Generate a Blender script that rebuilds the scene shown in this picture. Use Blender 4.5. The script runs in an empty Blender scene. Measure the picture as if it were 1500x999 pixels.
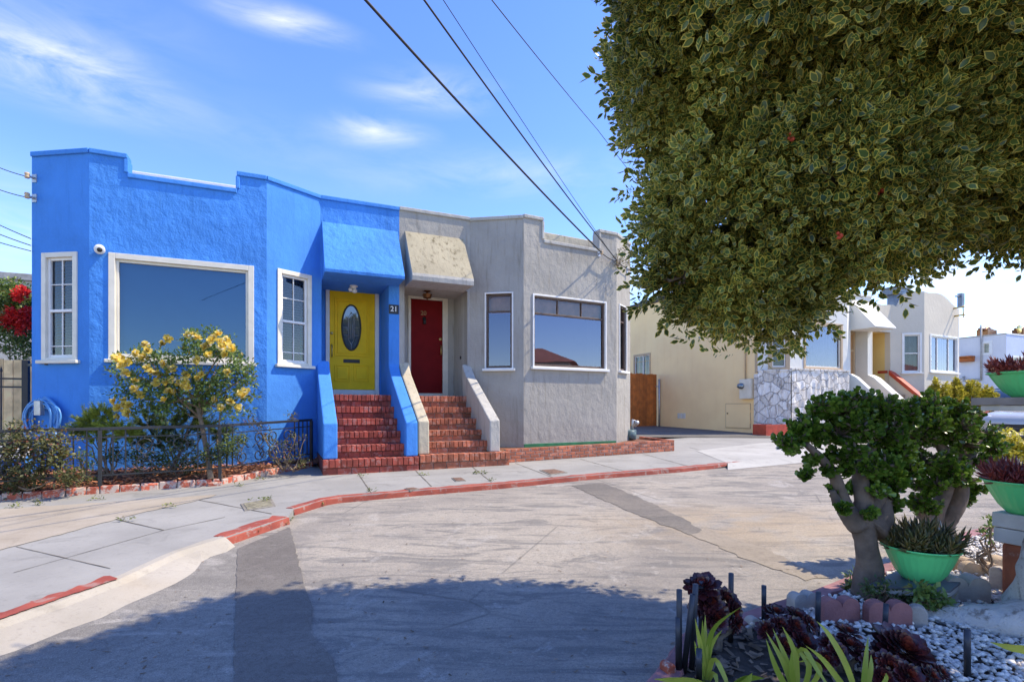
import bpy, math, random
import numpy as np
from mathutils import Vector, Matrix

random.seed(7)
rng = np.random.default_rng(11)
scene = bpy.context.scene
COL = scene.collection

# ------------------------------------------------------------------ camera
F, CX, CY = 770.0, 750.0, 597.0            # focal length and horizon of the photograph, in its pixels
cam_d = bpy.data.cameras.new("camera")
cam_d.sensor_width = 36.0
cam_d.lens = 36.0 * F / 1500.0
cam_d.shift_y = (CY - 499.5) / 1500.0
cam_d.clip_start = 0.05
cam_d.clip_end = 3000
cam = bpy.data.objects.new("camera", cam_d)
cam.location = (0, 0, 0)
cam.rotation_euler = (math.radians(90), 0, 0)
COL.objects.link(cam)
scene.camera = cam

# ------------------------------------------------------------------ light
SUN_AZ, SUN_EL = 7.0, 52.5                  # degrees; azimuth from +X towards +Y
SUN_STRENGTH, SKY_STRENGTH = 4.9, 0.142
a_, e_ = math.radians(SUN_AZ), math.radians(SUN_EL)
SUN = Vector((math.cos(e_) * math.cos(a_), math.cos(e_) * math.sin(a_), math.sin(e_)))
sd = bpy.data.lights.new("sun", 'SUN')
sd.energy = SUN_STRENGTH
sd.angle = math.radians(0.5)
sd.color = (1.0, 0.88, 0.67)
so = bpy.data.objects.new("sun", sd)
so.rotation_euler = (-SUN).to_track_quat('-Z', 'Y').to_euler()
so.location = SUN * 60
COL.objects.link(so)

world = bpy.data.worlds.new("World")
scene.world = world
world.use_nodes = True
wn, wl = world.node_tree.nodes, world.node_tree.links
wn.clear()
w_out = wn.new('ShaderNodeOutputWorld')
w_bg = wn.new('ShaderNodeBackground')
w_bg.inputs['Strength'].default_value = SKY_STRENGTH
sky = wn.new('ShaderNodeTexSky')
sky.sky_type = 'NISHITA'
sky.sun_disc = False
sky.sun_elevation = e_
sky.sun_rotation = math.radians(90 - SUN_AZ)
sky.altitude = 0
sky.air_density = 1.0
sky.dust_density = 0.15
sky.ozone_density = 2.5
hs = wn.new('ShaderNodeHueSaturation')
hs.inputs['Hue'].default_value = 0.517
hs.inputs['Saturation'].default_value = 1.22
hs.inputs['Value'].default_value = 1.85
wl.new(sky.outputs[0], hs.inputs['Color'])
geo = wn.new('ShaderNodeTexCoord')
def wmath(op, a, b=None, clamp=False):
    n = wn.new('ShaderNodeMath'); n.operation = op; n.use_clamp = clamp
    for i, v in enumerate((a, b)):
        if v is None: continue
        if isinstance(v, (int, float)): n.inputs[i].default_value = v
        else: wl.new(v, n.inputs[i])
    return n.outputs[0]
def wisp(px, py, w, h, amount, seed):
    """a thin cloud round the sky direction seen at that place of the photograph"""
    d = Vector(((px - CX) / F, 1.0, (CY - py) / F)); d.normalize()
    right = d.cross(Vector((0, 0, 1))).normalized(); up = right.cross(d).normalized()
    def dot(v, k):
        n = wn.new('ShaderNodeVectorMath'); n.operation = 'DOT_PRODUCT'
        wl.new(geo.outputs['Generated'], n.inputs[0]); n.inputs[1].default_value = v * k
        return n.outputs['Value']
    a = dot(right, 1 / w); b = dot(up, 1 / h); f = dot(d, 1.0)
    r = wmath('SQRT', wmath('ADD', wmath('POWER', wmath('ABSOLUTE', a), 2), wmath('POWER', wmath('ABSOLUTE', b), 2)))
    fall = wmath('SUBTRACT', 1.0, r, True)
    mp = wn.new('ShaderNodeMapping')
    wl.new(geo.outputs['Generated'], mp.inputs[0])
    mp.inputs['Location'].default_value = (seed, seed * .7, seed * 1.3)
    mp.inputs['Rotation'].default_value = (0, 0.22, 0)
    mp.inputs['Scale'].default_value = (4.2, 4.2, 15.0)
    nz = wn.new('ShaderNodeTexNoise')
    nz.inputs['Scale'].default_value = 1.5; nz.inputs['Detail'].default_value = 12
    nz.inputs['Roughness'].default_value = .60; nz.inputs['Distortion'].default_value = .55
    wl.new(mp.outputs[0], nz.inputs['Vector'])
    s = wmath('MULTIPLY', wmath('SUBTRACT', nz.outputs['Fac'], 0.34, True), 3.4)
    fwd = wmath('GREATER_THAN', f, 0.0)
    return wmath('MULTIPLY', wmath('MULTIPLY', wmath('MULTIPLY', s, wmath('POWER', fall, 1.6)), amount, True), fwd)
cl = None
for args in ((55, 85, .22, .075, .95, 3.1), (412, 30, .15, .032, .75, 8.4), (632, 134, .16, .045, .65, 12.7), (548, 192, .13, .038, .7, 5.5),
             (1430, 405, .30, .042, .85, 21.3), (955, 410, .15, .06, .8, 30.2), (720, 255, .45, .06, .28, 17.7), (330, 190, .4, .06, .14, 61.0), (100, 10, .30, .09, .12, 40.1),
             (1330, 418, .16, .03, .7, 26.3), (20, 330, .3, .12, .35, 50.1)):
    c = wisp(*args)
    cl = c if cl is None else wmath('ADD', cl, c, True)
wmix = wn.new('ShaderNodeMix'); wmix.data_type = 'RGBA'
wl.new(cl, wmix.inputs[0])
wl.new(hs.outputs[0], wmix.inputs[6])
wmix.inputs[7].default_value = (6.0, 6.15, 6.4, 1)
wl.new(wmix.outputs[2], w_bg.inputs['Color'])
wl.new(w_bg.outputs[0], w_out.inputs['Surface'])

scene.view_settings.view_transform = 'Standard'
scene.view_settings.look = 'None'
scene.view_settings.exposure = 0.50
scene.view_settings.gamma = 1.0
scene.view_settings.use_curve_mapping = False
scene.render.engine = 'CYCLES'
scene.cycles.max_bounces = 8
scene.cycles.transparent_max_bounces = 12

# ------------------------------------------------------------------ helpers
def at(px, py, Y):
    return Vector(((px - CX) / F * Y, Y, (CY - py) / F * Y))
C0, CR = -1.215, -1.285                     # pavement and street levels below the lens
GX, GY, YMAX = -0.000712, 0.0215, 34.0
def ground(X, Y, off=0.0, c=C0):
    return c + off + GX * X + GY * min(Y, YMAX)
def on_ground(px, py, off=0.0, c=C0):
    dx, dz = (px - CX) / F, (CY - py) / F
    Y = (c + off) / (dz - GX * dx - GY)
    return Vector((dx * Y, Y, dz * Y))
def on_road(px, py, off=0.0):
    return on_ground(px, py, off, CR)

ORG = {}
def tag(o, label=None, cat=None, group=None, kind=None):
    if label: o['label'] = label
    if cat: o['category'] = cat
    if group: o['group'] = group
    if kind: o['kind'] = kind
    return o
def thing(name, label, cat, loc, group=None, rz=0.0):
    o = bpy.data.objects.new(name, None)
    o.empty_display_size = .2
    o.location = loc
    o.rotation_euler = (0, 0, rz)
    COL.objects.link(o)
    ORG[o.name] = Vector(loc)
    return tag(o, label, cat, group)
def copy_tree(o, parent=None):
    c = o.copy(); COL.objects.link(c)
    if parent: c.parent = parent
    for ch in list(o.children): copy_tree(ch, c)
    return c

class FR:
    """a vertical frame: w along the wall, t outwards, z up"""
    def __init__(s, A, B, z=0.0):
        s.O = Vector((A[0], A[1], z)); d = Vector((B[0] - A[0], B[1] - A[1], 0))
        s.L = d.length; s.e = d.normalized(); s.n = Vector((s.e.y, -s.e.x, 0))
    def P(s, w, t, z):
        return s.O + s.e * w + s.n * t + Vector((0, 0, z))
    def px(s, x, y, t=0.0):
        r = Vector(((x - CX) / F, 1, (CY - y) / F))
        o = s.O + s.n * t
        k = o.dot(s.n) / Vector((r.x, r.y, 0)).dot(s.n)
        p = r * k
        return (p - o).dot(s.e), p.z - s.O.z
    def sub(s, w, t, z, ang=0.0):
        """frame at a point of this one"""
        f = FR((0, 0), (1, 0)); f.O = s.P(w, t, z)
        f.e = Matrix.Rotation(ang, 3, 'Z') @ s.e; f.n = Vector((f.e.y, -f.e.x, 0)); f.L = 1
        return f

class MB:
    def __init__(s):
        s.v, s.f, s.m, s.r, s.s = [], [], [], [], []
    def add(s, vs, fs, mi=0, rnd=None, smooth=False):
        b = len(s.v)
        s.v.extend([tuple(v) for v in vs])
        r = random.random() if rnd is None else rnd
        for f in fs:
            s.f.append(tuple(i + b for i in f)); s.m.append(mi); s.r.append(r); s.s.append(smooth)
        return s
    def quad(s, a, b, c, d, mi=0, rnd=None):
        return s.add([a, b, c, d], [(0, 1, 2, 3)], mi, rnd)
    def poly(s, pts, mi=0, rnd=None):
        return s.add(pts, [tuple(range(len(pts)))], mi, rnd)
    def hexa(s, p, mi=0, rnd=None):
        return s.add(p, [(3, 2, 1, 0), (4, 5, 6, 7), (0, 1, 5, 4), (1, 2, 6, 5), (2, 3, 7, 6), (3, 0, 4, 7)], mi, rnd)
    def box(s, c, d, rot=None, mi=0, rnd=None, jit=0.0):
        c = Vector(c); h = Vector(d) / 2; p = []
        for z in (-1, 1):
            for x, y in ((-1, -1), (1, -1), (1, 1), (-1, 1)):
                q = Vector((x * h.x, y * h.y, z * h.z))
                if jit: q += Vector((random.uniform(-jit, jit), random.uniform(-jit, jit), random.uniform(-jit, jit)))
                if rot is not None: q = rot @ q
                p.append(c + q)
        return s.hexa(p, mi, rnd)
    def fbox(s, fr, w0, w1, t0, t1, z0, z1, mi=0, rnd=None, jit=0.0):
        p = []
        for z in (z0, z1):
            for w, t in ((w0, t0), (w1, t0), (w1, t1), (w0, t1)):
                j = [random.uniform(-jit, jit) for _ in range(3)] if jit else (0, 0, 0)
                p.append(fr.P(w + j[0], t + j[1], z + j[2]))
        # outward normal of the frame is right-handed only with reversed winding
        return s.hexa([p[3], p[2], p[1], p[0], p[7], p[6], p[5], p[4]], mi, rnd)
    def prism(s, pts, vec, mi=0, rnd=None):
        n = len(pts); vec = Vector(vec)
        vs = [Vector(p) for p in pts] + [Vector(p) + vec for p in pts]
        nrm = Vector((0, 0, 0))
        for i in range(n):
            a, b = vs[i], vs[(i + 1) % n]
            nrm += a.cross(b)
        fs = [tuple(reversed(range(n))), tuple(range(n, 2 * n))] + [(i, (i + 1) % n, n + (i + 1) % n, n + i) for i in range(n)]
        if nrm.dot(vec) < 0: fs = [tuple(reversed(f)) for f in fs]
        return s.add(vs, fs, mi, rnd)
    def tube(s, pts, rad, n=8, mi=0, rnd=None, smooth=True, cap=True):
        pts = [Vector(p) for p in pts]
        if not hasattr(rad, '__len__'): rad = [rad] * len(pts)
        vs, fs = [], []
        prev = None
        for i, p in enumerate(pts):
            d = (pts[min(i + 1, len(pts) - 1)] - pts[max(i - 1, 0)])
            if d.length < 1e-9: d = Vector((0, 0, 1))
            d.normalize()
            if prev is None:
                u = d.cross(Vector((0, 0, 1)))
                if u.length < .05: u = d.cross(Vector((1, 0, 0)))
            else:
                u = prev - d * prev.dot(d)
            u.normalize(); prev = u; w = d.cross(u)
            for k in range(n):
                a = 2 * math.pi * k / n
                vs.append(p + (u * math.cos(a) + w * math.sin(a)) * rad[i])
        for i in range(len(pts) - 1):
            for k in range(n):
                fs.append((i * n + k, i * n + (k + 1) % n, (i + 1) * n + (k + 1) % n, (i + 1) * n + k))
        if cap:
            fs.append(tuple(reversed(range(n)))); fs.append(tuple(range((len(pts) - 1) * n, len(pts) * n)))
        return s.add(vs, fs, mi, rnd, smooth)
    def lathe(s, c, prof, n=32, mi=0, rnd=None, flute=None, smooth=True, axis=None, scale=(1, 1)):
        c = Vector(c); vs, fs = [], []
        A = Matrix.Identity(3)
        if axis is not None: A = Vector((0, 0, 1)).rotation_difference(Vector(axis)).to_matrix()
        for i, (r, z) in enumerate(prof):
            for k in range(n):
                a = 2 * math.pi * k / n
                rr = r * (1 + (flute(a, i) if flute else 0))
                vs.append(c + A @ Vector((rr * math.cos(a) * scale[0], rr * math.sin(a) * scale[1], z)))
        for i in range(len(prof) - 1):
            for k in range(n):
                fs.append((i * n + k, i * n + (k + 1) % n, (i + 1) * n + (k + 1) % n, (i + 1) * n + k))
        return s.add(vs, fs, mi, rnd, smooth)
    def build(s, name, mats, parent=None, bevel=0.0, org=None, seg=2):
        o0 = ORG.get(parent.name, Vector((0, 0, 0))) if parent is not None else (Vector(org) if org is not None else Vector((0, 0, 0)))
        me = bpy.data.meshes.new(name)
        me.from_pydata([(x - o0.x, y - o0.y, z - o0.z) for x, y, z in s.v], [], s.f)
        if not isinstance(mats, (list, tuple)): mats = [mats]
        for m in mats: me.materials.append(m)
        me.polygons.foreach_set('material_index', s.m)
        me.polygons.foreach_set('use_smooth', s.s)
        at_ = me.attributes.new('rnd', 'FLOAT', 'FACE'); at_.data.foreach_set('value', s.r)
        me.update()
        o = bpy.data.objects.new(name, me)
        COL.objects.link(o)
        if parent is not None:
            o.parent = parent; ORG[o.name] = o0
        else:
            o.location = o0; ORG[o.name] = o0
        if bevel:
            md = o.modifiers.new('bevel', 'BEVEL'); md.width = bevel; md.segments = seg; md.limit_method = 'ANGLE'; md.angle_limit = math.radians(35)
        return o

# ------------------------------------------------------------------ materials
def new_mat(name):
    m = bpy.data.materials.new(name); m.use_nodes = True
    nt = m.node_tree; nt.nodes.clear()
    out = nt.nodes.new('ShaderNodeOutputMaterial'); b = nt.nodes.new('ShaderNodeBsdfPrincipled')
    nt.links.new(b.outputs[0], out.inputs['Surface'])
    return m, nt, b
class N:
    """small node-building helper"""
    def __init__(s, nt): s.nt = nt
    def n(s, t, **kw):
        x = s.nt.nodes.new(t)
        for k, v in kw.items(): setattr(x, k, v)
        return x
    def set(s, sock, v):
        if isinstance(v, bpy.types.NodeSocket): s.nt.links.new(v, sock)
        else: sock.default_value = v
    def co(s, scale=(1, 1, 1), rot=(0, 0, 0), loc=(0, 0, 0), world=False):
        if world:
            c = s.n('ShaderNodeNewGeometry').outputs['Position']
        else:
            c = s.n('ShaderNodeTexCoord').outputs['Object']
        m = s.n('ShaderNodeMapping'); s.set(m.inputs[0], c)
        m.inputs['Scale'].default_value = scale; m.inputs['Rotation'].default_value = rot; m.inputs['Location'].default_value = loc
        return m.outputs[0]
    def noise(s, co, scale, detail=5, rough=.55, dist=0.0):
        x = s.n('ShaderNodeTexNoise'); s.set(x.inputs['Vector'], co)
        x.inputs['Scale'].default_value = scale; x.inputs['Detail'].default_value = detail; x.inputs['Roughness'].default_value = rough; x.inputs['Distortion'].default_value = dist
        return x.outputs['Fac']
    def vor(s, co, scale, feature='F1', rnd=1.0):
        x = s.n('ShaderNodeTexVoronoi', feature=feature); s.set(x.inputs['Vector'], co); x.inputs['Scale'].default_value = scale
        x.inputs['Randomness'].default_value = rnd
        return x.outputs['Distance']
    def ramp(s, f, lo, hi, smooth=True):
        x = s.n('ShaderNodeMapRange'); s.set(x.inputs['Value'], f); x.inputs['From Min'].default_value = lo; x.inputs['From Max'].default_value = hi
        if smooth: x.interpolation_type = 'SMOOTHSTEP'
        return x.outputs['Result']
    def mix(s, f, a, b, mode='MIX'):
        x = s.n('ShaderNodeMix', data_type='RGBA', blend_type=mode)
        s.set(x.inputs[0], f); s.set(x.inputs[6], a if not isinstance(a, tuple) else (*a[:3], 1)); s.set(x.inputs[7], b if not isinstance(b, tuple) else (*b[:3], 1))
        return x.outputs[2]
    def math(s, op, a, b=0.0, clamp=False):
        x = s.n('ShaderNodeMath', operation=op); x.use_clamp = clamp; s.set(x.inputs[0], a); s.set(x.inputs[1], b)
        return x.outputs[0]
    def rnd(s):
        return s.n('ShaderNodeAttribute', attribute_name='rnd').outputs['Fac']
    def bump(s, h, strength=.4, dist=.01, prev=None):
        x = s.n('ShaderNodeBump'); s.set(x.inputs['Height'], h); x.inputs['Strength'].default_value = strength; x.inputs['Distance'].default_value = dist
        if prev is not None: s.set(x.inputs['Normal'], prev)
        return x.outputs[0]
def mul(c, k): return tuple(min(1, x * k) for x in c[:3])

def plain(name, col, rough=.6, metal=0.0, var=.18, scale=6, rnd=.0, bump=0.0, bscale=80, spec=.5, col2=None):
    m, nt, b = new_mat(name); g = N(nt); co = g.co()
    c = g.mix(g.ramp(g.noise(co, scale), .3, .7), mul(col, 1 - var), mul(col, 1 + var))
    if col2 is not None:
        c = g.mix(g.rnd(), c, col2)
    if rnd:
        k = g.math('ADD', g.math('MULTIPLY', g.rnd(), 2 * rnd), 1 - rnd)
        h = g.n('ShaderNodeHueSaturation'); g.set(h.inputs['Color'], c); g.set(h.inputs['Value'], k); c = h.outputs[0]
    g.set(b.inputs['Base Color'], c)
    b.inputs['Roughness'].default_value = rough; b.inputs['Metallic'].default_value = metal
    b.inputs['Specular IOR Level'].default_value = spec
    if bump: g.set(b.inputs['Normal'], g.bump(g.noise(co, bscale, 6, .6), bump, .01))
    return m

def stucco(name, col, fine=45, rough_amt=.5, dirt=None, var=.10, dirt_amt=.5, big=.6):
    m, nt, b = new_mat(name); g = N(nt); co = g.co()
    c = g.mix(g.ramp(g.noise(co, 1.3, 6), .25, .75), mul(col, 1 - var), mul(col, 1 + var))
    c = g.mix(g.math('MULTIPLY', g.ramp(g.noise(co, 30, 4), .35, .75), .25), c, mul(col, 1.15))
    if dirt:
        st = g.co(scale=(5.0, 5.0, .45))
        f = g.math('MULTIPLY', g.ramp(g.noise(st, 2.4, 8, .65), .5, .78), dirt_amt)
        c = g.mix(f, c, dirt)
    g.set(b.inputs['Base Color'], c)
    b.inputs['Roughness'].default_value = .85; b.inputs['Specular IOR Level'].default_value = .25
    n1 = g.bump(g.noise(g.co(scale=(1, 1, .7)), 8.5, 3, .5, .15), big, .03)
    n2 = g.bump(g.noise(co, fine, 6, .65), rough_amt, .012, n1)
    g.set(b.inputs['Normal'], n2)
    return m

def glass(name, tint=(.02, .025, .03), refl=.5, trans=False, gcol=(.95, .97, 1)):
    """window pane: clear coat over a see-through or dark body"""
    m, nt, b = new_mat(name); g = N(nt)
    nt.nodes.remove(b)
    out = [n for n in nt.nodes if n.type == 'OUTPUT_MATERIAL'][0]
    gl = g.n('ShaderNodeBsdfGlossy'); gl.inputs['Roughness'].default_value = .012; gl.inputs['Color'].default_value = (*gcol, 1)
    co = g.co()
    g.set(gl.inputs['Normal'], g.bump(g.noise(co, 1.1, 2), .02, .04))
    if trans:
        d = g.n('ShaderNodeBsdfTransparent'); d.inputs['Color'].default_value = (.80, .85, .86, 1)
    else:
        d = g.n('ShaderNodeBsdfDiffuse'); d.inputs['Color'].default_value = (*tint, 1)
    fr = g.n('ShaderNodeFresnel'); fr.inputs['IOR'].default_value = 1.5
    k = g.math('ADD', g.math('MULTIPLY', fr.outputs[0], 1.0), refl, True)
    mx = g.n('ShaderNodeMixShader'); g.set(mx.inputs[0], k)
    nt.links.new(d.outputs[0], mx.inputs[1]); nt.links.new(gl.outputs[0], mx.inputs[2]); nt.links.new(mx.outputs[0], out.inputs['Surface'])
    return m

def brickmat(name, col, wear=(.55, .50, .46), amt=.35, rough=.75, thr=.56):
    m, nt, b = new_mat(name); g = N(nt); co = g.co()
    k = g.math('ADD', g.math('MULTIPLY', g.rnd(), .7), .65)
    h = g.n('ShaderNodeHueSaturation'); g.set(h.inputs['Color'], g.mix(g.ramp(g.noise(co, 9), .3, .7), mul(col, .75), mul(col, 1.2))); g.set(h.inputs['Value'], k)
    w = g.math('MULTIPLY', g.ramp(g.math('ADD', g.noise(co, 11, 7, .7), g.math('MULTIPLY', g.rnd(), .08)), thr, thr + .1), amt)
    c = g.mix(w, h.outputs[0], wear)
    c = g.mix(g.math('MULTIPLY', g.ramp(g.noise(co, 5, 6, .6, 1), .56, .72), .55), c, mul(col, .32))
    g.set(b.inputs['Base Color'], c); b.inputs['Roughness'].default_value = rough
    g.set(b.inputs['Normal'], g.bump(g.noise(co, 60, 6), .5, .006))
    return m

M = {}
M['blue'] = stucco('blue_stucco', (.065, .245, .65), 38, .75, (.04, .16, .44), .14, .6, big=.9)
M['blue_smooth'] = stucco('blue_smooth_stucco', (.065, .245, .65), 60, .4, (.042, .17, .46), .12, .55, big=.35)
M['grey'] = stucco('grey_stucco', (.355, .33, .29), 42, .55, (.20, .175, .13), .12, .65, big=.6)
M['grey_awning'] = stucco('stained_grey_stucco', (.36, .315, .22), 50, .6, (.085, .065, .028), .16, 1.0, big=.4)
M['grey_stain'] = stucco('lichen_stucco', (.48, .42, .31), 50, .5, (.22, .17, .09), .12, .7)
M['grey_light'] = stucco('pale_coping', (.42, .40, .36), 55, .5, (.15, .13, .10), .1, .7)
M['cream'] = plain('cream_boards', (.98, .69, .345), .7, var=.05, scale=1.2, bump=.08, bscale=30)
M['beige'] = stucco('beige_stucco', (.60, .54, .44), 50, .3, None, .05, big=.3)
M['beige_white'] = stucco('white_stucco', (.68, .66, .60), 50, .3, None, .05, big=.3)
M['yellow_wall'] = stucco('yellow_wall', (.75, .54, .20), 50, .3, None, .04, big=.2)
M['palewhite'] = stucco('pale_white_wall', (.66, .65, .66), 50, .3, (.5, .47, .44), .05, .3, big=.2)
M['paleblue'] = stucco('pale_lavender_wall', (.50, .56, .72), 50, .3, None, .05, big=.2)
M['white'] = plain('white_paint', (.74, .72, .68), .45, var=.05, bump=.05, bscale=30)
M['offwhite'] = plain('cream_paint', (.72, .66, .54), .5, var=.06, bump=.05, bscale=30)
M['tan'] = plain('tan_paint', (.50, .36, .22), .55, var=.06)
M['tan_door'] = plain('tan_door_paint', (.50, .29, .14), .55, var=.06)
M['yellow'] = plain('yellow_paint', (.88, .55, .006), .5, spec=.25, var=.05, bump=.05, bscale=25)
M['reddoor'] = plain('dark_red_paint', (.175, .006, .007), .6, spec=.12, var=.08, bump=.05, bscale=25)
M['black'] = plain('black_paint', (.018, .018, .02), .45)
M['iron'] = plain('wrought_iron', (.022, .022, .024), .5, bump=.2, bscale=120)
M['dark'] = plain('dark_interior', (.015, .016, .02), .9)
M['bronze'] = plain('old_bronze', (.22, .10, .045), .35, metal=.9)
M['brass'] = plain('brass', (.55, .42, .16), .3, metal=.9)
M['zinc'] = plain('galvanised_metal', (.45, .46, .47), .45, metal=.7)
M['sash_brown'] = plain('brown_sash', (.10, .06, .04), .5)
M['blind_brown'] = plain('brown_roller_blind', (.52, .26, .15), .8)
M['blind_grey'] = plain('grey_blind', (.06, .06, .075), .7, var=.05)
M['curtain'] = plain('pale_curtain', (.20, .22, .25), .9, var=.1)
M['sky_blue_backing'] = plain('sky_reflection_backing', (.028, .115, .235), .9, var=.04)  # blue of the reflected sky, painted on the panel behind the picture window
M['glass_clear'] = glass('clear_glass', refl=.03, trans=True)
M['glass_dark'] = glass('dark_glass', (.012, .015, .02), .22)
M['glass_mirror'] = glass('mirror_glass', (.02, .03, .05), .12, True, (.40, .58, .82))
M['glass_sky'] = glass('sky_glass', (.02, .03, .05), .13, True, (.72, .76, 1.0))
M['leaded'] = glass('leaded_glass', (.05, .08, .12), .12)
M['brick_red'] = brickmat('red_painted_brick', (.33, .058, .034), (.42, .30, .26), .4)
M['brick_orange'] = brickmat('orange_brick', (.36, .105, .05), (.50, .38, .32), .35)
M['brick_edge'] = brickmat('worn_edging_brick', (.42, .09, .045), (.50, .45, .38), .8, thr=.5)
M['mortar'] = plain('mortar', (.30, .23, .20), .9, var=.25, scale=30)
M['mortar_red'] = plain('red_mortar', (.20, .07, .055), .9, var=.35, scale=25)
M['roofing'] = plain('roofing_felt', (.30, .29, .28), .9, var=.2)
M['roof_dark'] = plain('dark_roof_edge', (.05, .05, .055), .8)
M['green_paint'] = plain('green_base_paint', (.02, .16, .06), .6, var=.2)
M['redwood'] = plain('stained_redwood', (.46, .125, .018), .65, var=.22, scale=5, rnd=.15, bump=.2, bscale=60)
M['fencewood'] = plain('weathered_fence_wood', (.85, .56, .27), .8, var=.25, scale=5, rnd=.18, bump=.3, bscale=50)
M['redtrim'] = plain('red_trim_paint', (.42, .05, .02), .5)
M['hose'] = plain('blue_hose', (.10, .30, .60), .35, var=.1)
M['gasgrey'] = plain('grey_green_meter', (.10, .15, .15), .45)
M['tyre'] = plain('tyre_rubber', (.02, .02, .022), .8)
M['rim'] = plain('alloy_rim', (.5, .5, .52), .35, metal=.8)
M['carwhite'] = plain('white_car_paint', (.72, .73, .75), .2, var=.02)
M['carsilver'] = plain('silver_car_paint', (.50, .49, .46), .22, metal=.3, var=.02)
M['carglass'] = glass('car_glass', (.01, .012, .015), .15)
M['lens'] = plain('lamp_lens', (.6, .62, .65), .1, var=.02)
M['wire'] = plain('cable_sheath', (.018, .018, .02), .6)
M['vent'] = plain('roof_vent_metal', (.16, .19, .24), .45, metal=.4)
M['pipe'] = plain('painted_conduit', (.38, .36, .33), .6)

# ------------------------------------------------------------------ ground materials
def asphalt_mat():
    m, nt, b = new_mat('worn_concrete_street'); g = N(nt); co = g.co(world=True)
    big = g.noise(co, .42, 7, .62, .9); mid = g.noise(co, 2.2, 8, .66, 1.2); fine = g.noise(co, 60, 6, .72); grit = g.noise(co, 210, 4, .75)
    st = g.co(scale=(.45, 1.9, 1), rot=(0, 0, .35), world=True)
    streak = g.noise(st, 2.1, 9, .68, 1.6)
    c = g.mix(g.ramp(big, .36, .62), (.27, .24, .205), (.40, .352, .285))
    c = g.mix(g.math('MULTIPLY', g.ramp(streak, .48, .60), .78), c, (.155, .146, .135))
    c = g.mix(g.math('MULTIPLY', g.ramp(mid, .55, .66), .6), c, (.43, .395, .345))
    c = g.mix(g.math('MULTIPLY', g.ramp(g.noise(g.co(loc=(7, 3, 0), world=True), 1.4, 9, .7, .8), .60, .66), .5), c, (.50, .465, .415))
    md2 = g.noise(g.co(loc=(1, 4, 0), world=True), 22, 9, .78, .3)
    c = g.mix(g.math('MULTIPLY', g.ramp(md2, .46, .62), .34), c, (.175, .163, .15))
    c = g.mix(g.math('MULTIPLY', g.ramp(g.noise(g.co(loc=(8, 1, 0), world=True), 26, 9, .78, .3), .54, .66), .40), c, (.45, .415, .37))
    # sandy stain that has washed across the far lane
    tn = g.n('ShaderNodeVectorMath', operation='DISTANCE'); g.set(tn.inputs[0], g.co(scale=(.55, 1, 1), world=True)); tn.inputs[1].default_value = (1.40, 5.25, -1.17)
    sand = g.math('MULTIPLY', g.math('SUBTRACT', 1.0, g.ramp(tn.outputs['Value'], .2, 1.5)), g.ramp(g.noise(co, 1.5, 6, .62, .7), .36, .58))
    c = g.mix(g.math('MULTIPLY', sand, .6), c, (.42, .32, .20))
    c = g.mix(g.math('MULTIPLY', g.ramp(fine, .47, .66), .5), c, (.13, .125, .12))
    c = g.mix(g.math('MULTIPLY', g.ramp(grit, .50, .64), .6), c, (.105, .10, .096))
    c = g.mix(g.math('MULTIPLY', g.ramp(g.noise(g.co(loc=(3, 9, 0), world=True), 190, 3, .7), .58, .68), .55), c, (.52, .48, .43))
    v = g.n('ShaderNodeTexVoronoi', feature='DISTANCE_TO_EDGE'); g.set(v.inputs['Vector'], g.mix(.12, co, g.n('ShaderNodeTexNoise').outputs['Color'], 'ADD')); v.inputs['Scale'].default_value = .32
    crack = g.math('MULTIPLY', g.math('SUBTRACT', 1.0, g.ramp(v.outputs['Distance'], .0, .005)), g.ramp(g.noise(co, .8, 3), .46, .56))
    c = g.mix(g.math('MULTIPLY', crack, .5), c, (.09, .085, .08))
    # little spots
    s = g.vor(co, 2.6); c = g.mix(g.math('SUBTRACT', 1.0, g.ramp(s, .014, .024)), c, (.07, .065, .06))
    g.set(b.inputs['Base Color'], c); b.inputs['Roughness'].default_value = .92; b.inputs['Specular IOR Level'].default_value = .2
    n1 = g.bump(g.noise(co, 140, 4, .7), .6, .008)
    g.set(b.inputs['Normal'], g.bump(mid, .25, .02, n1))
    return m
def patch_mat(name, c1, c2, c3, grit=.5, edge=None):
    m, nt, b = new_mat(name); g = N(nt); co = g.co(world=True)
    st = g.co(scale=(.6, 1.5, 1), rot=(0, 0, .5), world=True)
    c = g.mix(g.ramp(g.noise(co, 1.3, 6, .6, .6), .35, .65), c1, c2)
    c = g.mix(g.math('MULTIPLY', g.ramp(g.noise(st, 2.6, 7, .65, 1.5), .52, .68), .75), c, c3)
    c = g.mix(g.math('MULTIPLY', g.ramp(g.noise(co, 24, 9, .78), .46, .62), .45), c, mul(c1, .62))
    c = g.mix(g.math('MULTIPLY', g.ramp(g.noise(co, 170, 4, .72), .47, .62), grit), c, mul(c1, .42))
    c = g.mix(g.math('MULTIPLY', g.ramp(g.noise(g.co(loc=(5, 2, 0), world=True), 150, 3, .7), .58, .68), grit), c, mul(c3, 1.25))
    g.set(b.inputs['Base Color'], c); b.inputs['Roughness'].default_value = .92; b.inputs['Specular IOR Level'].default_value = .2
    g.set(b.inputs['Normal'], g.bump(g.noise(co, 150, 4, .7), .6, .008))
    return m
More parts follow.
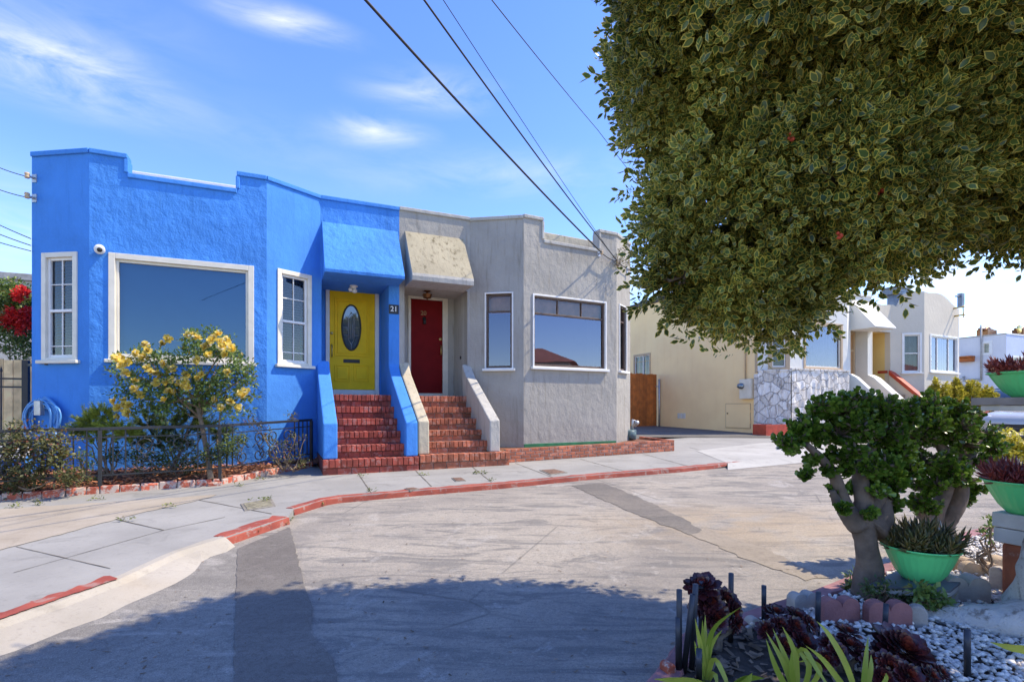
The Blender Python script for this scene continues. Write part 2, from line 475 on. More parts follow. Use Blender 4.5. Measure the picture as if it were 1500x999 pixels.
def pave_mat(name, c1, c2, speck=(.2, .2, .2), warm=None):
    m, nt, b = new_mat(name); g = N(nt); co = g.co(world=True)
    c = g.mix(g.ramp(g.noise(co, 1.1, 6, .6), .3, .7), c1, c2)
    c = g.mix(g.math('MULTIPLY', g.ramp(g.noise(co, 3, 9, .7, .7), .53, .68), .5), c, mul(c1, .68))
    c = g.mix(g.math('MULTIPLY', g.ramp(g.noise(co, 26, 6, .7), .54, .68), .3), c, mul(c1, .6))
    c = g.mix(g.math('MULTIPLY', g.ramp(g.noise(co, 150, 3, .6), .55, .7), .3), c, speck)
    if warm: c = g.mix(g.math('MULTIPLY', g.ramp(g.noise(co, .6, 4), .5, .7), .6), c, warm)
    g.set(b.inputs['Base Color'], c); b.inputs['Roughness'].default_value = .88; b.inputs['Specular IOR Level'].default_value = .25
    g.set(b.inputs['Normal'], g.bump(g.noise(co, 90, 5, .65), .25, .005))
    return m
def kerb_mat():
    m, nt, b = new_mat('red_kerb_paint'); g = N(nt); co = g.co(world=True)
    c = g.mix(g.ramp(g.noise(co, 3, 5), .3, .7), (.22, .040, .025), (.34, .072, .042))
    c = g.mix(g.math('MULTIPLY', g.ramp(g.noise(co, 7, 7, .7, .5), .54, .62), .5), c, (.31, .26, .225))
    c = g.mix(g.math('MULTIPLY', g.ramp(g.noise(co, 16, 6, .7), .58, .68), .6), c, (.10, .06, .05))
    g.set(b.inputs['Base Color'], c); b.inputs['Roughness'].default_value = .8
    g.set(b.inputs['Normal'], g.bump(g.noise(co, 40, 6), .5, .01))
    return m
M['street'] = asphalt_mat()
M['old_asphalt'] = patch_mat('old_asphalt', (.20, .185, .165), (.27, .25, .22), (.41, .38, .335), .55)
M['trench'] = patch_mat('dark_asphalt_patch', (.155, .138, .122), (.19, .172, .152), (.23, .205, .18), .5)
M['trench_tan'] = patch_mat('faded_asphalt_patch', (.16, .145, .13), (.24, .21, .175), (.12, .11, .10), .5)
M['trench_pale'] = patch_mat('sandy_asphalt_patch', (.29, .245, .19), (.33, .28, .22), (.26, .22, .175), .3)
M['driveway'] = patch_mat('driveway_asphalt', (.13, .122, .11), (.175, .163, .147), (.20, .188, .17), .35)
M['pave'] = pave_mat('painted_pavement', (.262, .252, .232), (.325, .313, .288))
M['pave_pale'] = pave_mat('pale_concrete', (.36, .345, .315), (.43, .415, .38))
M['pave_tan'] = pave_mat('tan_concrete', (.31, .262, .20), (.39, .34, .275), (.18, .14, .10))
M['gutter'] = pave_mat('white_gutter_concrete', (.33, .295, .24), (.42, .38, .32), (.20, .17, .13), (.34, .27, .18))
M['kerb'] = kerb_mat()
M['pinkkerb'] = plain('faded_pink_kerb_paint', (.27, .125, .125), .85, var=.2, scale=5, bump=.4, bscale=50)
M['soil'] = plain('dark_soil', (.055, .042, .033), .95, var=.4, scale=14, bump=.9, bscale=40)
M['mulch_base'] = plain('mulch_ground', (.16, .065, .032), .95, var=.4, scale=25, bump=.9, bscale=40)
M['mulch'] = plain('bark_chip', (.34, .14, .065), .9, var=.3, scale=15, rnd=.45)
M['joint'] = plain('joint_dirt', (.13, .11, .08), .95, var=.3, scale=20)

def ground_sheet():
    ys = [-260, -40] + list(range(-8, 35, 2)) + [120, 500]
    xs = [-400, -60, -20, -8, 0, 8, 20, 60, 400]
    mb = MB(); vs = []; fs = []
    for y in ys:
        for x in xs: vs.append((x, y, ground(max(-60, min(60, x)), y, 0, CR)))
    n = len(xs)
    for j in range(len(ys) - 1):
        for i in range(n - 1): fs.append((j * n + i, j * n + i + 1, (j + 1) * n + i + 1, (j + 1) * n + i))
    mb.add(vs, fs)
    return tag(mb.build('street', M['street']), kind='structure')
ground_sheet()

def sheet(name, pts, mat, kind='structure', wob=0.0, sub=1):
    """flat sheet over given 3D points; wob roughens its outline"""
    P = []
    n = len(pts)
    for i in range(n):
        a, b = Vector(pts[i]), Vector(pts[(i + 1) % n])
        k = max(1, int((b - a).length / .07)) if wob else 1
        for j in range(k):
            p = a.lerp(b, j / k)
            if wob and j: p += Vector((random.uniform(-wob, wob), random.uniform(-wob, wob), 0))
            P.append(p)
    mb = MB(); mb.poly(P)
    if Vector(mb_normal(P)).z < 0: mb.f[0] = tuple(reversed(mb.f[0]))
    return tag(mb.build(name, mat), kind=kind)
def mb_normal(P):
    n = Vector((0, 0, 0))
    for i in range(len(P)): n += Vector(P[i]).cross(Vector(P[(i + 1) % len(P)]))
    return n

def road_pts(px, off): return [on_road(x, y, off) for x, y in px]
def pave_pts(px, off): return [on_ground(x, y, off) for x, y in px]
sheet('asphalt_patch', road_pts([(-60, 975), (100, 893), (266, 822), (352, 800), (350, 870), (345, 1100), (-80, 1100)], .004), M['old_asphalt'], wob=.006)
sheet('trench_patch', road_pts([(348, 803), (424, 772), (432, 800), (444, 850), (458, 890), (455, 925), (488, 965), (520, 1100), (338, 1100), (345, 900)], .008), M['trench'], wob=.007)
sheet('trench_patch', road_pts([(837, 711), (884, 707), (940, 730), (1000, 758), (1030, 778), (1010, 783), (930, 752)], .004), M['trench_tan'], wob=.022)
sheet('trench_patch', road_pts([(1012, 782), (1034, 773), (1110, 800), (1215, 846), (1180, 850), (1090, 818)], .004), M['trench_pale'], wob=.03)

# kerb line: (top outer edge as seen, material)
KT = [(1085, 676.5), (1000, 685), (860, 696), (735, 708), (610, 718), (500, 727.5), (476, 731), (430, 745)]
kerb_top = [on_ground(x, y) for x, y in KT]
kerb_top2 = [on_ground(x, y) for x, y in [(422, 757), (330, 787)]]
gut_top = [on_ground(x, y) for x, y in [(330, 787), (262, 808), (172, 850), (90, 880), (0, 909), (-260, 1000), (-700, 1160)]]
# inner limit of the pavement lies under the houses
inner = [Vector((10.4, 18.4, 0)), Vector((3.6, 14.6, 0)), Vector((3.0, 12.8, 0)), Vector((-2.2, 11.2, 0)), Vector((-8.6, 9.0, 0)), Vector((-14, 6.5, 0))]
for p in inner: p.z = ground(p.x, p.y)
end_r = [on_ground(1215, 664)]
outline = end_r + kerb_top + kerb_top2 + gut_top[1:]
def pavement():
    mb = MB()
    pts = outline + list(reversed(inner))
    mb.poly(pts)
    if mb_normal(pts).z < 0: mb.f[0] = tuple(reversed(mb.f[0]))
    # skirt down to the street on the outer edge
    for a, b in zip(outline[:-1], outline[1:]):
        mb.quad(a, b, b - Vector((0, 0, .12)), a - Vector((0, 0, .12)))
    # slab joints, dark dirt lines 4 mm proud
    def joint(p, q, w=.008):
        a, b = on_ground(*p, .004), on_ground(*q, .004)
        d = (b - a); d.z = 0; s = Vector((-d.y, d.x, 0)).normalized() * w
        n = max(2, int((b - a).length / .12)); prev = None
        for i in range(n + 1):
            c = a.lerp(b, i / n) + s * random.uniform(-.25, .25); ww = random.uniform(.5, 1.1)
            cur = (c - s * ww, c + s * ww)
            if prev: mb.quad(prev[0], cur[0], cur[1], prev[1], 1)
            prev = cur
    for p, q in [((24, 800), (162, 832)), ((165, 759), (240, 776)), ((292, 732), (398, 752)), ((522, 689), (544, 722)), ((603, 683), (632, 712)),
                 ((685, 678), (720, 706)), ((755, 678), (810, 699)), ((850, 672), (915, 690)), ((940, 664), (1010, 683)), ((1010, 655), (1080, 674)),
                 ((20, 838), (240, 776)), ((240, 776), (330, 757)), ((500, 702), (680, 692)), ((680, 692), (760, 690))]:
        joint(p, q, .005 if q[0] - p[0] > 120 else .008)
    return tag(mb.build('pavement', [M['pave'], M['joint']]), kind='structure')
pavement()
sheet('tan_path', pave_pts([(-200, 770), (0, 745), (160, 735), (318, 724), (310, 728), (205, 751), (100, 779), (0, 805), (-200, 860)], .005), M['pave_tan'], wob=.018)

def kerb(name, pts, w=.14, drop=.10, mat='kerb', taper=False):
    """rounded kerb nosing following pts (its top outer edge)"""
    mb = MB(); P = []
    for a, b in zip(pts[:-1], pts[1:]):
        k = max(1, int((b - a).length / .10))
        for j in range(k): P.append(a.lerp(b, j / k))
    P.append(pts[-1])
    secs = []
    for i, p in enumerate(P):
        d = P[min(i + 1, len(P) - 1)] - P[max(i - 1, 0)]; d.z = 0; d.normalize()
        inn = Vector((d.y, -d.x, 0))            # to the right of the travel direction
        if inn.dot(Vector((-.4, .9, 0))) < 0: inn = -inn
        j = lambda s: random.uniform(-s, s)
        ww = w * random.uniform(.72, 1.14); z = .006 + j(.003)
        tp = 1.0
        if taper: tp = min(1.0, i / 9)
        secs.append([p + inn * ww + Vector((0, 0, .004)), p + inn * .02 + Vector((0, 0, z)), p - inn * (.008 + j(.006)) + Vector((0, 0, -.012 + j(.006))),
                     p - inn * (.022 + j(.004)) + Vector((0, 0, -drop * tp))])
    n = 4; vs = [v for s in secs for v in s]; fs = []
    for i in range(len(secs) - 1):
        for k in range(n - 1): fs.append((i * n + k, i * n + k + 1, (i + 1) * n + k + 1, (i + 1) * n + k))
    fs += [tuple(range(n)), tuple(reversed(range((len(secs) - 1) * n, len(secs) * n)))]
    mb.add(vs, fs, 0)
    bm_fix(mb)
    return tag(mb.build(name, M[mat]), kind='structure')
def bm_fix(mb):
    pass
kerb('kerb', kerb_top, .13, .085, taper=True)
kerb('kerb', kerb_top2, .17, .09)
# old white gutter along the left, with a flaking red line on its top edge
def gutter():
    mb = MB(); prev = None; P = []
    for a, b in zip(gut_top[:-1], gut_top[1:]):
        k = max(1, int((b - a).length / .12))
        for j in range(k): P.append(a.lerp(b, j / k))
    P.append(gut_top[-1])
    for i, p in enumerate(P):
        d = P[min(i + 1, len(P) - 1)] - P[max(i - 1, 0)]; d.z = 0; d.normalize()
        inn = Vector((d.y, -d.x, 0))
        if inn.dot(Vector((-.4, .9, 0))) < 0: inn = -inn
        j = lambda s: random.uniform(-s, s)
        wide = .30 if i > 6 else .12 + .03 * i
        q = p - inn * (wide + j(.022)); q.z = ground(q.x, q.y, .003, CR)
        m_ = p - inn * .05 + Vector((0, 0, -.025 + j(.004)))
        cur = [p + inn * (.07 + j(.02)) + Vector((0, 0, .005)), p + Vector((0, 0, .004)), m_, q]
        if prev:
            for k in range(3): mb.quad(prev[k], cur[k], cur[k + 1], prev[k + 1], 0)
        prev = cur
    for f in range(len(mb.f)):
        vs = [Vector(mb.v[i]) for i in mb.f[f]]
        if mb_normal(vs).z < 0: mb.f[f] = tuple(reversed(mb.f[f]))
    return tag(mb.build('gutter', M['gutter']), kind='structure')
gutter()
def red_line(px_list):
    mb = MB(); prev = None
    pts = []
    for (x0, y0), (x1, y1) in zip(px_list[:-1], px_list[1:]):
        for j in range(10): pts.append((x0 + (x1 - x0) * j / 10, y0 + (y1 - y0) * j / 10))
    pts.append(px_list[-1])
    for i, (x, y) in enumerate(pts):
        a, b = on_ground(x, y + random.uniform(-.6, .8), .012), on_ground(x - 2, y - 8 + random.uniform(-2.2, 2.2) * (1 if i % 3 else .4), .012)
        if i in (0, len(pts) - 1): b = a.lerp(b, .15)
        if prev: mb.quad(prev[0], a, b, prev[1])
        prev = (a, b)
    for f in range(len(mb.f)):
        if mb_normal([Vector(mb.v[i]) for i in mb.f[f]]).z < 0: mb.f[f] = tuple(reversed(mb.f[f]))
    return tag(mb.build('kerb_paint_line', M['kerb']), kind='structure')
red_line([(172, 847), (80, 878), (0, 906), (-120, 948)])
# driveway between the grey house and the cream house, and its pale apron
dr = [on_ground(940, 640, .012), on_ground(1138, 641, .012), Vector((8.0, 17.2, 0)), Vector((3.2, 27, 0)), Vector((-1.5, 25, 0)), Vector((3.0, 13.6, 0))]
for p in dr[2:]: p.z = ground(p.x, p.y, .012)
sheet('driveway', dr, M['driveway'], wob=.0)
def apron():
    mb = MB()
    A = [on_ground(1066, 678.2, .003), on_ground(1150, 670, .003), on_ground(1215, 664, .003)]
    B = [on_road(1066, 688, .004), on_road(1160, 679, .004), on_road(1235, 671, .004)]
    I = [on_ground(1020, 660, .006), on_ground(1120, 648, .006), on_ground(1205, 650, .006)]
    for P, Q in ((A, B), (I, A)):
        for k in range(2):
            q = [P[k], P[k + 1], Q[k + 1], Q[k]]
            if mb_normal(q).z < 0: q.reverse()
            mb.quad(*q)
    return tag(mb.build('driveway_apron', M['pave_pale']), kind='structure')
apron()
far_pave = [Vector((6.9, 15.4, 0)), Vector((24.5, 22.9, 0)), Vector((23.9, 24.4, 0)), Vector((7.6, 17.8, 0))]
for p in far_pave: p.z = ground(p.x, p.y, -.02)
sheet('pavement', far_pave, M['pave_pale'])

# ------------------------------------------------------------------ house builder
def panel(mb, fr, W, z0, tops, holes, thick=.2, mi=0, reveal_mi=None):
    """wall of one width with openings and a stepped top; tops = [(w0, w1, z)]"""
    rm = mi if reveal_mi is None else reveal_mi
    ws = {0.0, W}; zs = {z0}
    for a, b, z in tops: ws |= {max(0, a), min(W, b)}; zs.add(z)
    for a, b, c, d in holes: ws |= {a, b}; zs |= {c, d}
    ws = sorted(ws); zs = sorted(zs)
    def solid(i, j):
        if i < 0 or j < 0 or i >= len(ws) - 1 or j >= len(zs) - 1: return False
        w, z = (ws[i] + ws[i + 1]) / 2, (zs[j] + zs[j + 1]) / 2
        if not any(a <= w <= b and z < t for a, b, t in tops): return False
        return not any(a < w < b and c < z < d for a, b, c, d in holes)
    for i in range(len(ws) - 1):
        for j in range(len(zs) - 1):
            if not solid(i, j): continue
            a, b, c, d = ws[i], ws[i + 1], zs[j], zs[j + 1]
            P = fr.P
            mb.quad(P(a, 0, c), P(b, 0, c), P(b, 0, d), P(a, 0, d), mi)
            mb.quad(P(b, -thick, c), P(a, -thick, c), P(a, -thick, d), P(b, -thick, d), mi)
            if i > 0 and not solid(i - 1, j): mb.quad(P(a, -thick, c), P(a, 0, c), P(a, 0, d), P(a, -thick, d), rm)
            if i < len(ws) - 2 and not solid(i + 1, j): mb.quad(P(b, 0, c), P(b, -thick, c), P(b, -thick, d), P(b, 0, d), rm)
            if j > 0 and not solid(i, j - 1): mb.quad(P(a, -thick, c), P(b, -thick, c), P(b, 0, c), P(a, 0, c), rm)
            if not solid(i, j + 1): mb.quad(P(a, 0, d), P(b, 0, d), P(b, -thick, d), P(a, -thick, d), rm)

def window(house, fr, w0, w1, z0, z1, kind, casing='offwhite', sash='white', cw=.07, sill=True, inner='blind_grey', rev=.07, pane='glass_clear', label=None):
    """w0..z1 is the outer edge of the casing; the wall has a hole just inside the casing"""
    mb = MB(); c = cw
    o = .022
    mb.fbox(fr, w0, w0 + c, -rev, o, z0, z1); mb.fbox(fr, w1 - c, w1, -rev, o, z0, z1)
    mb.fbox(fr, w0 + c, w1 - c, -rev, o, z1 - c, z1); mb.fbox(fr, w0 + c, w1 - c, -rev, o - .004, z0, z0 + c * .6)
    win = mb.build('window', M[casing], house, bevel=.006)
    if label: win['label'] = label
    if sill:
        mb = MB(); mb.fbox(fr, w0 - .04, w1 + .04, -.01, .075, z0 - .045, z0 + .006)
        mb.build('sill', M[casing], win, bevel=.008)
    a, b, p, q = w0 + c, w1 - c, z0 + c * .6, z1 - c
    t0, t1 = -rev + .004, -rev + .05
    s = .038
    mb = MB()
    mb.fbox(fr, a, a + s, t0, t1, p, q); mb.fbox(fr, b - s, b, t0, t1, p, q)
    mb.fbox(fr, a + s, b - s, t0, t1 - .002, q - s, q); mb.fbox(fr, a + s, b - s, t0, t1 - .002, p, p + s * 1.2)
    if kind == 'hung':                         # double hung with glazing bars
        mz = p + (q - p) * .47
        mb.fbox(fr, a + s, b - s, t0, t1 + .012, mz - s * .55, mz + s * .55)
        wm = (a + b) / 2
        mb.fbox(fr, wm - .008, wm + .008, t0 + .004, t1 - .014, p + s, q - s)
        for k in (.25, .75):
            zz = p + (q - p) * (.47 * k * 1.0) if k < .5 else mz + (q - mz) * .5
            mb.fbox(fr, a + s, b - s, t0 + .004, t1 - .016, zz - .008, zz + .008)
    elif kind == 'plainhung':
        mz = p + (q - p) * .5
        mb.fbox(fr, a + s, b - s, t0, t1 + .012, mz - s * .5, mz + s * .5)
    elif kind == 'transom3':
        mz = q - (q - p) * .245
        mb.fbox(fr, a + s, b - s, t0, t1 - .003, mz - .02, mz + .02)
        for k in (1 / 3, 2 / 3):
            ww = a + (b - a) * k; mb.fbox(fr, ww - .012, ww + .012, t0, t1 - .006, mz + .02, q - s)
    elif kind == 'transom':
        mz = q - (q - p) * .235
        mb.fbox(fr, a + s, b - s, t0, t1 - .003, mz - .016, mz + .016)
    elif kind == 'slider3':
        for k in (.27, .70):
            ww = a + (b - a) * k; mb.fbox(fr, ww - .022, ww + .022, t0, t1 - .003, p + s, q - s)
    elif kind == 'slider':
        ww = a + (b - a) * .55; mb.fbox(fr, ww - .025, ww + .025, t0, t1 - .003, p + s, q - s)
    mb.build('sash', M[sash], win, bevel=.004)
    qt = mz if kind in ('transom', 'transom3') else q - .01
    mb = MB(); mb.quad(fr.P(a + .01, t0 + .012, p + .01), fr.P(b - .01, t0 + .012, p + .01), fr.P(b - .01, t0 + .012, qt), fr.P(a + .01, t0 + .012, qt))
    mb.build('pane', M[pane], win)
    if kind in ('transom', 'transom3'):
        mb = MB(); mb.quad(fr.P(a + .01, t0 + .012, qt), fr.P(b - .01, t0 + .012, qt), fr.P(b - .01, t0 + .012, q - .01), fr.P(a + .01, t0 + .012, q - .01))
        mb.build('upper_pane', M['glass_clear'], win)
    mb = MB()
    ti = -rev - .09
    if inner == 'slats':
        n = int((q - p) / .045)
        for k in range(n):
            z = p + (q - p) * (k + .5) / n
            mb.quad(fr.P(a - .1, ti, z - .016), fr.P(b + .1, ti, z - .016), fr.P(b + .1, ti - .022, z + .012), fr.P(a - .1, ti - .022, z + .012), 0)
        mb.quad(fr.P(a - .1, ti - .25, p - .1), fr.P(b + .1, ti - .25, p - .1), fr.P(b + .1, ti - .25, q + .1), fr.P(a - .1, ti - .25, q + .1), 1)
        mb.build('blind', [M['blind_grey'], M['dark']], win)
    elif inner == 'topblind':
        z = q - (q - p) * .25
        mb.quad(fr.P(a - .1, ti, z), fr.P(b + .1, ti, z), fr.P(b + .1, ti, q + .1), fr.P(a - .1, ti, q + .1), 0)
        mb.quad(fr.P(a - .3, ti - .5, p - .3), fr.P(b + .3, ti - .5, p - .3), fr.P(b + .3, ti - .5, q + .3), fr.P(a - .3, ti - .5, q + .3), 1)
        mb.build('blind', [M['blind_brown'], M['dark']], win)
    elif inner == 'curtain':
        n = 40; pts0, pts1 = [], []
        for k in range(n + 1):
            w = a - .05 + (b - a + .1) * k / n; t = ti + .02 * math.sin(k * 1.9) + random.uniform(-.006, .006)
            pts0.append(fr.P(w, t, p - .05)); pts1.append(fr.P(w, t, q + .05))
        for k in range(n): mb.quad(pts0[k], pts0[k + 1], pts1[k + 1], pts1[k], 0)
        mb.build('curtain', M['curtain'], win)
    else:
        mb.quad(fr.P(a - .1, ti, p - .1), fr.P(b + .1, ti, p - .1), fr.P(b + .1, ti, q + .1), fr.P(a - .1, ti, q + .1))
        mb.build('blind', M[inner], win)  # plain panel; in the picture window its colour carries the sky reflection
    return win

# ------------------------------------------------------------------ the houses
TH = math.radians(23.7)
def street_frame(X, Y, z=0.0):
    return FR((X, Y), (X + math.cos(TH), Y + math.sin(TH)), z)
U1 = street_frame(-2.17, 10.12)
U2 = street_frame(13.2, 19.3)

def coping(mb, fr, W, tops, over=.03, h=.055, back=.2):
    tops = sorted(tops)
    for k, (a, b, z) in enumerate(tops):
        a2, b2 = max(a, -.0), min(b, W)
        mb.fbox(fr, a2, b2, -back - .01, over + random.uniform(0, .003), z - .02 + random.uniform(0, .002), z + h)
        if k + 1 < len(tops):
            z2 = tops[k + 1][2]; lo, hi = min(z, z2), max(z, z2)
            if hi - lo > .05:
                if z > z2: mb.fbox(fr, b2 - .045, b2 + .015, -back - .008, over - .004, lo + h + .002, hi - .022)
                else: mb.fbox(fr, b2 - .015, b2 + .045, -back - .008, over - .004, lo + h + .002, hi - .022)

def brick_row(mb, fr, w0, w1, t0, t1, z0, z1, n, mi=0, gap=.010, jit=.003):
    d = (w1 - w0) / n
    for k in range(n):
        mb.fbox(fr, w0 + d * k + gap / 2, w0 + d * (k + 1) - gap / 2, t0 + random.uniform(-jit, jit), t1 + random.uniform(-jit, jit), z0, z1 + random.uniform(-jit, jit), mi, None, jit * .6)

def stoop(house, fr, u0, u1, zs, t_first, run, rec, brick, mortar, zg, p0, p1, tpl):
    """brick steps: zs = tread heights from the landing down, last one the plinth"""
    mb = MB()
    mb.fbox(fr, u0, u1, -rec, t_first - .036, zs[0] - .35, zs[0] - .012, 1)
    mb.fbox(fr, u0 + .05, u1 - .02, -rec + .01, -.02, zs[0] - .014, zs[0] + .004, 2)
    for i, z in enumerate(zs[:-1]):
        tf = t_first + run * i
        zl = zs[i + 1]
        if i: mb.fbox(fr, u0, u1, tf - run - .05, tf - .036, zl - .05, z - .010, 1)
        mid = z - (z - zl) * .52
        brick_row(mb, fr, u0, u1, tf - .21, tf, mid, z, 14)
        brick_row(mb, fr, u0, u1, tf - .12, tf - .026, zl + .004, mid - .012, 6)
    z = zs[-1]
    mb.fbox(fr, p0 + .01, p1 - .01, 0, tpl - .036, zg - .2, z - .010, 1)
    mid = z - (z - zg) * .55
    brick_row(mb, fr, p0, p1, tpl - .22, tpl, mid, z, 17)
    brick_row(mb, fr, p0, p1, tpl - .15, tpl - .024, zg - .08, mid - .012, 7)
    return mb.build('steps', [M[brick], M[mortar], M['roof_dark']], house, bevel=.006)

def cheek(mb, fr, u0, u1, prof, mi=0):
    pts = [fr.P(u0, t, z) for t, z in prof]
    mb.prism(pts, fr.e * (u1 - u0), mi)

def awning(house, fr, u0, u1, zt, zb, tf, lip, mat, skew=.0, lipmat=None):
    """sloped stucco hood over an entry"""
    mb = MB()
    n = 10
    prof = [(0.002, zt), (tf * .35, zt - (zt - zb - lip) * .36), (tf, zb + lip), (tf + .015, zb + lip * .6), (tf + .005, zb), (.002, zb)]
    for i in range(n):
        a, b = u0 + (u1 - u0) * i / n, u0 + (u1 - u0) * (i + 1) / n
        for k in range(len(prof) - 1):
            (t, z), (t2, z2) = prof[k], prof[k + 1]
            mb.quad(fr.P(a, t2, z2), fr.P(b, t2, z2), fr.P(b, t, z), fr.P(a, t, z), 1 if k in (0, 1) else 0)
    L = [fr.P(u0, t, z) for t, z in prof]; R = [fr.P(u1, t, z) for t, z in prof]
    mb.poly(L); mb.poly(list(reversed(R)))
    mb.quad(fr.P(u0, .002, zt), fr.P(u1, .002, zt), fr.P(u1, .002, zb), fr.P(u0, .002, zb))
    return mb.build('awning', [M[lipmat or mat], M[mat]], house, bevel=.018, seg=3)

def body(house, pts, back, z0, z1, mat, roof='roofing', left=True):
    """side and back walls plus flat roof behind the street front; pts are (x, y) of the front line"""
    mb = MB(); n = len(pts)
    bk = [Vector((pts[0][0] + back.x, pts[0][1] + back.y, 0)), Vector((pts[-1][0] + back.x, pts[-1][1] + back.y, 0))]
    loop = [Vector((x, y, 0)) for x, y in pts] + [bk[1], bk[0]]
    up = Vector((0, 0, 1))
    for a, b in ((loop[n - 1], loop[n]), (loop[n], loop[n + 1]), (loop[n + 1], loop[0])):
        if not left and (a - loop[n + 1]).length < 1e-6: continue
        mb.quad(a + up * z0, b + up * z0, b + up * z1, a + up * z1)
    mb.build('side_wall', M[mat], house)
    mb = MB(); mb.poly([p + up * (z1 - .45) for p in loop]); mb.build('roof', M[roof], house)
    return loop

ground_pt = lambda p, off=0: ground(p.x, p.y, off)

# ---- blue house
bl = thing('blue_house', 'bright blue stucco row house with a yellow front door and white framed windows', 'house', tuple(U1.P(-2.8, -3, ground(-4, 10))), 'stucco row houses along the street')
Ub = U1
pB = [Ub.P(u * 3.8, t * 3.8, 0) for u, t in ((-1.456, -.014), (-1.236, .118), (-.606, .126))] + [Ub.P(-1.43, 0, 0), Ub.P(0, 0, 0)]
fB = [FR(pB[i], pB[i + 1]) for i in range(4)]
ZG, ZT = -1.35, 3.80
# windows: (wall, casing px rect)
def wrect(fr, x0, y0, x1, y1):
    w0, z1 = fr.px(x0, y0); w1, z0 = fr.px(x1, y1)
    return w0, w1, z0, z1
bw = {0: wrect(fB[0], 62, 371, 114, 528), 1: wrect(fB[1], 159, 370, 372, 533), 2: wrect(fB[2], 406, 393, 456, 537)}
n0, nz = fB[1].px(187, 258); n1, nz2 = fB[1].px(347, 283); nz = (nz + nz2) / 2
mbw = MB(); mbc = MB()
topsB = {0: [(0, 99, ZT)], 1: [(0, n0, ZT), (n0, n1, nz), (n1, 99, ZT)], 2: [(0, 99, ZT)], 3: [(0, 99, ZT)]}
ea, eb = .02, 1.43 - .20                       # entry opening on the blue side, measured from the bay corner
zb_b = fB[3].px(540, 405, .55)[1]
LAND_B = .235
for i in range(4):
    fr = fB[i]
    holes = []
    if i in bw:
        w0, w1, z0, z1 = bw[i]; c = .055
        holes = [(w0 + c, w1 - c, z0 + .02, z1 - c)]
    if i == 3: holes = [(ea, eb, LAND_B - .35, zb_b)]
    zz = ZG if i < 3 else LAND_B - .35
    panel(mbw, fr, fr.L, zz, topsB[i], holes, mi=0 if i in (1, 3) else 1)
    coping(mbc, fr, fr.L, topsB[i])
REC = .90
def recess(mb, fr, a, b, z0, z1, rec, door, mi=0, cmi=None):
    """the entry porch behind the front: side walls, ceiling and the wall round the door"""
    P = fr.P
    mb.quad(P(a, -rec, z0), P(a, -.2, z0), P(a, -.2, z1), P(a, -rec, z1), mi)
    mb.quad(P(b, -.2, z0), P(b, -rec, z0), P(b, -rec, z1), P(b, -.2, z1), mi)
    mb.quad(P(a, -.2, z1), P(b, -.2, z1), P(b, -rec, z1), P(a, -rec, z1), mi if cmi is None else cmi)
    d0, d1, dz0, dz1 = door
    f2 = fr.sub(0, -rec, 0)
    panel(mb, f2.sub(a, 0, 0), b - a, z0, [(0, 99, z1)], [(d0 - a, d1 - a, dz0, dz1)], .1, mi)
fe = fB[3]
d0, dz1 = fe.px(483, 425, -REC); d1, dz0 = fe.px(549, 571, -REC)
recess(mbw, fe, ea, eb, LAND_B - .02, zb_b, REC, (d0 - .03, d1 + .03, LAND_B - .01, dz1 + .03), 1)
mbw.build('wall', [M['blue'], M['blue_smooth']], bl)
mbc.build('parapet_coping', M['blue_smooth'], bl, bevel=.012)
body(bl, [(p.x, p.y) for p in pB], -U1.n * 9, ZG, 3.5, 'blue_smooth')
# pale curb seen through the notch
def curb(house, fr, xa, ya, xb, yb, t, mat):
    mb = MB()
    a, z1 = fr.px(xa, ya, t); b, z2 = fr.px(xb, yb, t); z = (z1 + z2) / 2
    mb.fbox(fr, a - .25, b + .35, t - .15, t, z - 1.1, z); 
    return mb.build('roof_curb', M[mat], house, bevel=.02)
curb(bl, fB[1], 205, 250, 335, 271, -.75, 'palewhite')
for i, lab in ((0, 'narrow shaded window left of the picture window'), (1, 'wide picture window'), (2, 'narrow sunlit window beside the yellow door')):
    if i == 1: window(bl, fB[1], *bw[1], 'fixed', cw=.085, inner='sky_blue_backing', pane='glass_mirror', sash='offwhite', label=lab)
    else: window(bl, fB[i], *bw[i], 'hung', cw=.075, inner='slats', label=lab)
def door_leaf(house, fr, rec, d0, d1, dz0, dz1, mat):
    mb = MB(); mb.fbox(fr, d0, d1, -rec - .05, -rec - .005, dz0, dz1)
    return mb.build('door', M[mat], house, bevel=.004)
def ring(fr, w, t, z, rw, rz, tr, n=40):
    mb = MB(); pts = [fr.P(w + rw * math.cos(2 * math.pi * k / n), t, z + rz * math.sin(2 * math.pi * k / n)) for k in range(n + 1)]
    mb.tube(pts, tr, 6, cap=False); return mb
dr_b = door_leaf(bl, fe, REC, d0, d1, dz0, dz1, 'yellow')
tD = -REC
def frame_rect(mb, fr, a, b, z0, z1, wdt, t0, t1, mi=0):
    mb.fbox(fr, a, a + wdt, t0, t1, z0, z1, mi); mb.fbox(fr, b - wdt, b, t0, t1, z0, z1, mi)
    mb.fbox(fr, a + wdt, b - wdt, t0, t1 - .001, z1 - wdt, z1, mi); mb.fbox(fr, a + wdt, b - wdt, t0, t1 - .001, z0, z0 + wdt, mi)
def dpx(x, y): return fe.px(x, y, tD)
a, z1 = dpx(490, 436); b, z0 = dpx(542, 523)
mb = MB(); frame_rect(mb, fe, a, b, z0, z1, .022, tD - .006, tD + .012); frame_rect(mb, fe, a + .055, b - .055, z0 + .055, z1 - .055, .014, tD - .006, tD + .008)
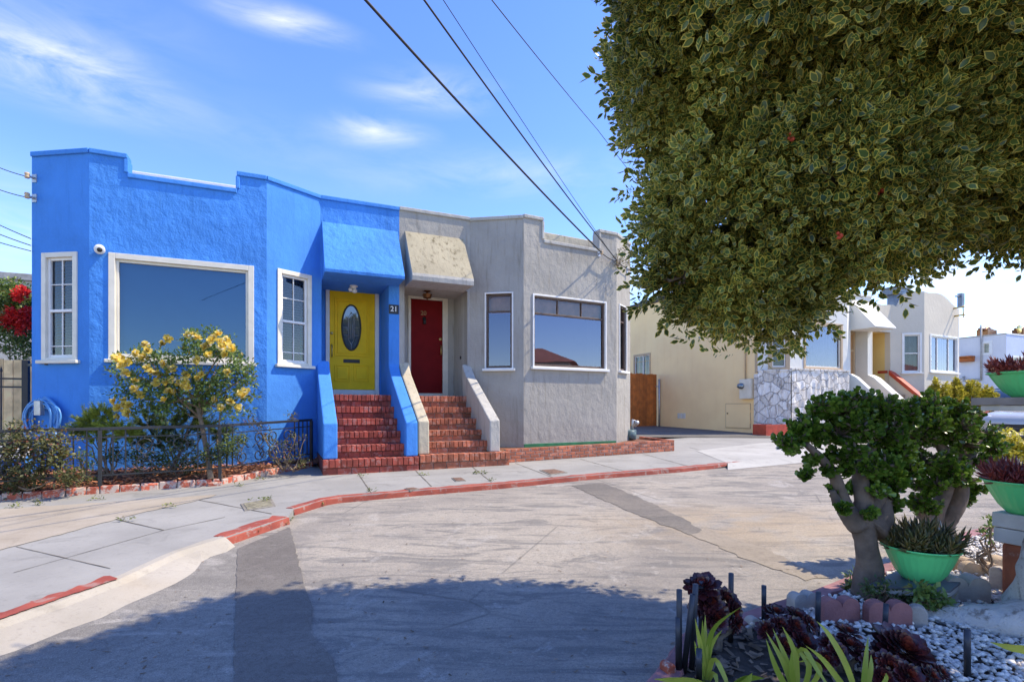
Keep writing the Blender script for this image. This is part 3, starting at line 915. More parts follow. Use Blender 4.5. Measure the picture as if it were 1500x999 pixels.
for xa, xb in ((490, 513), (518, 541)):
    a2, q1 = dpx(xa, 534); b2, q0 = dpx(xb, 559)
    frame_rect(mb, fe, a2, b2, q0, q1, .024, tD - .006, tD + .012)
    mb.fbox(fe, a2 + .05, b2 - .05, tD - .006, tD + .008, q0 + .05, q1 - .05)
mb.build('door_panel', M['yellow'], dr_b, bevel=.005)
ow, oz = dpx(514.5, 480); orz = dpx(514.5, 447)[1] - oz; orw = dpx(528, 480)[0] - ow
n = 40
mb = MB(); mb.poly([fe.P(ow + orw * .93 * math.cos(-2 * math.pi * k / n), tD + .003, oz + orz * .96 * math.sin(2 * math.pi * k / n) * -1) for k in range(n)])
if mb_normal([Vector(v) for v in mb.v]).dot(fe.n) < 0: mb.f[0] = tuple(reversed(mb.f[0]))
gl = mb.build('oval_glass', M['leaded'], dr_b)
mb = ring(fe, ow, tD + .008, oz, orw * 1.0, orz, .016); mb.build('oval_frame', M['black'], gl)
mb = MB()
for s in (-1, 1):
    mb.tube([fe.P(ow + s * orw * .30, tD + .007, oz - orz * .55), fe.P(ow + s * orw * .30, tD + .007, oz + orz * .45), fe.P(ow, tD + .007, oz + orz * .68)], .006, 5)
    mb.tube([fe.P(ow + s * orw * .30, tD + .007, oz - orz * .55), fe.P(ow, tD + .007, oz - orz * .75), fe.P(ow, tD + .007, oz - orz * .95)], .005, 5)
    mb.tube([fe.P(ow + s * orw * .12, tD + .007, oz - orz * .5), fe.P(ow + s * orw * .12, tD + .007, oz + orz * .5)], .005, 5)
for k in (-.35, 0, .35):
    e = math.sqrt(1 - k * k) * orw * .9
    mb.tube([fe.P(ow - e, tD + .006, oz + orz * k), fe.P(ow - orw * .3, tD + .006, oz + orz * k)], .0035, 5); mb.tube([fe.P(ow + orw * .3, tD + .006, oz + orz * k), fe.P(ow + e, tD + .006, oz + orz * k)], .0035, 5)
mb.build('lead_came', M['zinc'], gl)
a, z1 = dpx(503, 526); b, z0 = dpx(527, 532)
mb = MB(); mb.fbox(fe, a, b, tD - .006, tD + .014, z0, z1); mb.fbox(fe, a + .02, b - .02, tD + .008, tD + .020, z0 + .02, z1 - .02); mb.build('mail_slot', M['black'], dr_b, bevel=.004)
mb = MB(); w, z = dpx(486, 505); zz = dpx(486, 521)[1]; zt = dpx(486, 488)[1]
mb.tube([fe.P(w, tD, z), fe.P(w, tD + .06, z - .02), fe.P(w, tD + .06, zz), fe.P(w, tD, zz - .02)], .011, 8)

mb.build('door_handle', M['brass'], dr_b)
mb = MB(); mb.lathe(fe.P(w, tD + .0, zt), [(0, .02), (.028, .02), (.03, .0)], 16, axis=fe.n); mb.build('deadbolt', M['brass'], dr_b)
mb = MB(); a, z1 = dpx(477, 416.5); b, z0 = dpx(555, 577)
lo = LAND_B + .005
mb.fbox(fe, a, d0 - .004, tD - .06, tD + .03, lo, z1); mb.fbox(fe, d1 + .004, b, tD - .06, tD + .03, lo, z1); mb.fbox(fe, d0 - .004, d1 + .004, tD - .06, tD + .028, dz1 + .004, z1)
mb.fbox(fe, d0 - .004, d1 + .004, tD - .06, tD + .05, lo, dz0 - .006)
mb.build('door_frame', M['white'], bl, bevel=.006)
# awning, lamp, plaque, cheek
ua0 = fe.px(476, 395, .62)[0]; ua1 = fe.px(584.5, 405, .62)[0]
zt_ = fe.px(520, 331)[1]; zlip = fe.px(530, 396, .62)[1]; zbb = fe.px(530, 403, .62)[1]
awning(bl, fe, .03, 1.43 - .03, zt_, zbb, .62, zlip - zbb, 'blue')
mb = MB(); c = fe.P(.62, -.30, zb_b)
mb.lathe(c, [(.075, -.002), (.075, -.02), (.05, -.03), (.045, -.06)], 20)
mb.lathe(c + fe.e * .015 - Vector((0, 0, .05)), [(.02, .0), (.045, -.02), (.05, -.06), (.03, -.085), (0, -.09)], 16, axis=None)
mb.lathe(c - fe.e * .05 - Vector((0, 0, .07)) , [(0, .05), (.03, .045), (.042, 0), (.0, -.02)], 14, axis=(-.7, -.3, -.6))
mb.build('porch_lamp', M['white'], bl)
def text(name, body_, size, fr, w, t, z, mat, parent, ext=.003):
    cu = bpy.data.curves.new(name, 'FONT'); cu.body = body_; cu.size = size; cu.extrude = ext; cu.align_x = 'CENTER'; cu.align_y = 'CENTER'
    cu.offset = size * .012
    cu.materials.append(M[mat])
    tmp = bpy.data.objects.new(name + '_curve', cu)
    me = bpy.data.meshes.new_from_object(tmp); bpy.data.objects.remove(tmp)
    o = bpy.data.objects.new(name, me); COL.objects.link(o)
    rot = Matrix((fr.e, Vector((0, 0, 1)), fr.n)).transposed().to_4x4()
    base = ORG[parent.name]
    o.parent = parent
    o.matrix_local = Matrix.Translation(fr.P(w, t, z) - base) @ rot
    ORG[o.name] = base
    return o
a, z1 = fe.px(569.5, 446); b, z0 = fe.px(584, 460.5)
mb = MB(); mb.fbox(fe, a, b, -.004, .018, z0, z1)
pl = mb.build('house_number_plaque', M['black'], bl, bevel=.003)
text('numerals', '21', (z1 - z0) * .78, fe, (a + b) / 2, .022, (z0 + z1) / 2, 'white', pl)
# conduit box and small dark fitting on the blue wall
zg1 = ground(-3.4, 8.6)
ZS_B = [LAND_B, .02, -.19, -.40, -.60, -.805]
stoop(bl, U1, -1.28, -.2, ZS_B, .26, .285, REC, 'brick_red', 'mortar_red', zg1, -1.5, -.005, 1.63)
mb = MB()
CHK = [(-.03, -1.2), (-.03, .86), (.05, .76), (.22, .60), (1.52, -.245), (1.53, -1.2)]
CHK = [(t, max(z, -.803)) for t, z in CHK]
cheek(mb, U1, -1.49, -1.275, CHK); mb.build('stair_side_wall', M['blue_smooth'], bl, bevel=.02)
mb = MB(); cheek(mb, U1, -.205, -.004, CHK); mb.build('stair_side_wall', M['blue_smooth'], bl, bevel=.02)

# ---- grey house
gr = thing('grey_house', 'weathered grey stucco row house with a dark red door and stained awning', 'house', tuple(U1.P(2.8, -3, ground(1, 12))), 'stucco row houses along the street')
pG = [U1.P(0, 0, 0), U1.P(1.43, 0, 0)] + [U1.P(u * 3.8, t * 3.8, 0) for u, t in ((.6217, .157), (1.237, .1146), (1.427, -.013))]
fG = [FR(pG[i], pG[i + 1]) for i in range(4)]
gw = {1: wrect(fG[1], 710, 429, 752, 540), 2: wrect(fG[2], 780, 430, 888, 542), 3: wrect(fG[3], 906.5, 445, 917.5, 545)}
gn0, gz = fG[2].px(796, 358); gn1, gz2 = fG[2].px(877, 366); gz = (gz + gz2) / 2
ZTG = fG[2].px(780, 320)[1]; ZTR = fG[2].px(890, 342)[1]
topsG = {0: [(0, 99, fG[0].px(640, 315)[1])], 1: [(0, 99, ZTG - .02)], 2: [(0, gn0, ZTG), (gn0, gn1, gz), (gn1, 99, ZTR)], 3: [(0, 99, ZTR)]}
ga, gb = .10, 1.43 - .05
LAND_G = .225
fg = fG[0]
zb_g = fg.px(645, 414, .5)[1]
mbw = MB(); mbc = MB()
for i in range(4):
    fr = fG[i]; holes = []
    if i in gw:
        w0, w1, z0, z1 = gw[i]; c = .03
        holes = [(w0 + c, w1 - c, z0 + .02, z1 - c)]
    if i == 0: holes = [(ga, gb, LAND_G - .35, zb_g)]
    panel(mbw, fr, fr.L, ZG if i else LAND_G - .35, topsG[i], holes, mi=0)
    coping(mbc, fr, fr.L, topsG[i])
g0, gz1 = fg.px(602, 437.5, -REC); g1, gz0 = fg.px(648, 576, -REC)
recess(mbw, fg, ga, gb, LAND_G - .02, zb_g, REC, (g0 - .02, g1 + .02, LAND_G - .01, gz1 + .02), 1, 1)
mbw.build('wall', [M['grey'], M['grey_light']], gr)
mbc.build('parapet_coping', M['grey_light'], gr, bevel=.015)
body(gr, [(p.x, p.y) for p in pG], -U1.n * 9, ZG, 3.5, 'grey')
curb(gr, fG[2], 796, 341, 862, 350, -.75, 'grey_stain')
window(gr, fG[1], *gw[1], 'transom', 'white', 'sash_brown', .03, inner='topblind', rev=.08, pane='glass_sky', label='narrow window left of the bay front')
window(gr, fG[2], *gw[2], 'transom3', 'white', 'sash_brown', .035, inner='topblind', rev=.08, pane='glass_sky', label='wide window with three small panes on top')
window(gr, fG[3], *gw[3], 'transom', 'white', 'sash_brown', .03, inner='topblind', rev=.08, label='narrow window seen edge-on')
dr_g = door_leaf(gr, fg, REC, g0, g1, gz0, gz1, 'reddoor')
mb = MB(); w, z = fg.px(645, 506, tD); zz = fg.px(645, 519, tD)[1]; zt = fg.px(645, 497, tD)[1]
mb.tube([fg.P(w, tD, z), fg.P(w, tD + .06, z - .02), fg.P(w, tD + .06, zz), fg.P(w, tD, zz - .02)], .012, 8)
mb.build('door_handle', M['brass'], dr_g)
mb = MB(); mb.lathe(fg.P(w, tD, zt), [(0, .02), (.032, .02), (.034, 0)], 16, axis=fg.n); mb.build('deadbolt', M['brass'], dr_g)
kn = [fg.px(621.5, y, tD) for y in (467, 475)]
mb = MB(); mb.tube([fg.P(kn[0][0], tD, kn[0][1]), fg.P(kn[0][0], tD + .03, kn[0][1] - .02), fg.P(kn[0][0] , tD + .03, kn[1][1])], [.02, .03, .035], 8)
mb.lathe(fg.P(kn[0][0], tD, kn[0][1]), [(0, .03), (.035, .022), (.04, 0)], 14, axis=fg.n)
mb.build('door_knocker', M['black'], dr_g)
text('numerals', '20', .13, fg, fg.px(620.5, 459, tD)[0], tD + .002, fg.px(620.5, 459, tD)[1], 'bronze', dr_g)
mb = MB(); lo = LAND_G + .005
mb.fbox(fg, g0 - .06, g0 - .004, tD - .06, tD + .02, lo, gz1 + .075); mb.fbox(fg, g1 + .004, g1 + .12, tD - .06, tD + .02, lo, gz1 + .075); mb.fbox(fg, g0 - .004, g1 + .004, tD - .06, tD + .018, gz1 + .004, gz1 + .075)
mb.fbox(fg, g0 - .004, g1 + .004, tD - .06, tD + .03, lo, gz0 - .005)
mb.build('door_frame', M['offwhite'], gr, bevel=.005)
u0 = fg.px(604, 405, .62)[0]; u1 = fg.px(694, 412, .62)[0]
zt_ = fg.px(640, 345)[1]; zlip = fg.px(650, 404, .62)[1]; zbb = fg.px(650, 414.5, .62)[1]
awning(gr, fg, max(.05, u0), min(u1, 1.44), zt_, zbb, .62, zlip - zbb, 'grey_awning', lipmat='grey_light')
# copper porch lantern
mb = MB(); c = fg.P(.62, -.28, zb_g)
mb.lathe(c, [(.07, -.001), (.07, -.02), (.02, -.03), (.02, -.05), (.10, -.075), (.075, -.15), (.03, -.16), (0, -.19)], 8, smooth=False)
lp = mb.build('porch_lamp', M['bronze'], gr)
# doorbell on the porch side
mb = MB(); f3 = FR(fg.P(gb, -REC, 0), fg.P(gb, 0, 0)); mb.fbox(f3, .45, .50, -.005, .015, 1.02, 1.08)
mb.v = [tuple(Vector(v) ) for v in mb.v]; mb.build('doorbell', M['black'], gr)
ZS_G = [LAND_G, .01, -.20, -.40, -.585, -.78]
zg2 = ground(-1.2, 9.6)
stoop(gr, U1, .19, 1.28, ZS_G, .26, .285, REC, 'brick_orange', 'mortar', zg2, .005, 1.62, 1.63)
CHG = [(t, max(z + .02, -.778)) for t, z in CHK]
mb = MB(); cheek(mb, U1, .004, .19, CHG); mb.build('stair_side_wall', M['grey_stain'], gr, bevel=.02)
mb = MB(); cheek(mb, U1, 1.275, 1.47, CHG); mb.build('stair_side_wall', M['grey_light'], gr, bevel=.02)
# green painted foot of the bay
mb = MB(); f2 = fG[2]; za = f2.px(735, 656)[1]
mb.fbox(f2, .01, f2.L - .02, -.02, .012, ground(1, 10.8) - .1, f2.px(830, 648)[1])
mb.build('painted_base', M['green_paint'], gr, bevel=.003)
# small dry tuft growing from the parapet corner is built with the plants

# ---- second pair further along the street
DZ = .5
def upx(fr, x, t):
    """distance along a street frame whose point at offset t is seen at column x"""
    return fr.px(x, CY, t)[0]
zc = lambda y, p: (CY - y) / F * p.y
cr = thing('cream_house', 'pale cream row house with stone veneer under its bay and boarded side wall', 'house', tuple(U2.P(-2.8, -3, ground(10, 19))), 'stucco row houses along the street')
pC = [U2.P(upx(U2, 1110, -.05), -.05, 0), U2.P(upx(U2, 1157, .45), .45, 0), U2.P(upx(U2, 1241, .48), .48, 0), U2.P(upx(U2, 1244.5, 0), 0, 0), U2.P(0, 0, 0)]
fC = [FR(pC[i], pC[i + 1]) for i in range(4)]
ZT2 = 3.8 + DZ
zent = fC[3].px(1262, 479, 0)[1]
L2 = LAND_B + DZ - .05
cw_ = {0: wrect(fC[0], 1125, 478, 1157, 541), 1: wrect(fC[1], 1177, 470, 1234, 542)}
mbw = MB(); mbc = MB()
for i in range(4):
    fr = fC[i]; holes = []
    if i in cw_: w0, w1, z0, z1 = cw_[i]; holes = [(w0 + .05, w1 - .05, z0 + .02, z1 - .05)]
    W3 = fr.L
    if i == 3: holes = [(.05, W3 - .22, L2 - .6, fr.px(1255, 482, 0)[1])]
    panel(mbw, fr, fr.L, -1.2 if i < 3 else L2 - .6, [(0, 99, ZT2 - (.25 if i == 3 else 0))], holes)
    coping(mbc, fr, fr.L, [(0, 99, ZT2 - (.25 if i == 3 else 0))])
fc = fC[3]
e0, ez1 = fc.px(1247, 484, -.5); e1, ez0 = fc.px(1262, 600, -.5)
zso = fc.px(1255, 482, 0)[1]
recess(mbw, fc, .05, fc.L - .22, L2 - .6, zso, .5, (.12, fc.L - .3, L2, zso - .12))
mbw.build('wall', M['beige_white'], cr)
mbc.build('parapet_coping', M['beige_white'], cr, bevel=.01)
mb = MB(); mb.fbox(fc, .13, fc.L - .31, -.54, -.5, L2 + .01, zso - .13)
dcr = mb.build('door', M['tan_door'], cr, bevel=.004)
mb = MB(); zz = fc.px(1255, 514, -.5)[1]; mb.fbox(fc, .12, fc.L - .3, -.50, -.46, zz - .05, zz + .04); frame_rect(mb, fc, .06, fc.L - .235, L2, zso - .01, .09, -.50, -.44); mb.build('door_frame', M['tan'], cr, bevel=.004)
window(cr, fC[0], *cw_[0], 'plainhung', 'tan', 'white', .13, inner='slats', label='narrow window with tan casing')
window(cr, fC[1], *cw_[1], 'fixed', 'tan', 'offwhite', .09, inner='curtain', pane='glass_sky', label='wide picture window above the stone veneer')
ua1_ = upx(U2, 1297, .62) - 0
awning(cr, fc, .02, fc.L - .02, fc.px(1250, 440)[1], fc.px(1270, 481, .55)[1], .85, .06, 'beige_white')
# stone veneer: irregular pale slabs with dark joints on bay front and side
def stones_mat():
    m, nt, b = new_mat('stone_veneer'); g = N(nt); co = g.co(scale=(1, 1, 1))
    dco = g.mix(.10, co, g.n('ShaderNodeTexNoise').outputs['Color'], 'ADD')
    e = g.n('ShaderNodeTexVoronoi', feature='DISTANCE_TO_EDGE'); g.set(e.inputs['Vector'], dco); e.inputs['Scale'].default_value = 3.4
    cc = g.n('ShaderNodeTexVoronoi', feature='F1'); g.set(cc.inputs['Vector'], dco); cc.inputs['Scale'].default_value = 3.4
    bw_ = g.n('ShaderNodeSeparateColor'); g.set(bw_.inputs[0], cc.outputs['Color'])
    base = g.mix(bw_.outputs[0], (.58, .53, .47), (.78, .74, .69))
    base = g.mix(g.math('MULTIPLY', g.ramp(g.noise(co, 6, 6), .5, .7), .5), base, (.38, .32, .27))
    j = g.ramp(e.outputs['Distance'], .012, .05)
    g.set(b.inputs['Base Color'], g.mix(j, (.45, .41, .37), base)); b.inputs['Roughness'].default_value = .9
    n1 = g.bump(g.noise(co, 18, 6), .5, .02)
    g.set(b.inputs['Normal'], g.bump(j, .8, .05, n1))
    return m
M['stones'] = stones_mat()
mb = MB()
for i in (0, 1):
    fr = fC[i]; zt = cw_[i][2] - .06
    n = 26; m_ = 12
    vs = []; fs = []
    for a in range(n + 1):
        for k in range(m_ + 1):
            w = fr.L * a / n; z = -1.15 + (zt + 1.15) * k / m_
            vs.append(fr.P(w, .07 + random.uniform(-.022, .03) * (1 if 0 < a < n else .3), z))
    for a in range(n):
        for k in range(m_): fs.append((a * (m_ + 1) + k, (a + 1) * (m_ + 1) + k, (a + 1) * (m_ + 1) + k + 1, a * (m_ + 1) + k + 1))
    mb.add(vs, fs)
    # top ledge
    mb.fbox(fr, -.02, fr.L + .02, -.01, .10, zt - .0, zt + .05)
mb.build('stone_veneer', M['stones'], cr)
# boarded side wall along the driveway
back = -U2.n
fS = FR(pC[0] + back * 9.5, pC[0])
wl0, wz1 = fS.px(916, 522); wl1, wz0 = fS.px(953, 600)
wl0 = wl1 - 1.15
mb = MB()
tb = fS.px(1000, 447)[1]
panel(mb, fS, fS.L, -1.3, [(0, 99, ZT2 + .02)], [(wl0 + .05, wl1 - .05, wz0, wz1 - .05)], .2)
for k in range(24):
    w = fS.L * (k + .5) / 24
    mb.fbox(fS, w - .004, w + .004, -.004, .003, -1.2, ZT2 - .05, 0)
zc2 = fS.px(1000, 522)[1]
mb.fbox(fS, 0, fS.L, -.004, .006, zc2 - .006, zc2 + .006)
mb.build('side_wall', M['cream'], cr)
mb = MB(); mb.fbox(fS, -.1, fS.L + .03, -.3, .06, ZT2 + .02, ZT2 + .20); mb.build('roof_edge', M['roof_dark'], cr, bevel=.01)
window(cr, fS, wl0, wl1, wz0, wz1, 'slider', 'tan', 'white', .07, inner='curtain', label='sliding window in the side wall over the gate')
mb = MB(); mb.fbox(fS, fS.L - .09, fS.L + .07, -.02, .072, -1.2, fC[0].px(1112, 548)[1]); mb.build('corner_stone', M['stones'], cr)
mb = MB(); mb.fbox(fS, fS.L - .10, fS.L + .0, -.01, .022, fC[0].px(1112, 546)[1], ZT2 - .1); mb.build('corner_board', M['tan'], cr, bevel=.004)
# hatch, meter box with conduit, wall stencil-free vents
a, z1 = fS.px(1064, 592); b, z0 = fS.px(1099, 627)
mb = MB(); mb.fbox(fS, a, b, -.01, .022, z0, z1); h = mb.build('hatch', M['cream'], cr, bevel=.004)
mb = MB(); frame_rect(mb, fS, a - .025, b + .025, z0 - .025, z1 + .025, .02, -.004, .012); mb.build('hatch_gap_shade', M['tan'], h)  # shade of the gap round the hatch, put in as a tan outline
mb = MB()
for zz in (.25, .7):
    mb = MB(); mb.fbox(fS, b - .02, b + .03, .02, .034, z0 + (z1 - z0) * zz - .05, z0 + (z1 - z0) * zz + .05)
    mb.build('hinge', M['cream'], h, bevel=.003)
mb = MB(); mb.lathe(fS.P(a + .08, .022, z0 + (z1 - z0) * .6), [(0, .03), (.02, .025), (.024, 0)], 10, axis=fS.n); mb.build('latch', M['bronze'], h)
a, z1 = fS.px(1088, 556); b, z0 = fS.px(1104, 584)
mb = MB(); mb.fbox(fS, a, b, -.01, .16, z0, z1); em = mb.build('meter_box', M['offwhite'], cr, bevel=.012)
mb = MB(); mb.lathe(fS.P(a + .10, .16, (z0 + z1) / 2 + .1), [(.10, 0), (.10, .05), (.085, .06), (.08, .13), (.05, .16), (0, .165)], 20, axis=fS.n); mb.build('meter_dial', M['glass_clear'], em)
mb = MB(); mb.lathe(fS.P(a + .10, .16, (z0 + z1) / 2 + .1), [(.095, .004), (.09, .045), (.07, .08), (0, .082)], 20, axis=fS.n); mb.build('meter_body', M['zinc'], em)
mb = MB(); w = fS.px(1093, 540)[0]; mb.tube([fS.P(w, .035, z1 - .02), fS.P(w, .035, ZT2 - .3)], .022, 10); mb.build('conduit', M['tan'], em)
for k in range(3):
    w, z = fS.px(994.5 + k * 4, 609)
    mb = MB(); mb.fbox(fS, w - .06, w + .06, -.004, .018, z - .10, z + .10)
    for q in range(5): mb.fbox(fS, w - .045, w + .045, .016, .024, z - .075 + q * .034, z - .06 + q * .034)
    mb.build('wall_vent', M['beige_white'], cr, bevel=.003)
body(cr, [(p.x, p.y) for p in pC], -U2.n * 9.4, -1.2, ZT2 - .3, 'beige_white', left=False)
CH2 = [(-.03, -1.3), (-.03, .72 + DZ), (.22, .58 + DZ), (2.3, -.95), (2.31, -1.3)]
mb = MB(); ul = (pC[3] - U2.O).dot(U2.e); cheek(mb, U2, ul - .0, ul + .22, CH2); mb.build('stair_side_wall', M['beige_white'], cr, bevel=.02)
mb = MB(); cheek(mb, U2, -.22, -.004, CH2); mb.build('stair_side_wall', M['beige_white'], cr, bevel=.02)
mb = MB()
for i in range(7): mb.fbox(U2, ul + .22, -.22, -.5 if i == 0 else 0, .25 + .3 * i, -1.2, L2 - .01 - i * .2)
mb.build('steps', M['tan'], cr, bevel=.01)

# beige house, right half of that pair
be = thing('beige_house', 'beige row house with a scalloped parapet, red stair rail and triple pane bay window', 'house', tuple(U2.P(2.8, -3, ground(16, 21))), 'stucco row houses along the street')
pE = [U2.P(0, 0, 0), U2.P(upx(U2, 1305, 0), 0, 0), U2.P(upx(U2, 1354, .6), .6, 0), U2.P(upx(U2, 1405, .44), .44, 0)]
pE.append(pE[3] + U2.e * .72 - U2.n * .49)
fE = [FR(pE[i], pE[i + 1]) for i in range(4)]
ew = {1: wrect(fE[1], 1321, 488, 1350, 546), 2: wrect(fE[2], 1362, 489, 1403, 547)}
zE = fE[2].px(1360, 428)[1]
zEl = fE[0].px(1290, 443)[1]
def scallop(w0, w1, za, zb, zm, n=14):
    """stepped approximation of a curved top edge"""
    out = []
    for k in range(n):
        x = (k + .5) / n; out.append((w0 + (w1 - w0) * k / n, w0 + (w1 - w0) * (k + 1) / n, za + (zb - za) * x + zm * math.sin(math.pi * x) ** 2))
    return out
mbw = MB(); mbc = MB()
W1, W2 = fE[1].L, fE[2].L
topE = {0: scallop(0, fE[0].L, zEl - .0, zEl - .05, -.06, 10), 1: scallop(0, W1 * .45, zEl - .06, zE - .06, -.25, 14) + scallop(W1 * .45, W1, zE - .06, zE, 0, 6), 2: scallop(0, W2, zE, zE - .45, .22, 22), 3: [(0, 99, zE - .45)]}
zso2 = fE[0].px(1295, 486)[1]
for i in range(4):
    fr = fE[i]; holes = []
    if i in ew: w0, w1, z0, z1 = ew[i]; holes = [(w0 + .05, w1 - .05, z0 + .02, z1 - .05)]
    if i == 0: holes = [(.06, fr.L - .03, L2 - .6, zso2)]
    panel(mbw, fr, fr.L, -1.2 if i else L2 - .6, topE[i], holes, mi=0)
fe2 = fE[0]
recess(mbw, fe2, .06, fe2.L - .03, L2 - .6, zso2, .9, (.15, .95, L2, zso2 - .15), 1)
mbw.build('wall', [M['beige'], M['yellow_wall']], be)
mb = MB(); mb.fbox(fe2, .16, .94, -.95, -.9, L2 + .01, zso2 - .16); mb.build('door', M['tan_door'], be, bevel=.005)
f5 = FR(fe2.P(fe2.L - .03, 0, 0), fe2.P(fe2.L - .03, -.9, 0))
mb = MB(); zms = (CY - 545) / F * 20.0
f6 = FR(fe2.P(fe2.L - .03, -.9, 0), fe2.P(fe2.L - .03, 0, 0))
for s_ in (f6,):
    s_.n = -U2.e
    pp = [fe2.P(fe2.L - .05, t, z) for z in (zms - .05, zms + .05) for t in (-.45, -.10)]
    qq = [p + U2.e * .03 for p in pp]
    mb.hexa([pp[0], pp[1], qq[1], qq[0], pp[2], pp[3], qq[3], qq[2]])
mb.build('mail_slot', M['redtrim'], be, bevel=.004)
window(be, fE[1], *ew[1], 'plainhung', 'white', 'white', .07, inner='curtain', label='double-hung window left of the bay front')
window(be, fE[2], *ew[2], 'slider3', 'white', 'white', .07, inner='curtain', pane='glass_sky', label='three pane bay window')
# scalloped raised parapet end behind the awning, and roof vent
mb = MB(); fr = fE[1]
body(be, [(p.x, p.y) for p in pE], -U2.n * 9, -1.2, zEl - .2, 'palewhite')
mb = MB()
p = at(1311, 428, 22.5)
fv = street_frame(p.x, p.y, p.z)
mb.tube([fv.P(0, 0, -.9), fv.P(0, 0, -.12)], .28, 12); mb.fbox(fv, -.42, .42, -.3, .3, -.14, .12); mb.fbox(fv, -.52, .52, -.36, .36, .10, .15); mb.tube([fv.P(.35, 0, .10), fv.P(.62, 0, .32)], .08, 8)
mb.build('roof_vent', M['vent'], be, bevel=.01)
p = at(1407, 432, 25)
fv = street_frame(p.x, p.y, p.z)
mb = MB(); mb.fbox(fv, -.08, .14, -.1, .1, -.6, .06); mb.tube([fv.P(-.4, 0, -.1), fv.P(.1, 0, -.06)], .04, 8); mb.build('roof_vent', M['vent'], be, bevel=.01)
CH3 = [(-.03, -1.3), (-.03, .72 + DZ), (.22, .58 + DZ), (2.3, -.95), (2.31, -1.3)]
ur = (pE[1] - U2.O).dot(U2.e)
mb = MB(); cheek(mb, U2, .004, .2, CH3); mb.build('stair_side_wall', M['beige_white'], be, bevel=.02)
mb = MB(); cheek(mb, U2, ur - .1, ur + .10, CH3); mb.build('stair_side_wall', M['beige'], be, bevel=.02)
mb = MB(); mb.prism([U2.P(ur - .14, t, z) for t, z in ((-.0, .73 + DZ), (-.0, .80 + DZ + .10), (2.35, -.95 + .16), (2.35, -.95 + .02))], U2.e * .28); mb.build('stair_rail', M['redtrim'], be, bevel=.01)
mb = MB()
for i in range(7): mb.fbox(U2, .2, ur - .1, -.9 if i == 0 else 0, .25 + .3 * i, -1.2, L2 - .01 - i * .2)
mb.build('steps', M['tan'], be, bevel=.01)
# service mast and insulators on its bay
mb = MB(); fr = fE[2]; w, z = fr.px(1397, 452)
mb.tube([fr.P(w, 0, z), fr.P(w + .0, .35, z + .03)], .03, 8); mb.tube([fr.P(w + .05, 0, z - .3), fr.P(w + .05, .35, z - .28)], .03, 8); mb.tube([fr.P(w + .0, .3, z + .03), fr.P(w + .05, .3, z - .4)], .02, 8)
mb.build('wire_bracket', M['brass'], be)

# ---- white house beyond, end-on, and its neighbour
wh = thing('white_house', 'plain white house with one tiny square window beyond the beige house', 'house', (27, 36, ground(27, 34)), 'plain houses at the far end')
K = at(1474, 600, 31.0); K.z = 0
fW = FR(K - U2.n * 12, K)
zW = (CY - 489) / F * 31.0
mb = MB()
sw0, sz1 = fW.px(1436, 500); sw1, sz0 = fW.px(1454, 519)
panel(mb, fW, fW.L, -1.0, [(0, fW.L - 6.8, zW + 1.6), (fW.L - 6.8, 99, zW)], [(sw0 + .05, sw1 - .05, sz0 + .05, sz1 - .05)])
mb.build('side_wall', M['palewhite'], wh)
window(wh, fW, sw0, sw1, sz0, sz1, 'fixed', 'white', 'offwhite', .16, inner='tan', sill=False, label='tiny square window')
mb = MB(); coping(mb, fW, fW.L, [(0, fW.L - 6.8, zW + 1.6), (fW.L - 6.8, 99, zW)]); mb.build('parapet_coping', M['grey_light'], wh, bevel=.01)
mb = MB(); w, zz = fW.px(1438, 590); zt = fW.px(1438, 480)[1]
mb.tube([fW.P(w, .06, fW.px(1438, 556)[1]), fW.P(w, .06, fW.px(1438, 476)[1])], .05, 8)
mb.tube([fW.P(w, .06, fW.px(1438, 556)[1]), fW.P(w - .9, .06, fW.px(1438, 556)[1]), fW.P(w - .9, .06, fW.px(1438, 550)[1])], .07, 8)
mb.build('wall_pipe', M['pipe'], wh)
mb = MB(); a, z = fW.px(1407, 528); b, _ = fW.px(1428, 528); mb.fbox(fW, a, b, -.01, .35, z - .12, z + .12); mb.fbox(fW, a - .02, b + .02, -.01, .5, z + .13, z + .22); mb.build('wall_shelf', M['redwood'], wh, bevel=.01)
fW2 = FR(K, K + U2.e * 9)
mb = MB(); q0, qz1 = fW2.px(1483, 521); q1, qz0 = q0 + 1.9, fW2.px(1483, 548)[1]
panel(mb, fW2, fW2.L, -1.0, [(0, 99, zW)], [(q0 + .05, q1 - .05, qz0 + .05, qz1 - .05)])
mb.build('wall', M['paleblue'], wh)
mb = MB(); coping(mb, fW2, fW2.L, [(0, 99, zW)]); mb.build('parapet_coping', M['white'], wh, bevel=.01)
window(wh, fW2, q0, q1, qz0, qz1, 'hung', 'white', 'white', .1, inner='slats', label='small paned window facing the street')
mb = MB(); w, z = fW2.px(1493, 482); mb.lathe(fW2.P(w, -.01, z), [(0, .05), (.22, .045), (.26, .02), (.27, 0)], 20, axis=fW2.n); mb.build('medallion', M['brass'], wh)
body(wh, [(K.x, K.y), ((K + U2.e * 9).x, (K + U2.e * 9).y)], -U2.n * 12, -1.0, zW - .2, 'palewhite', left=False)
# brown chimney cap shapes on that roof
for px_, s in ((1446, 1.0), (1497, .9)):
    p = at(px_, 484, 34); fv = street_frame(p.x, p.y, p.z)
    mb = MB(); mb.fbox(fv, -.6 * s, .5 * s, -.3, .3, -.8, .02); mb.tube([fv.P(-.3, 0, .0), fv.P(.1, 0, .16), fv.P(.5, 0, .06)], [.12, .12, .06], 8); mb.tube([fv.P(-.9 * s, 0, .02), fv.P(.6 * s, 0, .05)], .1, 8)
    mb.build('chimney', M['bronze'], wh, bevel=.02)

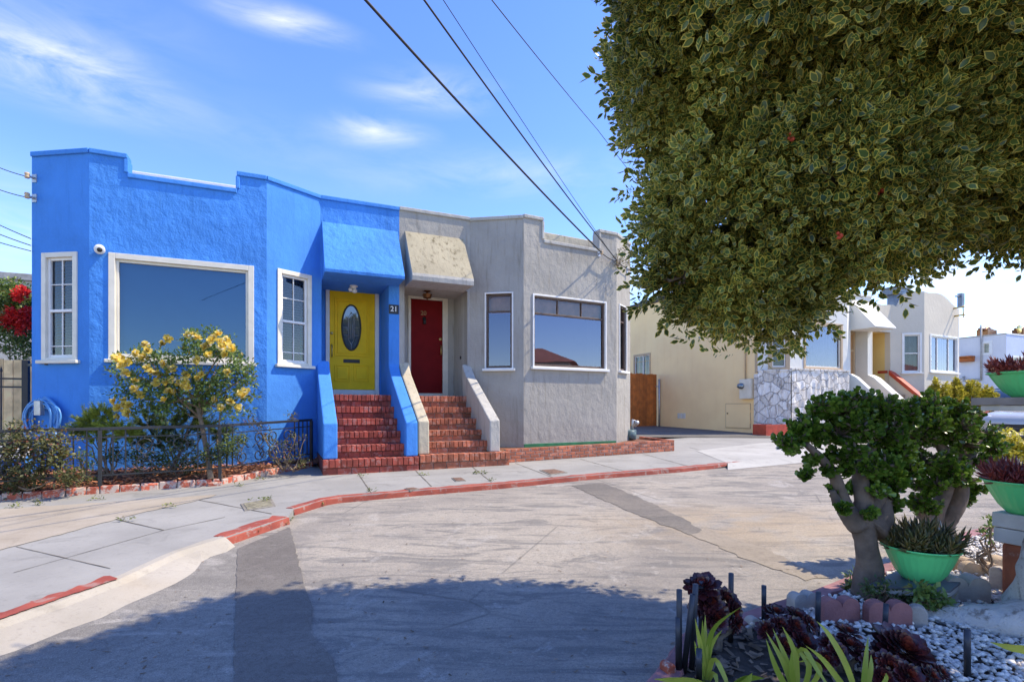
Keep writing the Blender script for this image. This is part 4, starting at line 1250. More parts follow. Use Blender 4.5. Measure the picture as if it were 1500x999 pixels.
# ---- pale building behind the left fence
lf = thing('back_building', 'low grey flat roofed building behind the flowering shrub at left', 'building', (-19, 17, ground(-19, 17)))
fl = street_frame(-26, 12.5)
zl = (CY - 400) / F * 16
mb = MB(); panel(mb, fl, 14, -1.5, [(0, 99, zl)], []); mb.build('wall', M['grey_light'], lf)
mb = MB(); mb.fbox(fl, -.2, 14.1, -8, .12, zl, zl + .22); mb.build('roof', M['roofing'], lf, bevel=.02)

# ---- house across the street, seen only as a reflection in the grey bay window
M['rooftile'] = plain('clay_roof_tile', (.50, .15, .075), .8, var=.25, scale=3)
op = thing('red_roofed_house', 'house with a red tiled hip roof reflected in the grey bay window', 'house', (20, -1.5, ground(20, -1.5)))
fo = FR((17.0, 2.5), (17.0 - .402 * 9, 2.5 - .916 * 9), 0)
fo.n = Vector((-fo.e.y, fo.e.x, 0)) * -1 if Vector((-fo.e.y, fo.e.x, 0)).x > 0 else Vector((-fo.e.y, fo.e.x, 0))
def oP(w, t, z): return fo.O + fo.e * w + fo.n * t + Vector((0, 0, z))
mb = MB(); b_ = [oP(0, 0, -1.4), oP(9, 0, -1.4), oP(9, -8, -1.4), oP(0, -8, -1.4)]; up_ = Vector((0, 0, 4.0))
for k in range(4): mb.quad(b_[k], b_[(k + 1) % 4], b_[(k + 1) % 4] + up_, b_[k] + up_)
mb.build('wall', M['offwhite'], op)
e_ = [oP(-.4, .4, 2.5), oP(9.4, .4, 2.5), oP(9.4, -8.4, 2.5), oP(-.4, -8.4, 2.5)]; r_ = [oP(2.0, -4, 3.75), oP(7.0, -4, 3.75)]
mb = MB(); mb.quad(e_[0], e_[1], r_[1], r_[0]); mb.quad(e_[2], e_[3], r_[0], r_[1]); mb.poly([e_[1], e_[2], r_[1]]); mb.poly([e_[3], e_[0], r_[0]]); mb.poly(list(reversed(e_)))
mb.build('roof', M['rooftile'], op)
mb = MB(); mb.box(oP(4.5, -3, 3.6), (.7, .7, 1.2)); mb.build('chimney', M['roof_dark'], op, bevel=.02)

# ------------------------------------------------------------------ leaf clouds
def leaf_tmpl(kind):
    """vertices (x along the leaf, y across, z up), faces, material index per face"""
    if kind == 'simple':
        v = [(0, 0, 0), (.45, .26, .05), (.45, -.26, .05), (1, 0, -.04), (.5, 0, -.03)]
        f = [(0, 2, 4), (0, 4, 1), (4, 2, 3), (4, 3, 1)]; m = [0] * 4
    elif kind == 'edged':                     # variegated: green blade in a yellow margin
        o = [(0, 0), (.24, -.20), (.58, -.27), (1, 0), (.58, .27), (.24, .20)]
        v = [(x, y, .16 * abs(y) - .10 * x * x) for x, y in o]
        i = [(.15 + (x - .15) * .86 if x < .9 else .89, y * .77) for x, y in o]
        i[0] = (.10, 0)
        v += [(x, y, .16 * abs(y) - .10 * x * x) for x, y in i]
        f = [(k, (k + 1) % 6, 6 + (k + 1) % 6, 6 + k) for k in range(6)] + [(6, 7, 8, 9), (6, 9, 10, 11)]
        m = [1] * 6 + [0, 0]
    elif kind == 'round':                     # thick spoon-shaped succulent leaf
        o = [(0, 0), (.30, -.16), (.66, -.36), (.93, -.22), (.93, .22), (.66, .36), (.30, .16)]
        v = [(x, y, .10 * x + .22 * y * y * 2) for x, y in o] + [(.6, 0, -.02), (.6, 0, .11)]
        f = [(k, (k + 1) % 7, 7) for k in range(7)]
        m = [0] * 7; v = v[:8]
    elif kind == 'aeon':                      # broad pointed rosette leaf
        o = [(0, 0), (.35, -.10), (.68, -.23), (.86, -.19), (1.0, 0), (.86, .19), (.68, .23), (.35, .10)]
        v = [(x, y, .9 * y * y + .10 * x * x) for x, y in o] + [(.62, 0, .0)]
        f = [(k, (k + 1) % 8, 8) for k in range(8)]; m = [0] * 8
    elif kind == 'needle':
        v = [(0, -.03, 0), (0, .03, 0), (1, .0, .02), (.5, .0, .05)]
        f = [(0, 3, 2), (3, 1, 2)]; m = [0, 0]
    elif kind == 'petal':
        v = [(0, 0, 0), (.5, -.38, .12), (1, -.22, .02), (1, .22, .02), (.5, .38, .12)]
        f = [(0, 1, 4), (1, 2, 3), (1, 3, 4)]; m = [0] * 3
    elif kind == 'spear':                     # pointed fleshy leaf, triangular section
        v = [(0, -.11, 0), (0, .11, 0), (0, 0, -.10), (.45, -.12, .02), (.45, .12, .02), (.45, 0, -.10), (1, 0, .05)]
        f = [(0, 3, 4), (0, 4, 1), (0, 2, 5), (0, 5, 3), (2, 1, 4), (2, 4, 5), (3, 6, 4), (3, 5, 6), (5, 4, 6)]; m = [0] * 9
    elif kind == 'pebble':
        v = [(-.5, 0, 0), (.5, 0, 0), (0, -.38, 0), (0, .38, 0), (0, 0, .28), (0, 0, -.28), (.3, .25, .12), (-.3, -.25, .12)]
        f = [(4, 0, 7), (4, 7, 2), (4, 2, 1), (4, 1, 6), (4, 6, 3), (4, 3, 0), (0, 2, 7), (1, 3, 6), (5, 2, 0), (5, 1, 2), (5, 3, 1), (5, 0, 3)]; m = [0] * 12
    elif kind == 'chip':
        v = [(-.5, -.2, 0), (.5, -.15, .04), (.45, .2, .0), (-.5, .15, .05)]
        f = [(0, 1, 2), (0, 2, 3)]; m = [0, 0]
    return np.array(v, float), f, m

def scatter(name, kind, pos, dirs, ups, scale, mats, parent=None, rnd=None, org=None, squash=None):
    v, f, m = leaf_tmpl(kind)
    pos = np.asarray(pos, float); n = len(pos)
    x = np.asarray(dirs, float); x = x / (np.linalg.norm(x, axis=1, keepdims=True) + 1e-9)
    u = np.asarray(ups, float)
    y = np.cross(u, x); ln = np.linalg.norm(y, axis=1, keepdims=True); bad = ln[:, 0] < 1e-4
    y[bad] = np.cross(np.array([[.3, .8, .5]]), x[bad]); y /= np.linalg.norm(y, axis=1, keepdims=True)
    z = np.cross(x, y)
    sc = np.broadcast_to(np.asarray(scale, float), (n,))[:, None, None]
    vv = v[None] * (np.ones(3) if squash is None else np.asarray(squash))
    P = pos[:, None, :] + sc * (vv[..., 0:1] * x[:, None, :] + vv[..., 1:2] * y[:, None, :] + vv[..., 2:3] * z[:, None, :])
    o0 = ORG.get(parent.name) if parent is not None else (Vector(org) if org is not None else Vector((0, 0, 0)))
    P = P.reshape(-1, 3) - np.array(o0)[None]
    nv = len(v)
    sizes = np.array([len(q) for q in f]); flat = np.concatenate([np.array(q) for q in f])
    loops = (flat[None, :] + (np.arange(n) * nv)[:, None]).ravel()
    tot = np.tile(sizes, n); start = np.concatenate([[0], np.cumsum(tot)[:-1]])
    me = bpy.data.meshes.new(name)
    me.vertices.add(n * nv); me.vertices.foreach_set('co', P.ravel().astype(np.float32))
    me.loops.add(len(loops)); me.loops.foreach_set('vertex_index', loops.astype(np.int32))
    me.polygons.add(len(tot)); me.polygons.foreach_set('loop_start', start.astype(np.int32))
    if not isinstance(mats, (list, tuple)): mats = [mats]
    for q in mats: me.materials.append(q)
    me.polygons.foreach_set('material_index', np.tile(np.array(m, np.int32), n))
    me.update(calc_edges=True)
    r = rng.random(n) if rnd is None else np.asarray(rnd)
    a = me.attributes.new('rnd', 'FLOAT', 'FACE'); a.data.foreach_set('value', np.repeat(r, len(f)).astype(np.float32))
    me.validate()
    o = bpy.data.objects.new(name, me); COL.objects.link(o)
    if parent is not None: o.parent = parent
    else: o.location = o0
    ORG[o.name] = Vector(o0)
    return o
def unit(n):
    d = rng.normal(size=(n, 3)); return d / np.linalg.norm(d, axis=1, keepdims=True)

def leafmat(name, c1, c2, rough=.4, transl=.25, spec=.5, c3=None):
    m, nt, b = new_mat(name); g = N(nt)
    r = g.rnd()
    c = g.mix(g.ramp(r, .0, 1.0, False), c1, c2)
    if c3 is not None: c = g.mix(g.ramp(r, .86, .93), c, c3)
    c = g.mix(g.ramp(g.noise(g.co(), 2.2, 4), .35, .7), c, g.mix(1.0, c, (.62, .62, .62), 'MULTIPLY'))
    g.set(b.inputs['Base Color'], c); b.inputs['Roughness'].default_value = rough; b.inputs['Specular IOR Level'].default_value = spec
    out = [n for n in nt.nodes if n.type == 'OUTPUT_MATERIAL'][0]
    t = g.n('ShaderNodeBsdfTranslucent'); g.set(t.inputs['Color'], c)
    mx = g.n('ShaderNodeMixShader'); mx.inputs[0].default_value = transl
    nt.links.new(b.outputs[0], mx.inputs[1]); nt.links.new(t.outputs[0], mx.inputs[2]); nt.links.new(mx.outputs[0], out.inputs['Surface'])
    return m
L = {}
L['holly'] = leafmat('holly_blade', (.035, .085, .030), (.20, .27, .065), .26, .38)
L['holly_edge'] = leafmat('holly_margin', (.62, .52, .075), (.84, .69, .14), .35, .4)
L['holly_new'] = leafmat('fresh_growth', (.16, .22, .035), (.30, .33, .06), .4, .3)
L['jade'] = leafmat('jade_leaf', (.050, .115, .014), (.17, .27, .035), .26, .18)
L['rose'] = leafmat('rose_leaf', (.10, .19, .04), (.27, .35, .09), .45, .3, c3=(.25, .20, .05))
L['rose_dry'] = leafmat('mixed_rose_leaf', (.08, .10, .03), (.26, .24, .09), .5, .3, c3=(.30, .10, .05))
L['juniper'] = leafmat('juniper_needle', (.26, .34, .04), (.52, .56, .09), .6, .35)
L['juniper_dark'] = leafmat('dark_juniper_needle', (.05, .09, .02), (.15, .20, .04), .6, .2)
L['rosepetal'] = leafmat('yellow_petal', (.94, .68, .05), (.95, .80, .28), .6, .4, c3=(.94, .88, .66))
L['red'] = leafmat('red_bract', (.60, .012, .015), (.80, .04, .03), .6, .3)
L['shrub'] = leafmat('shrub_leaf', (.05, .09, .025), (.15, .19, .05), .5, .25)
L['euph'] = leafmat('yellow_green_leaf', (.34, .32, .03), (.72, .60, .07), .5, .25)
L['euph_dark'] = leafmat('olive_leaf', (.08, .09, .015), (.20, .18, .03), .5, .2)
L['aeon'] = leafmat('purple_black_leaf', (.028, .009, .012), (.09, .02, .022), .26, .04)
L['aeon_heart'] = leafmat('dark_red_leaf', (.12, .016, .016), (.24, .05, .028), .28, .05)
L['aloe'] = leafmat('bronze_green_leaf', (.06, .075, .018), (.19, .13, .035), .4, .05)
L['redsucc'] = leafmat('red_succulent_leaf', (.18, .022, .02), (.32, .06, .04), .4, .05)
L['strap'] = leafmat('strap_leaf', (.22, .30, .03), (.46, .50, .08), .4, .3)
L['weed'] = leafmat('weed_leaf', (.10, .15, .03), (.30, .30, .08), .6, .25)
M['bark'] = plain('grey_bark', (.17, .14, .115), .9, var=.35, scale=14, bump=.8, bscale=35)
M['bark_jade'] = plain('jade_bark', (.12, .088, .066), .85, var=.35, scale=10, bump=.8, bscale=30)
M['stem'] = plain('woody_stem', (.20, .14, .09), .8, var=.3, scale=12)

def crown_points(blobs, n, inner=.72, jitter=.05):
    """random points in the outer shell of a union of ellipsoids, with outward directions"""
    C = np.array([b[0] for b in blobs], float); R = np.array([b[1] if hasattr(b[1], '__len__') else (b[1],) * 3 for b in blobs], float)
    w = (R.prod(axis=1)) ** (2 / 3); w /= w.sum()
    k = rng.choice(len(blobs), size=n * 3, p=w)
    d = unit(n * 3); rad = rng.uniform(inner, 1.0, size=(n * 3, 1)) ** .6
    lump = 1 + .09 * np.sin(d[:, :1] * 7 + k[:, None]) * np.cos(d[:, 2:] * 6 + k[:, None] * 2)
    p = C[k] + d * R[k] * rad * lump + rng.normal(scale=jitter, size=(n * 3, 3))
    keep = np.ones(len(p), bool)
    for j in range(len(blobs)):
        q = np.linalg.norm((p - C[j]) / R[j], axis=1)
        keep &= ~((q < inner * .95) & (k != j))
    p, d = p[keep][:n], d[keep][:n]
    return p, d

# ------------------------------------------------------------------ fixed things by the houses
# brick planter before the grey bay
def planter():
    A = on_ground(741, 678); B = on_ground(988, 660.5)
    t = thing('brick_planter', 'low orange brick planter box along the foot of the grey bay', 'planter', tuple(A))
    fr = FR(A, B, 0); base = A.z; slope = (B.z - A.z) / fr.L
    hgt = .20; n = 4; mb = MB()
    hgt = (678 - 658) / F * A.y
    ch = hgt / n
    def fr_z(w, z): return base + slope * w + z
    mbm = MB()
    depth = {0: .0}
    back = 1.0
    def wall(P0_, P1_, start, courses=n):
        f2 = FR(P0_, P1_, 0); z0 = P0_.z; sl = (P1_.z - P0_.z) / f2.L
        for c in range(courses):
            w = -.10 * (c % 2)
            while w < f2.L:
                a, b = max(0, w), min(f2.L, w + .20)
                if b - a > .03:
                    pts = []
                    for z in (c * ch + .006, (c + 1) * ch - .004):
                        for ww, tt in ((a + .004, -.09), (a + .004, random.uniform(-.002, .003)), (b - .004, random.uniform(-.002, .003)), (b - .004, -.09)):
                            pts.append(f2.P(ww, tt, z0 + sl * ww + z + random.uniform(-.001, .001)))
                    mb.hexa(pts)
                w += .21
        pts = [f2.P(ww, tt, z0 + sl * ww + z) for z in (-.05, n * ch - .008) for ww, tt in ((0.002, -.084), (0.002, -.006), (f2.L - .002, -.006), (f2.L - .002, -.084))]
        mbm.hexa(pts)
    wall(A, B, 0)
    D2 = B + U1.n * -1.15; D2.z = ground(D2.x, D2.y)
    wall(B + fr.e * -.001, D2, 0)
    mb.build('brick_wall', M['brick_orange'], t, bevel=.004)
    mbm.build('mortar_core', M['mortar'], t)
    E = A + U1.n * -.6
    pts = [A - fr.n * .05, B - fr.n * .05 - fr.e * .05, D2 - fr.e * .05, A - U1.n * 1.2]
    mb = MB(); mb.poly([Vector((p.x, p.y, ground(p.x, p.y) + hgt - .06)) for p in pts]); mb.build('soil', M['mulch_base'], t)
    return t
planter()
# gas meter at the corner of the grey house
p = at(922, 640, 12.35); gm = thing('gas_meter', 'grey green gas meter on pipes at the grey house corner', 'gas meter', (p.x, p.y, ground(p.x, p.y)))
fr = street_frame(p.x, p.y, 0)
zt = (CY - 616) / F * p.y; zb = (CY - 644) / F * p.y
mb = MB(); mb.fbox(fr, -.14, .14, -.10, .10, zb, zb + .24); mb.lathe(fr.P(0, .10, zb + .12), [(.11, 0), (.11, .03), (.08, .05), (0, .055)], 18, axis=fr.n); mb.build('meter_case', M['gasgrey'], gm, bevel=.03)
mb = MB()
mb.tube([fr.P(-.19, 0, zb - .35), fr.P(-.19, 0, zt - .03), fr.P(-.12, 0, zt + .02), fr.P(-.08, 0, zb + .24)], .03, 8); mb.tube([fr.P(.08, 0, zb + .24), fr.P(.10, 0, zt + .02), fr.P(.19, 0, zt - .02), fr.P(.19, -.05, zt - .15)], .03, 8)
mb.build('pipe', M['zinc'], gm)
mb = MB(); mb.lathe(fr.P(.2, .0, zt - .06), [(.0, .06), (.06, .05), (.07, 0), (.03, -.05), (0, -.06)], 12); mb.lathe(fr.P(-.19, .0, zt - .07), [(.0, .04), (.045, .03), (.05, 0), (.03, -.03), (0, -.04)], 12); mb.build('regulator', M['zinc'], gm)
# redwood side gate with its post
gb_ = fS.P(fS.px(964, 610)[0], .07, 0); gb_.z = ground(gb_.x, gb_.y)
gt = thing('wooden_gate', 'orange stained board gate closing the passage beside the cream wall', 'gate', tuple(gb_))
fr = FR(gb_ - U2.e * 1.9, gb_); zt = (CY - 548) / F * gb_.y
mb = MB(); n = 11
for k in range(n):
    a, b = fr.L * k / n, fr.L * (k + 1) / n
    pts = [fr.P(w, t, z) for z in (gb_.z - .1, zt + random.uniform(-.015, .015)) for w, t in ((a + .004, -.02), (a + .004, .0), (b - .004, .0), (b - .004, -.02))]
    mb.hexa(pts)
mb.build('gate_boards', M['redwood'], gt, bevel=.006)
mb = MB()
for z in (gb_.z + .25, zt - .25): mb.fbox(fr, .02, fr.L - .02, -.06, -.022, z - .05, z + .05)
mb.build('gate_frame', M['redwood'], gt)
pp = gb_ + U2.n * .18 - U2.e * .02; ztp = (CY - 557) / F * pp.y
mb = MB(); mb.tube([(pp.x, pp.y, gb_.z - .05), (pp.x, pp.y, ztp)], .035, 10); mb.lathe((pp.x, pp.y, ztp), [(.04, 0), (.045, .03), (.02, .06), (0, .065)], 12); mb.tube([(pp.x, pp.y, ztp - .25), (pp.x - .14, pp.y + .05, ztp - .25)], .02, 6); mb.build('gate_post', M['zinc'], gt)

# security camera on the blue corner
fr = fB[1]; w, z = fr.px(148, 367)
sc_ = thing('security_camera', 'small white dome security camera on the blue wall corner', 'camera', tuple(fr.P(w, 0, z)))
mb = MB(); mb.lathe(fr.P(w, 0, z), [(.055, 0), (.055, .03), (.03, .045), (.03, .07)], 16, axis=fr.n); mb.build('bracket', M['white'], sc_)
mb = MB(); mb.lathe(fr.P(w, .07, z) , [(0, -.07), (.05, -.06), (.068, -.01), (.068, .05), (.05, .06), (0, .062)], 18, axis=(fr.n * .8 + fr.e * .25 - Vector((0, 0, .35)))); mb.build('camera_body', M['white'], sc_)
mb = MB(); mb.lathe(fr.P(w, .07, z) + (fr.n * .8 + fr.e * .25 - Vector((0, 0, .35))).normalized() * .06, [(.035, 0), (.03, .008), (0, .012)], 14, axis=(fr.n * .8 + fr.e * .25 - Vector((0, 0, .35)))); mb.build('lens', M['black'], sc_)

# coiled hose on its reel
fr = fB[0]; w, z = fr.px(70, 603)
hs_ = thing('garden_hose', 'pale blue garden hose coiled on a wall hanger above the flower bed', 'hose', tuple(fr.P(w, 0, z)))
mb = MB()
pts = []
for k in range(13 * 24):
    a = 2 * math.pi * k / 24; lap = k // 24
    rx = .25 + .05 * math.sin(lap * 2.1) + .012 * (lap % 4); rz = .33 + .07 * math.cos(lap * 1.7)
    pts.append(fr.P(w + rx * math.sin(a) + .03 * math.sin(lap * 3.3), .06 + .012 * (lap % 6) + .01 * math.sin(a * 2 + lap), z - .10 + .03 * math.cos(lap * 1.3) + rz * math.cos(a) * (1 if math.cos(a) < 0 else .72)))
mb.tube(pts, .013, 7)
mb.build('hose_coil', M['hose'], hs_)
mb = MB(); pts = [fr.P(w + .22, .10, z - .2), fr.P(w + .30, .14, z - .36), fr.P(w + .15, .2, z - .43), fr.P(w - .02, .22, z - .46), fr.P(w - .10, .22, z - .62), fr.P(w - .14, .25, z - .8)]
sp = []
for i in range(len(pts) - 1):
    for k in range(6): sp.append(pts[i].lerp(pts[i + 1], k / 6))
mb.tube(sp, .013, 7); mb.build('hose_end', M['hose'], hs_)
mb = MB(); mb.lathe(fr.P(w, 0, z + .08), [(.05, 0), (.05, .10), (.065, .11), (.065, .12), (0, .12)], 16, axis=fr.n); mb.fbox(fr, w - .04, w + .06, .1, .17, z - .05, z + .16); mb.build('hanger', M['zinc'], hs_)
# hose reel cart below
p = fr.P(w + .05, .55, 0); zz = ground(p.x, p.y, .06)
rc = thing('hose_reel', 'low blue plastic hose reel half hidden behind the ironwork', 'hose reel', (p.x, p.y, zz))
f7 = street_frame(p.x, p.y, zz)
mb = MB()
for s in (-.2, .2): mb.lathe(f7.P(s, 0, .17), [(0, -.015), (.16, -.015), (.17, 0), (.16, .015), (0, .015)], 24, axis=f7.e)
mb.lathe(f7.P(-.2, 0, .17), [(.09, 0), (.09, .4)], 20, axis=f7.e); mb.fbox(f7, -.24, .24, -.16, .16, .0, .035)
mb.build('reel_body', M['blue_smooth'], rc, bevel=.006)
mb = MB(); mb.fbox(f7, -.12, .18, .02, .2, .30, .42); mb.tube([f7.P(-.1, .05, .02), f7.P(-.1, .05, .45), f7.P(.2, .05, .45), f7.P(.2, .05, .02)], .015, 8); mb.build('reel_handle', M['white'], rc, bevel=.01)

# ---- planting bed and brick edging
fen = [on_ground(-420, 760, .0), on_ground(146.5, 722, .0), on_ground(322, 709, .0), on_ground(456, 683, .0), on_ground(467, 682, .0)]
# straight runs: extend the first run far to the left
d = (fen[2] - fen[1]); fen[0] = fen[1] - d * 2.2; fen[0].z = ground(fen[0].x, fen[0].y)
bed = [p + Vector((0, 0, .075)) for p in fen[:4]] + [U1.P(-1.55, .9, 0), U1.P(-1.43, .1, 0), fB[2].P(.2, -.05, 0), fB[1].P(.1, -.05, 0), fB[0].P(-1.0, -.05, 0), Vector((-9.5, 6.6, 0))]
for p in bed[4:]: p.z = ground(p.x, p.y, .10)
sheet('planting_bed', bed, M['mulch_base'], wob=.0)
def inpoly(x, y, P):
    c = False
    for i in range(len(P)):
        a, b = P[i], P[i - 1]
        if (a.y > y) != (b.y > y) and x < (b.x - a.x) * (y - a.y) / (b.y - a.y) + a.x: c = not c
    return c
pos = []
while len(pos) < 6500:
    x, y = random.uniform(-9, -3), random.uniform(4.8, 9.6)
    if inpoly(x, y, bed): pos.append((x, y, ground(x, y, .085 + .05 * random.random())))
pos = np.array(pos)
dd = unit(len(pos)); dd[:, 2] *= .25
scatter('bark_mulch', 'chip', pos, dd, unit(len(pos)) * .4 + [0, 0, 1], rng.uniform(.03, .085, len(pos)), M['mulch'])['kind'] = 'stuff'
be_ = thing('brick_edging', 'worn red and white brick edging under the iron fence', 'edging', tuple(fen[1]))
mb = MB()
for a, b in zip(fen[:3], fen[1:4]):
    fr = FR(a, b, 0); w = 0.0; sl = (b.z - a.z) / fr.L
    while w < fr.L - .05:
        l = min(.20 + random.uniform(-.02, .02), fr.L - w); h = .085 + random.uniform(-.012, .012); t0 = random.uniform(-.01, .012)
        z = a.z + sl * w
        mb.fbox(fr, w + .006, w + l - .006, -.055 + t0, .055 + t0, z - .03, z + h, 0, None, .006)
        mb.fbox(fr, w - .004, w + .016, -.045, .045, z - .03, z + h - .018, 1)
        w += l
c = on_ground(318, 713); fr = FR(fen[1], fen[2]); w = (c - fr.O).dot(fr.e)
mb.fbox(fr, w - .11, w + .06, .05, .14, c.z - .02, c.z + .045, 0, .3, .006)
mb.build('bricks', [M['brick_edge'], M['mortar']], be_, bevel=.012)

# ---- wrought iron fence
fc_ = thing('iron_fence', 'black wrought iron scroll fence round the blue house flower bed', 'fence', tuple(fen[2]))
def spiral(c, fr, r, turns, a0, sgn=1, n=36):
    out = []
    for k in range(n + 1):
        u = k / n; rr = r * (1 - .80 * u); a = a0 + sgn * turns * 2 * math.pi * u
        out.append(c + fr.e * rr * math.cos(a) + Vector((0, 0, rr * math.sin(a))))
    return out
H_ = .735
def fence_run(a, b, scroll=True, ornate=True, posts=(True, True)):
    fr = FR(a, b, 0); zf = lambda w: a.z + (b.z - a.z) * w / fr.L
    up = lambda w, z: fr.P(w, 0, zf(w) + z)
    def bar(p, q, s, parent_mb):
        d = (q - p).normalized(); side = fr.n * s; o = d.cross(fr.n).normalized() * s
        parent_mb.hexa([p - side - o, p + side - o, q + side - o, q - side - o, p - side + o, p + side + o, q + side + o, q - side + o])
    mb = MB(); bar(up(-.01, H_), up(fr.L + .01, H_), .019, mb); mb.build('top_rail', M['iron'], fc_, bevel=.004)
    mb = MB(); bar(up(0, H_ - .11), up(fr.L, H_ - .11), .008, mb); mb.build('mid_rail', M['iron'], fc_)
    mb = MB(); bar(up(0, .15), up(fr.L, .15), .009, mb); mb.build('bottom_rail', M['iron'], fc_)
    for k, w in enumerate((0, fr.L)):
        if posts[k]:
            mb = MB(); bar(up(w, -.05), up(w, H_ - .019), .021, mb); mb.build('post', M['iron'], fc_, bevel=.003)
    if ornate:
        ins = .30
        ww = [.13, .26, fr.L - .26, fr.L - .13]
    else:
        ww = [.12, .22, fr.L - .42, fr.L - .32, fr.L - .22, fr.L - .11]
    for w in ww:
        mb = MB(); bar(up(w, .15), up(w, H_ - .02), .0075, mb); mb.build('baluster', M['iron'], fc_)
    lo, hi = (ww[1] + .03, ww[2] - .03)
    wid = hi - lo
    n = max(1, round(wid / .30)); r = min(wid / n / 2 * .92, .115)
    for k in range(n):
        w = lo + wid * (k + .5) / n; q = 1 if k % 2 else -1
        mb = MB()
        zc_ = (.16 + H_ - .12) / 2
        for s in (-1, 1):
            c = up(w, zc_ + s * r * 1.05)
            mb.tube(spiral(c, fr, r, 1.4, math.pi / 2 * -s, q * s), .0085, 6)
            mb.tube(spiral(c + fr.e * q * r * .9, fr, r * .55, 1.2, math.pi / 2 * s, -q), .007, 6)
            if ornate:
                mb.tube(spiral(c - fr.e * q * r * .95 + Vector((0, 0, s * r * .5)), fr, r * .5, 1.1, 0, q), .007, 6)
                cc = c + Vector((0, 0, 0))
                for j in range(5):
                    aa = random.uniform(0, 6.28); pc = c + fr.e * math.cos(aa) * r * .8 + Vector((0, 0, math.sin(aa) * r * .8))
                    mb.lathe(pc, [(0, -.016), (.014, -.004), (.014, .006), (0, .016)], 6, axis=fr.n)
        mb.tube([up(w - r, zc_ - .0), up(w - r * .3, zc_ + r * .5 * q), up(w + r * .3, zc_ - r * .5 * q), up(w + r, zc_)], .008, 6)
        mb.build('scroll', M['iron'], fc_)
ftop = [p + Vector((0, 0, .07)) for p in fen]
ex = ftop[1] - (ftop[2] - ftop[1]).normalized() * 1.28; ex.z = ground(ex.x, ex.y, .07)
fence_run(ex, ftop[1], posts=(True, False))
fence_run(ftop[1], ftop[2], posts=(True, True))
fence_run(ftop[2], ftop[3], ornate=False, posts=(False, True))
mb = MB(); p = ftop[4]; mb.tube([p + Vector((0.02, 0.05, 0)), p + Vector((.02, .05, H_))], .013, 6); mb.build('baluster', M['iron'], fc_)
e2 = ex - (ftop[2] - ftop[1]).normalized() * 1.28; e2.z = ground(e2.x, e2.y, .07)
fence_run(e2, ex, posts=(True, False))
# rail going back from the left post towards the wooden fence
# ---- left side: timber fence, iron gate
A = at(-60, 600, 8.6); B = at(41, 600, 8.9); A.z = B.z = ground(B.x, B.y)
wf = thing('timber_fence', 'weathered upright board fence at the far left beside the blue house', 'fence', tuple(B))
fr = FR(Vector((A.x - 2, A.y - .35, 0)), B + Vector((.12, .05, 0)), 0); zt = (CY - 527) / F * B.y
w = 0
while w < fr.L:
    l = .135
    mb = MB(); zz = zt + random.uniform(-.012, .012)
    mb.fbox(fr, w + .003, w + l - .003, -.02 + random.uniform(-.003, .003), random.uniform(-.002, .003), B.z - .1, zz)
    mb.build('board', M['fencewood'], wf, bevel=.004); w += l
mb = MB()
for z in (B.z + .2, zt - .2): mb.fbox(fr, 0, fr.L, -.07, -.025, z - .04, z + .04)
mb.build('cross_rail', M['fencewood'], wf)
ig = thing('iron_gate', 'dark iron gate post with thin spear bars in front of the timber fence', 'gate', tuple(at(37, 640, 8.2)))
gp = at(38, 600, 8.2); gz0 = ground(gp.x, gp.y)
fr = FR(Vector((gp.x - 2.4, gp.y - .9, 0)), Vector((gp.x, gp.y, 0)), 0); zt = (CY - 528) / F * gp.y
mb = MB(); mb.fbox(fr, fr.L - .04, fr.L + .04, -.04, .04, gz0, zt); mb.build('post', M['iron'], ig, bevel=.004)
mb = MB(); f9 = FR(Vector((gp.x, gp.y, 0)), fB[0].P(.28, .01, 0)); zz = (CY - 535) / F * gp.y; mb.fbox(f9, 0, f9.L, -.012, .012, zz - .02, zz + .02); mb.build('wall_bar', M['iron'], ig)
for z in ((CY - 555) / F * gp.y, (CY - 567) / F * gp.y, gz0 + .12):
    mb = MB(); mb.fbox(fr, 0, fr.L - .04, -.012, .012, z - .013, z + .013); mb.build('rail', M['iron'], ig)
w = .1
while w < fr.L - .1:
    mb = MB(); z1 = (CY - 547) / F * gp.y
    mb.fbox(fr, w - .008, w + .008, -.009, .009, gz0 + .05, z1)
    mb.lathe(fr.P(w, 0, z1), [(.008, 0), (.02, .03), (.014, .06), (0, .11)], 6); mb.build('spear_bar', M['iron'], ig); w += .24

# ------------------------------------------------------------------ overhead cables
def cable(label, pts, r=.011, sag=0.0):
    P = []
    for a, b in zip(pts[:-1], pts[1:]):
        n = 24
        for k in range(n):
            u = k / n; q = Vector(a).lerp(Vector(b), u); q.z -= sag * 4 * u * (1 - u); P.append(q)
    P.append(Vector(pts[-1]))
    mb = MB(); mb.tube(P, r, 6)
    return tag(mb.build('overhead_cable', M['wire'], org=pts[0]), label, 'cable', 'overhead cables')
anc = fG[2].P(*[(fG[2].px(877, 372)[0]), .10, fG[2].px(877, 372)[1]])
anc2 = fG[2].P(fG[2].px(900, 384)[0], .10, fG[2].px(900, 384)[1])
anc3 = fG[3].P(fG[3].px(918, 396)[0], .10, fG[3].px(918, 396)[1])
def beyond(px, py, Y, p0, k=2.2):
    """carry a straight cable from p0 through the place seen at (px, py) onward over the street"""
    q = at(px, py, Y); return q, p0 + (q - p0) * k
q, e = beyond(535, 0, 5.2, anc, 2.0); cable('thick dark cable running from the grey parapet to the upper left', [anc, q, e], .016, .05)
q, e = beyond(621, 0, 5.0, anc2, 2.0); cable('dark cable second from left, meeting the grey parapet corner', [anc2, q, e], .011, .05)
anc_b = at(760, 190, 9.5)
q, e = beyond(649, 0, 5.6, anc2 + Vector((-.05, 0, .04)), 2.0); cable('thin grey cable just right of the second dark cable', [anc2 + Vector((-.05, 0, .04)), q, e], .005, .03)
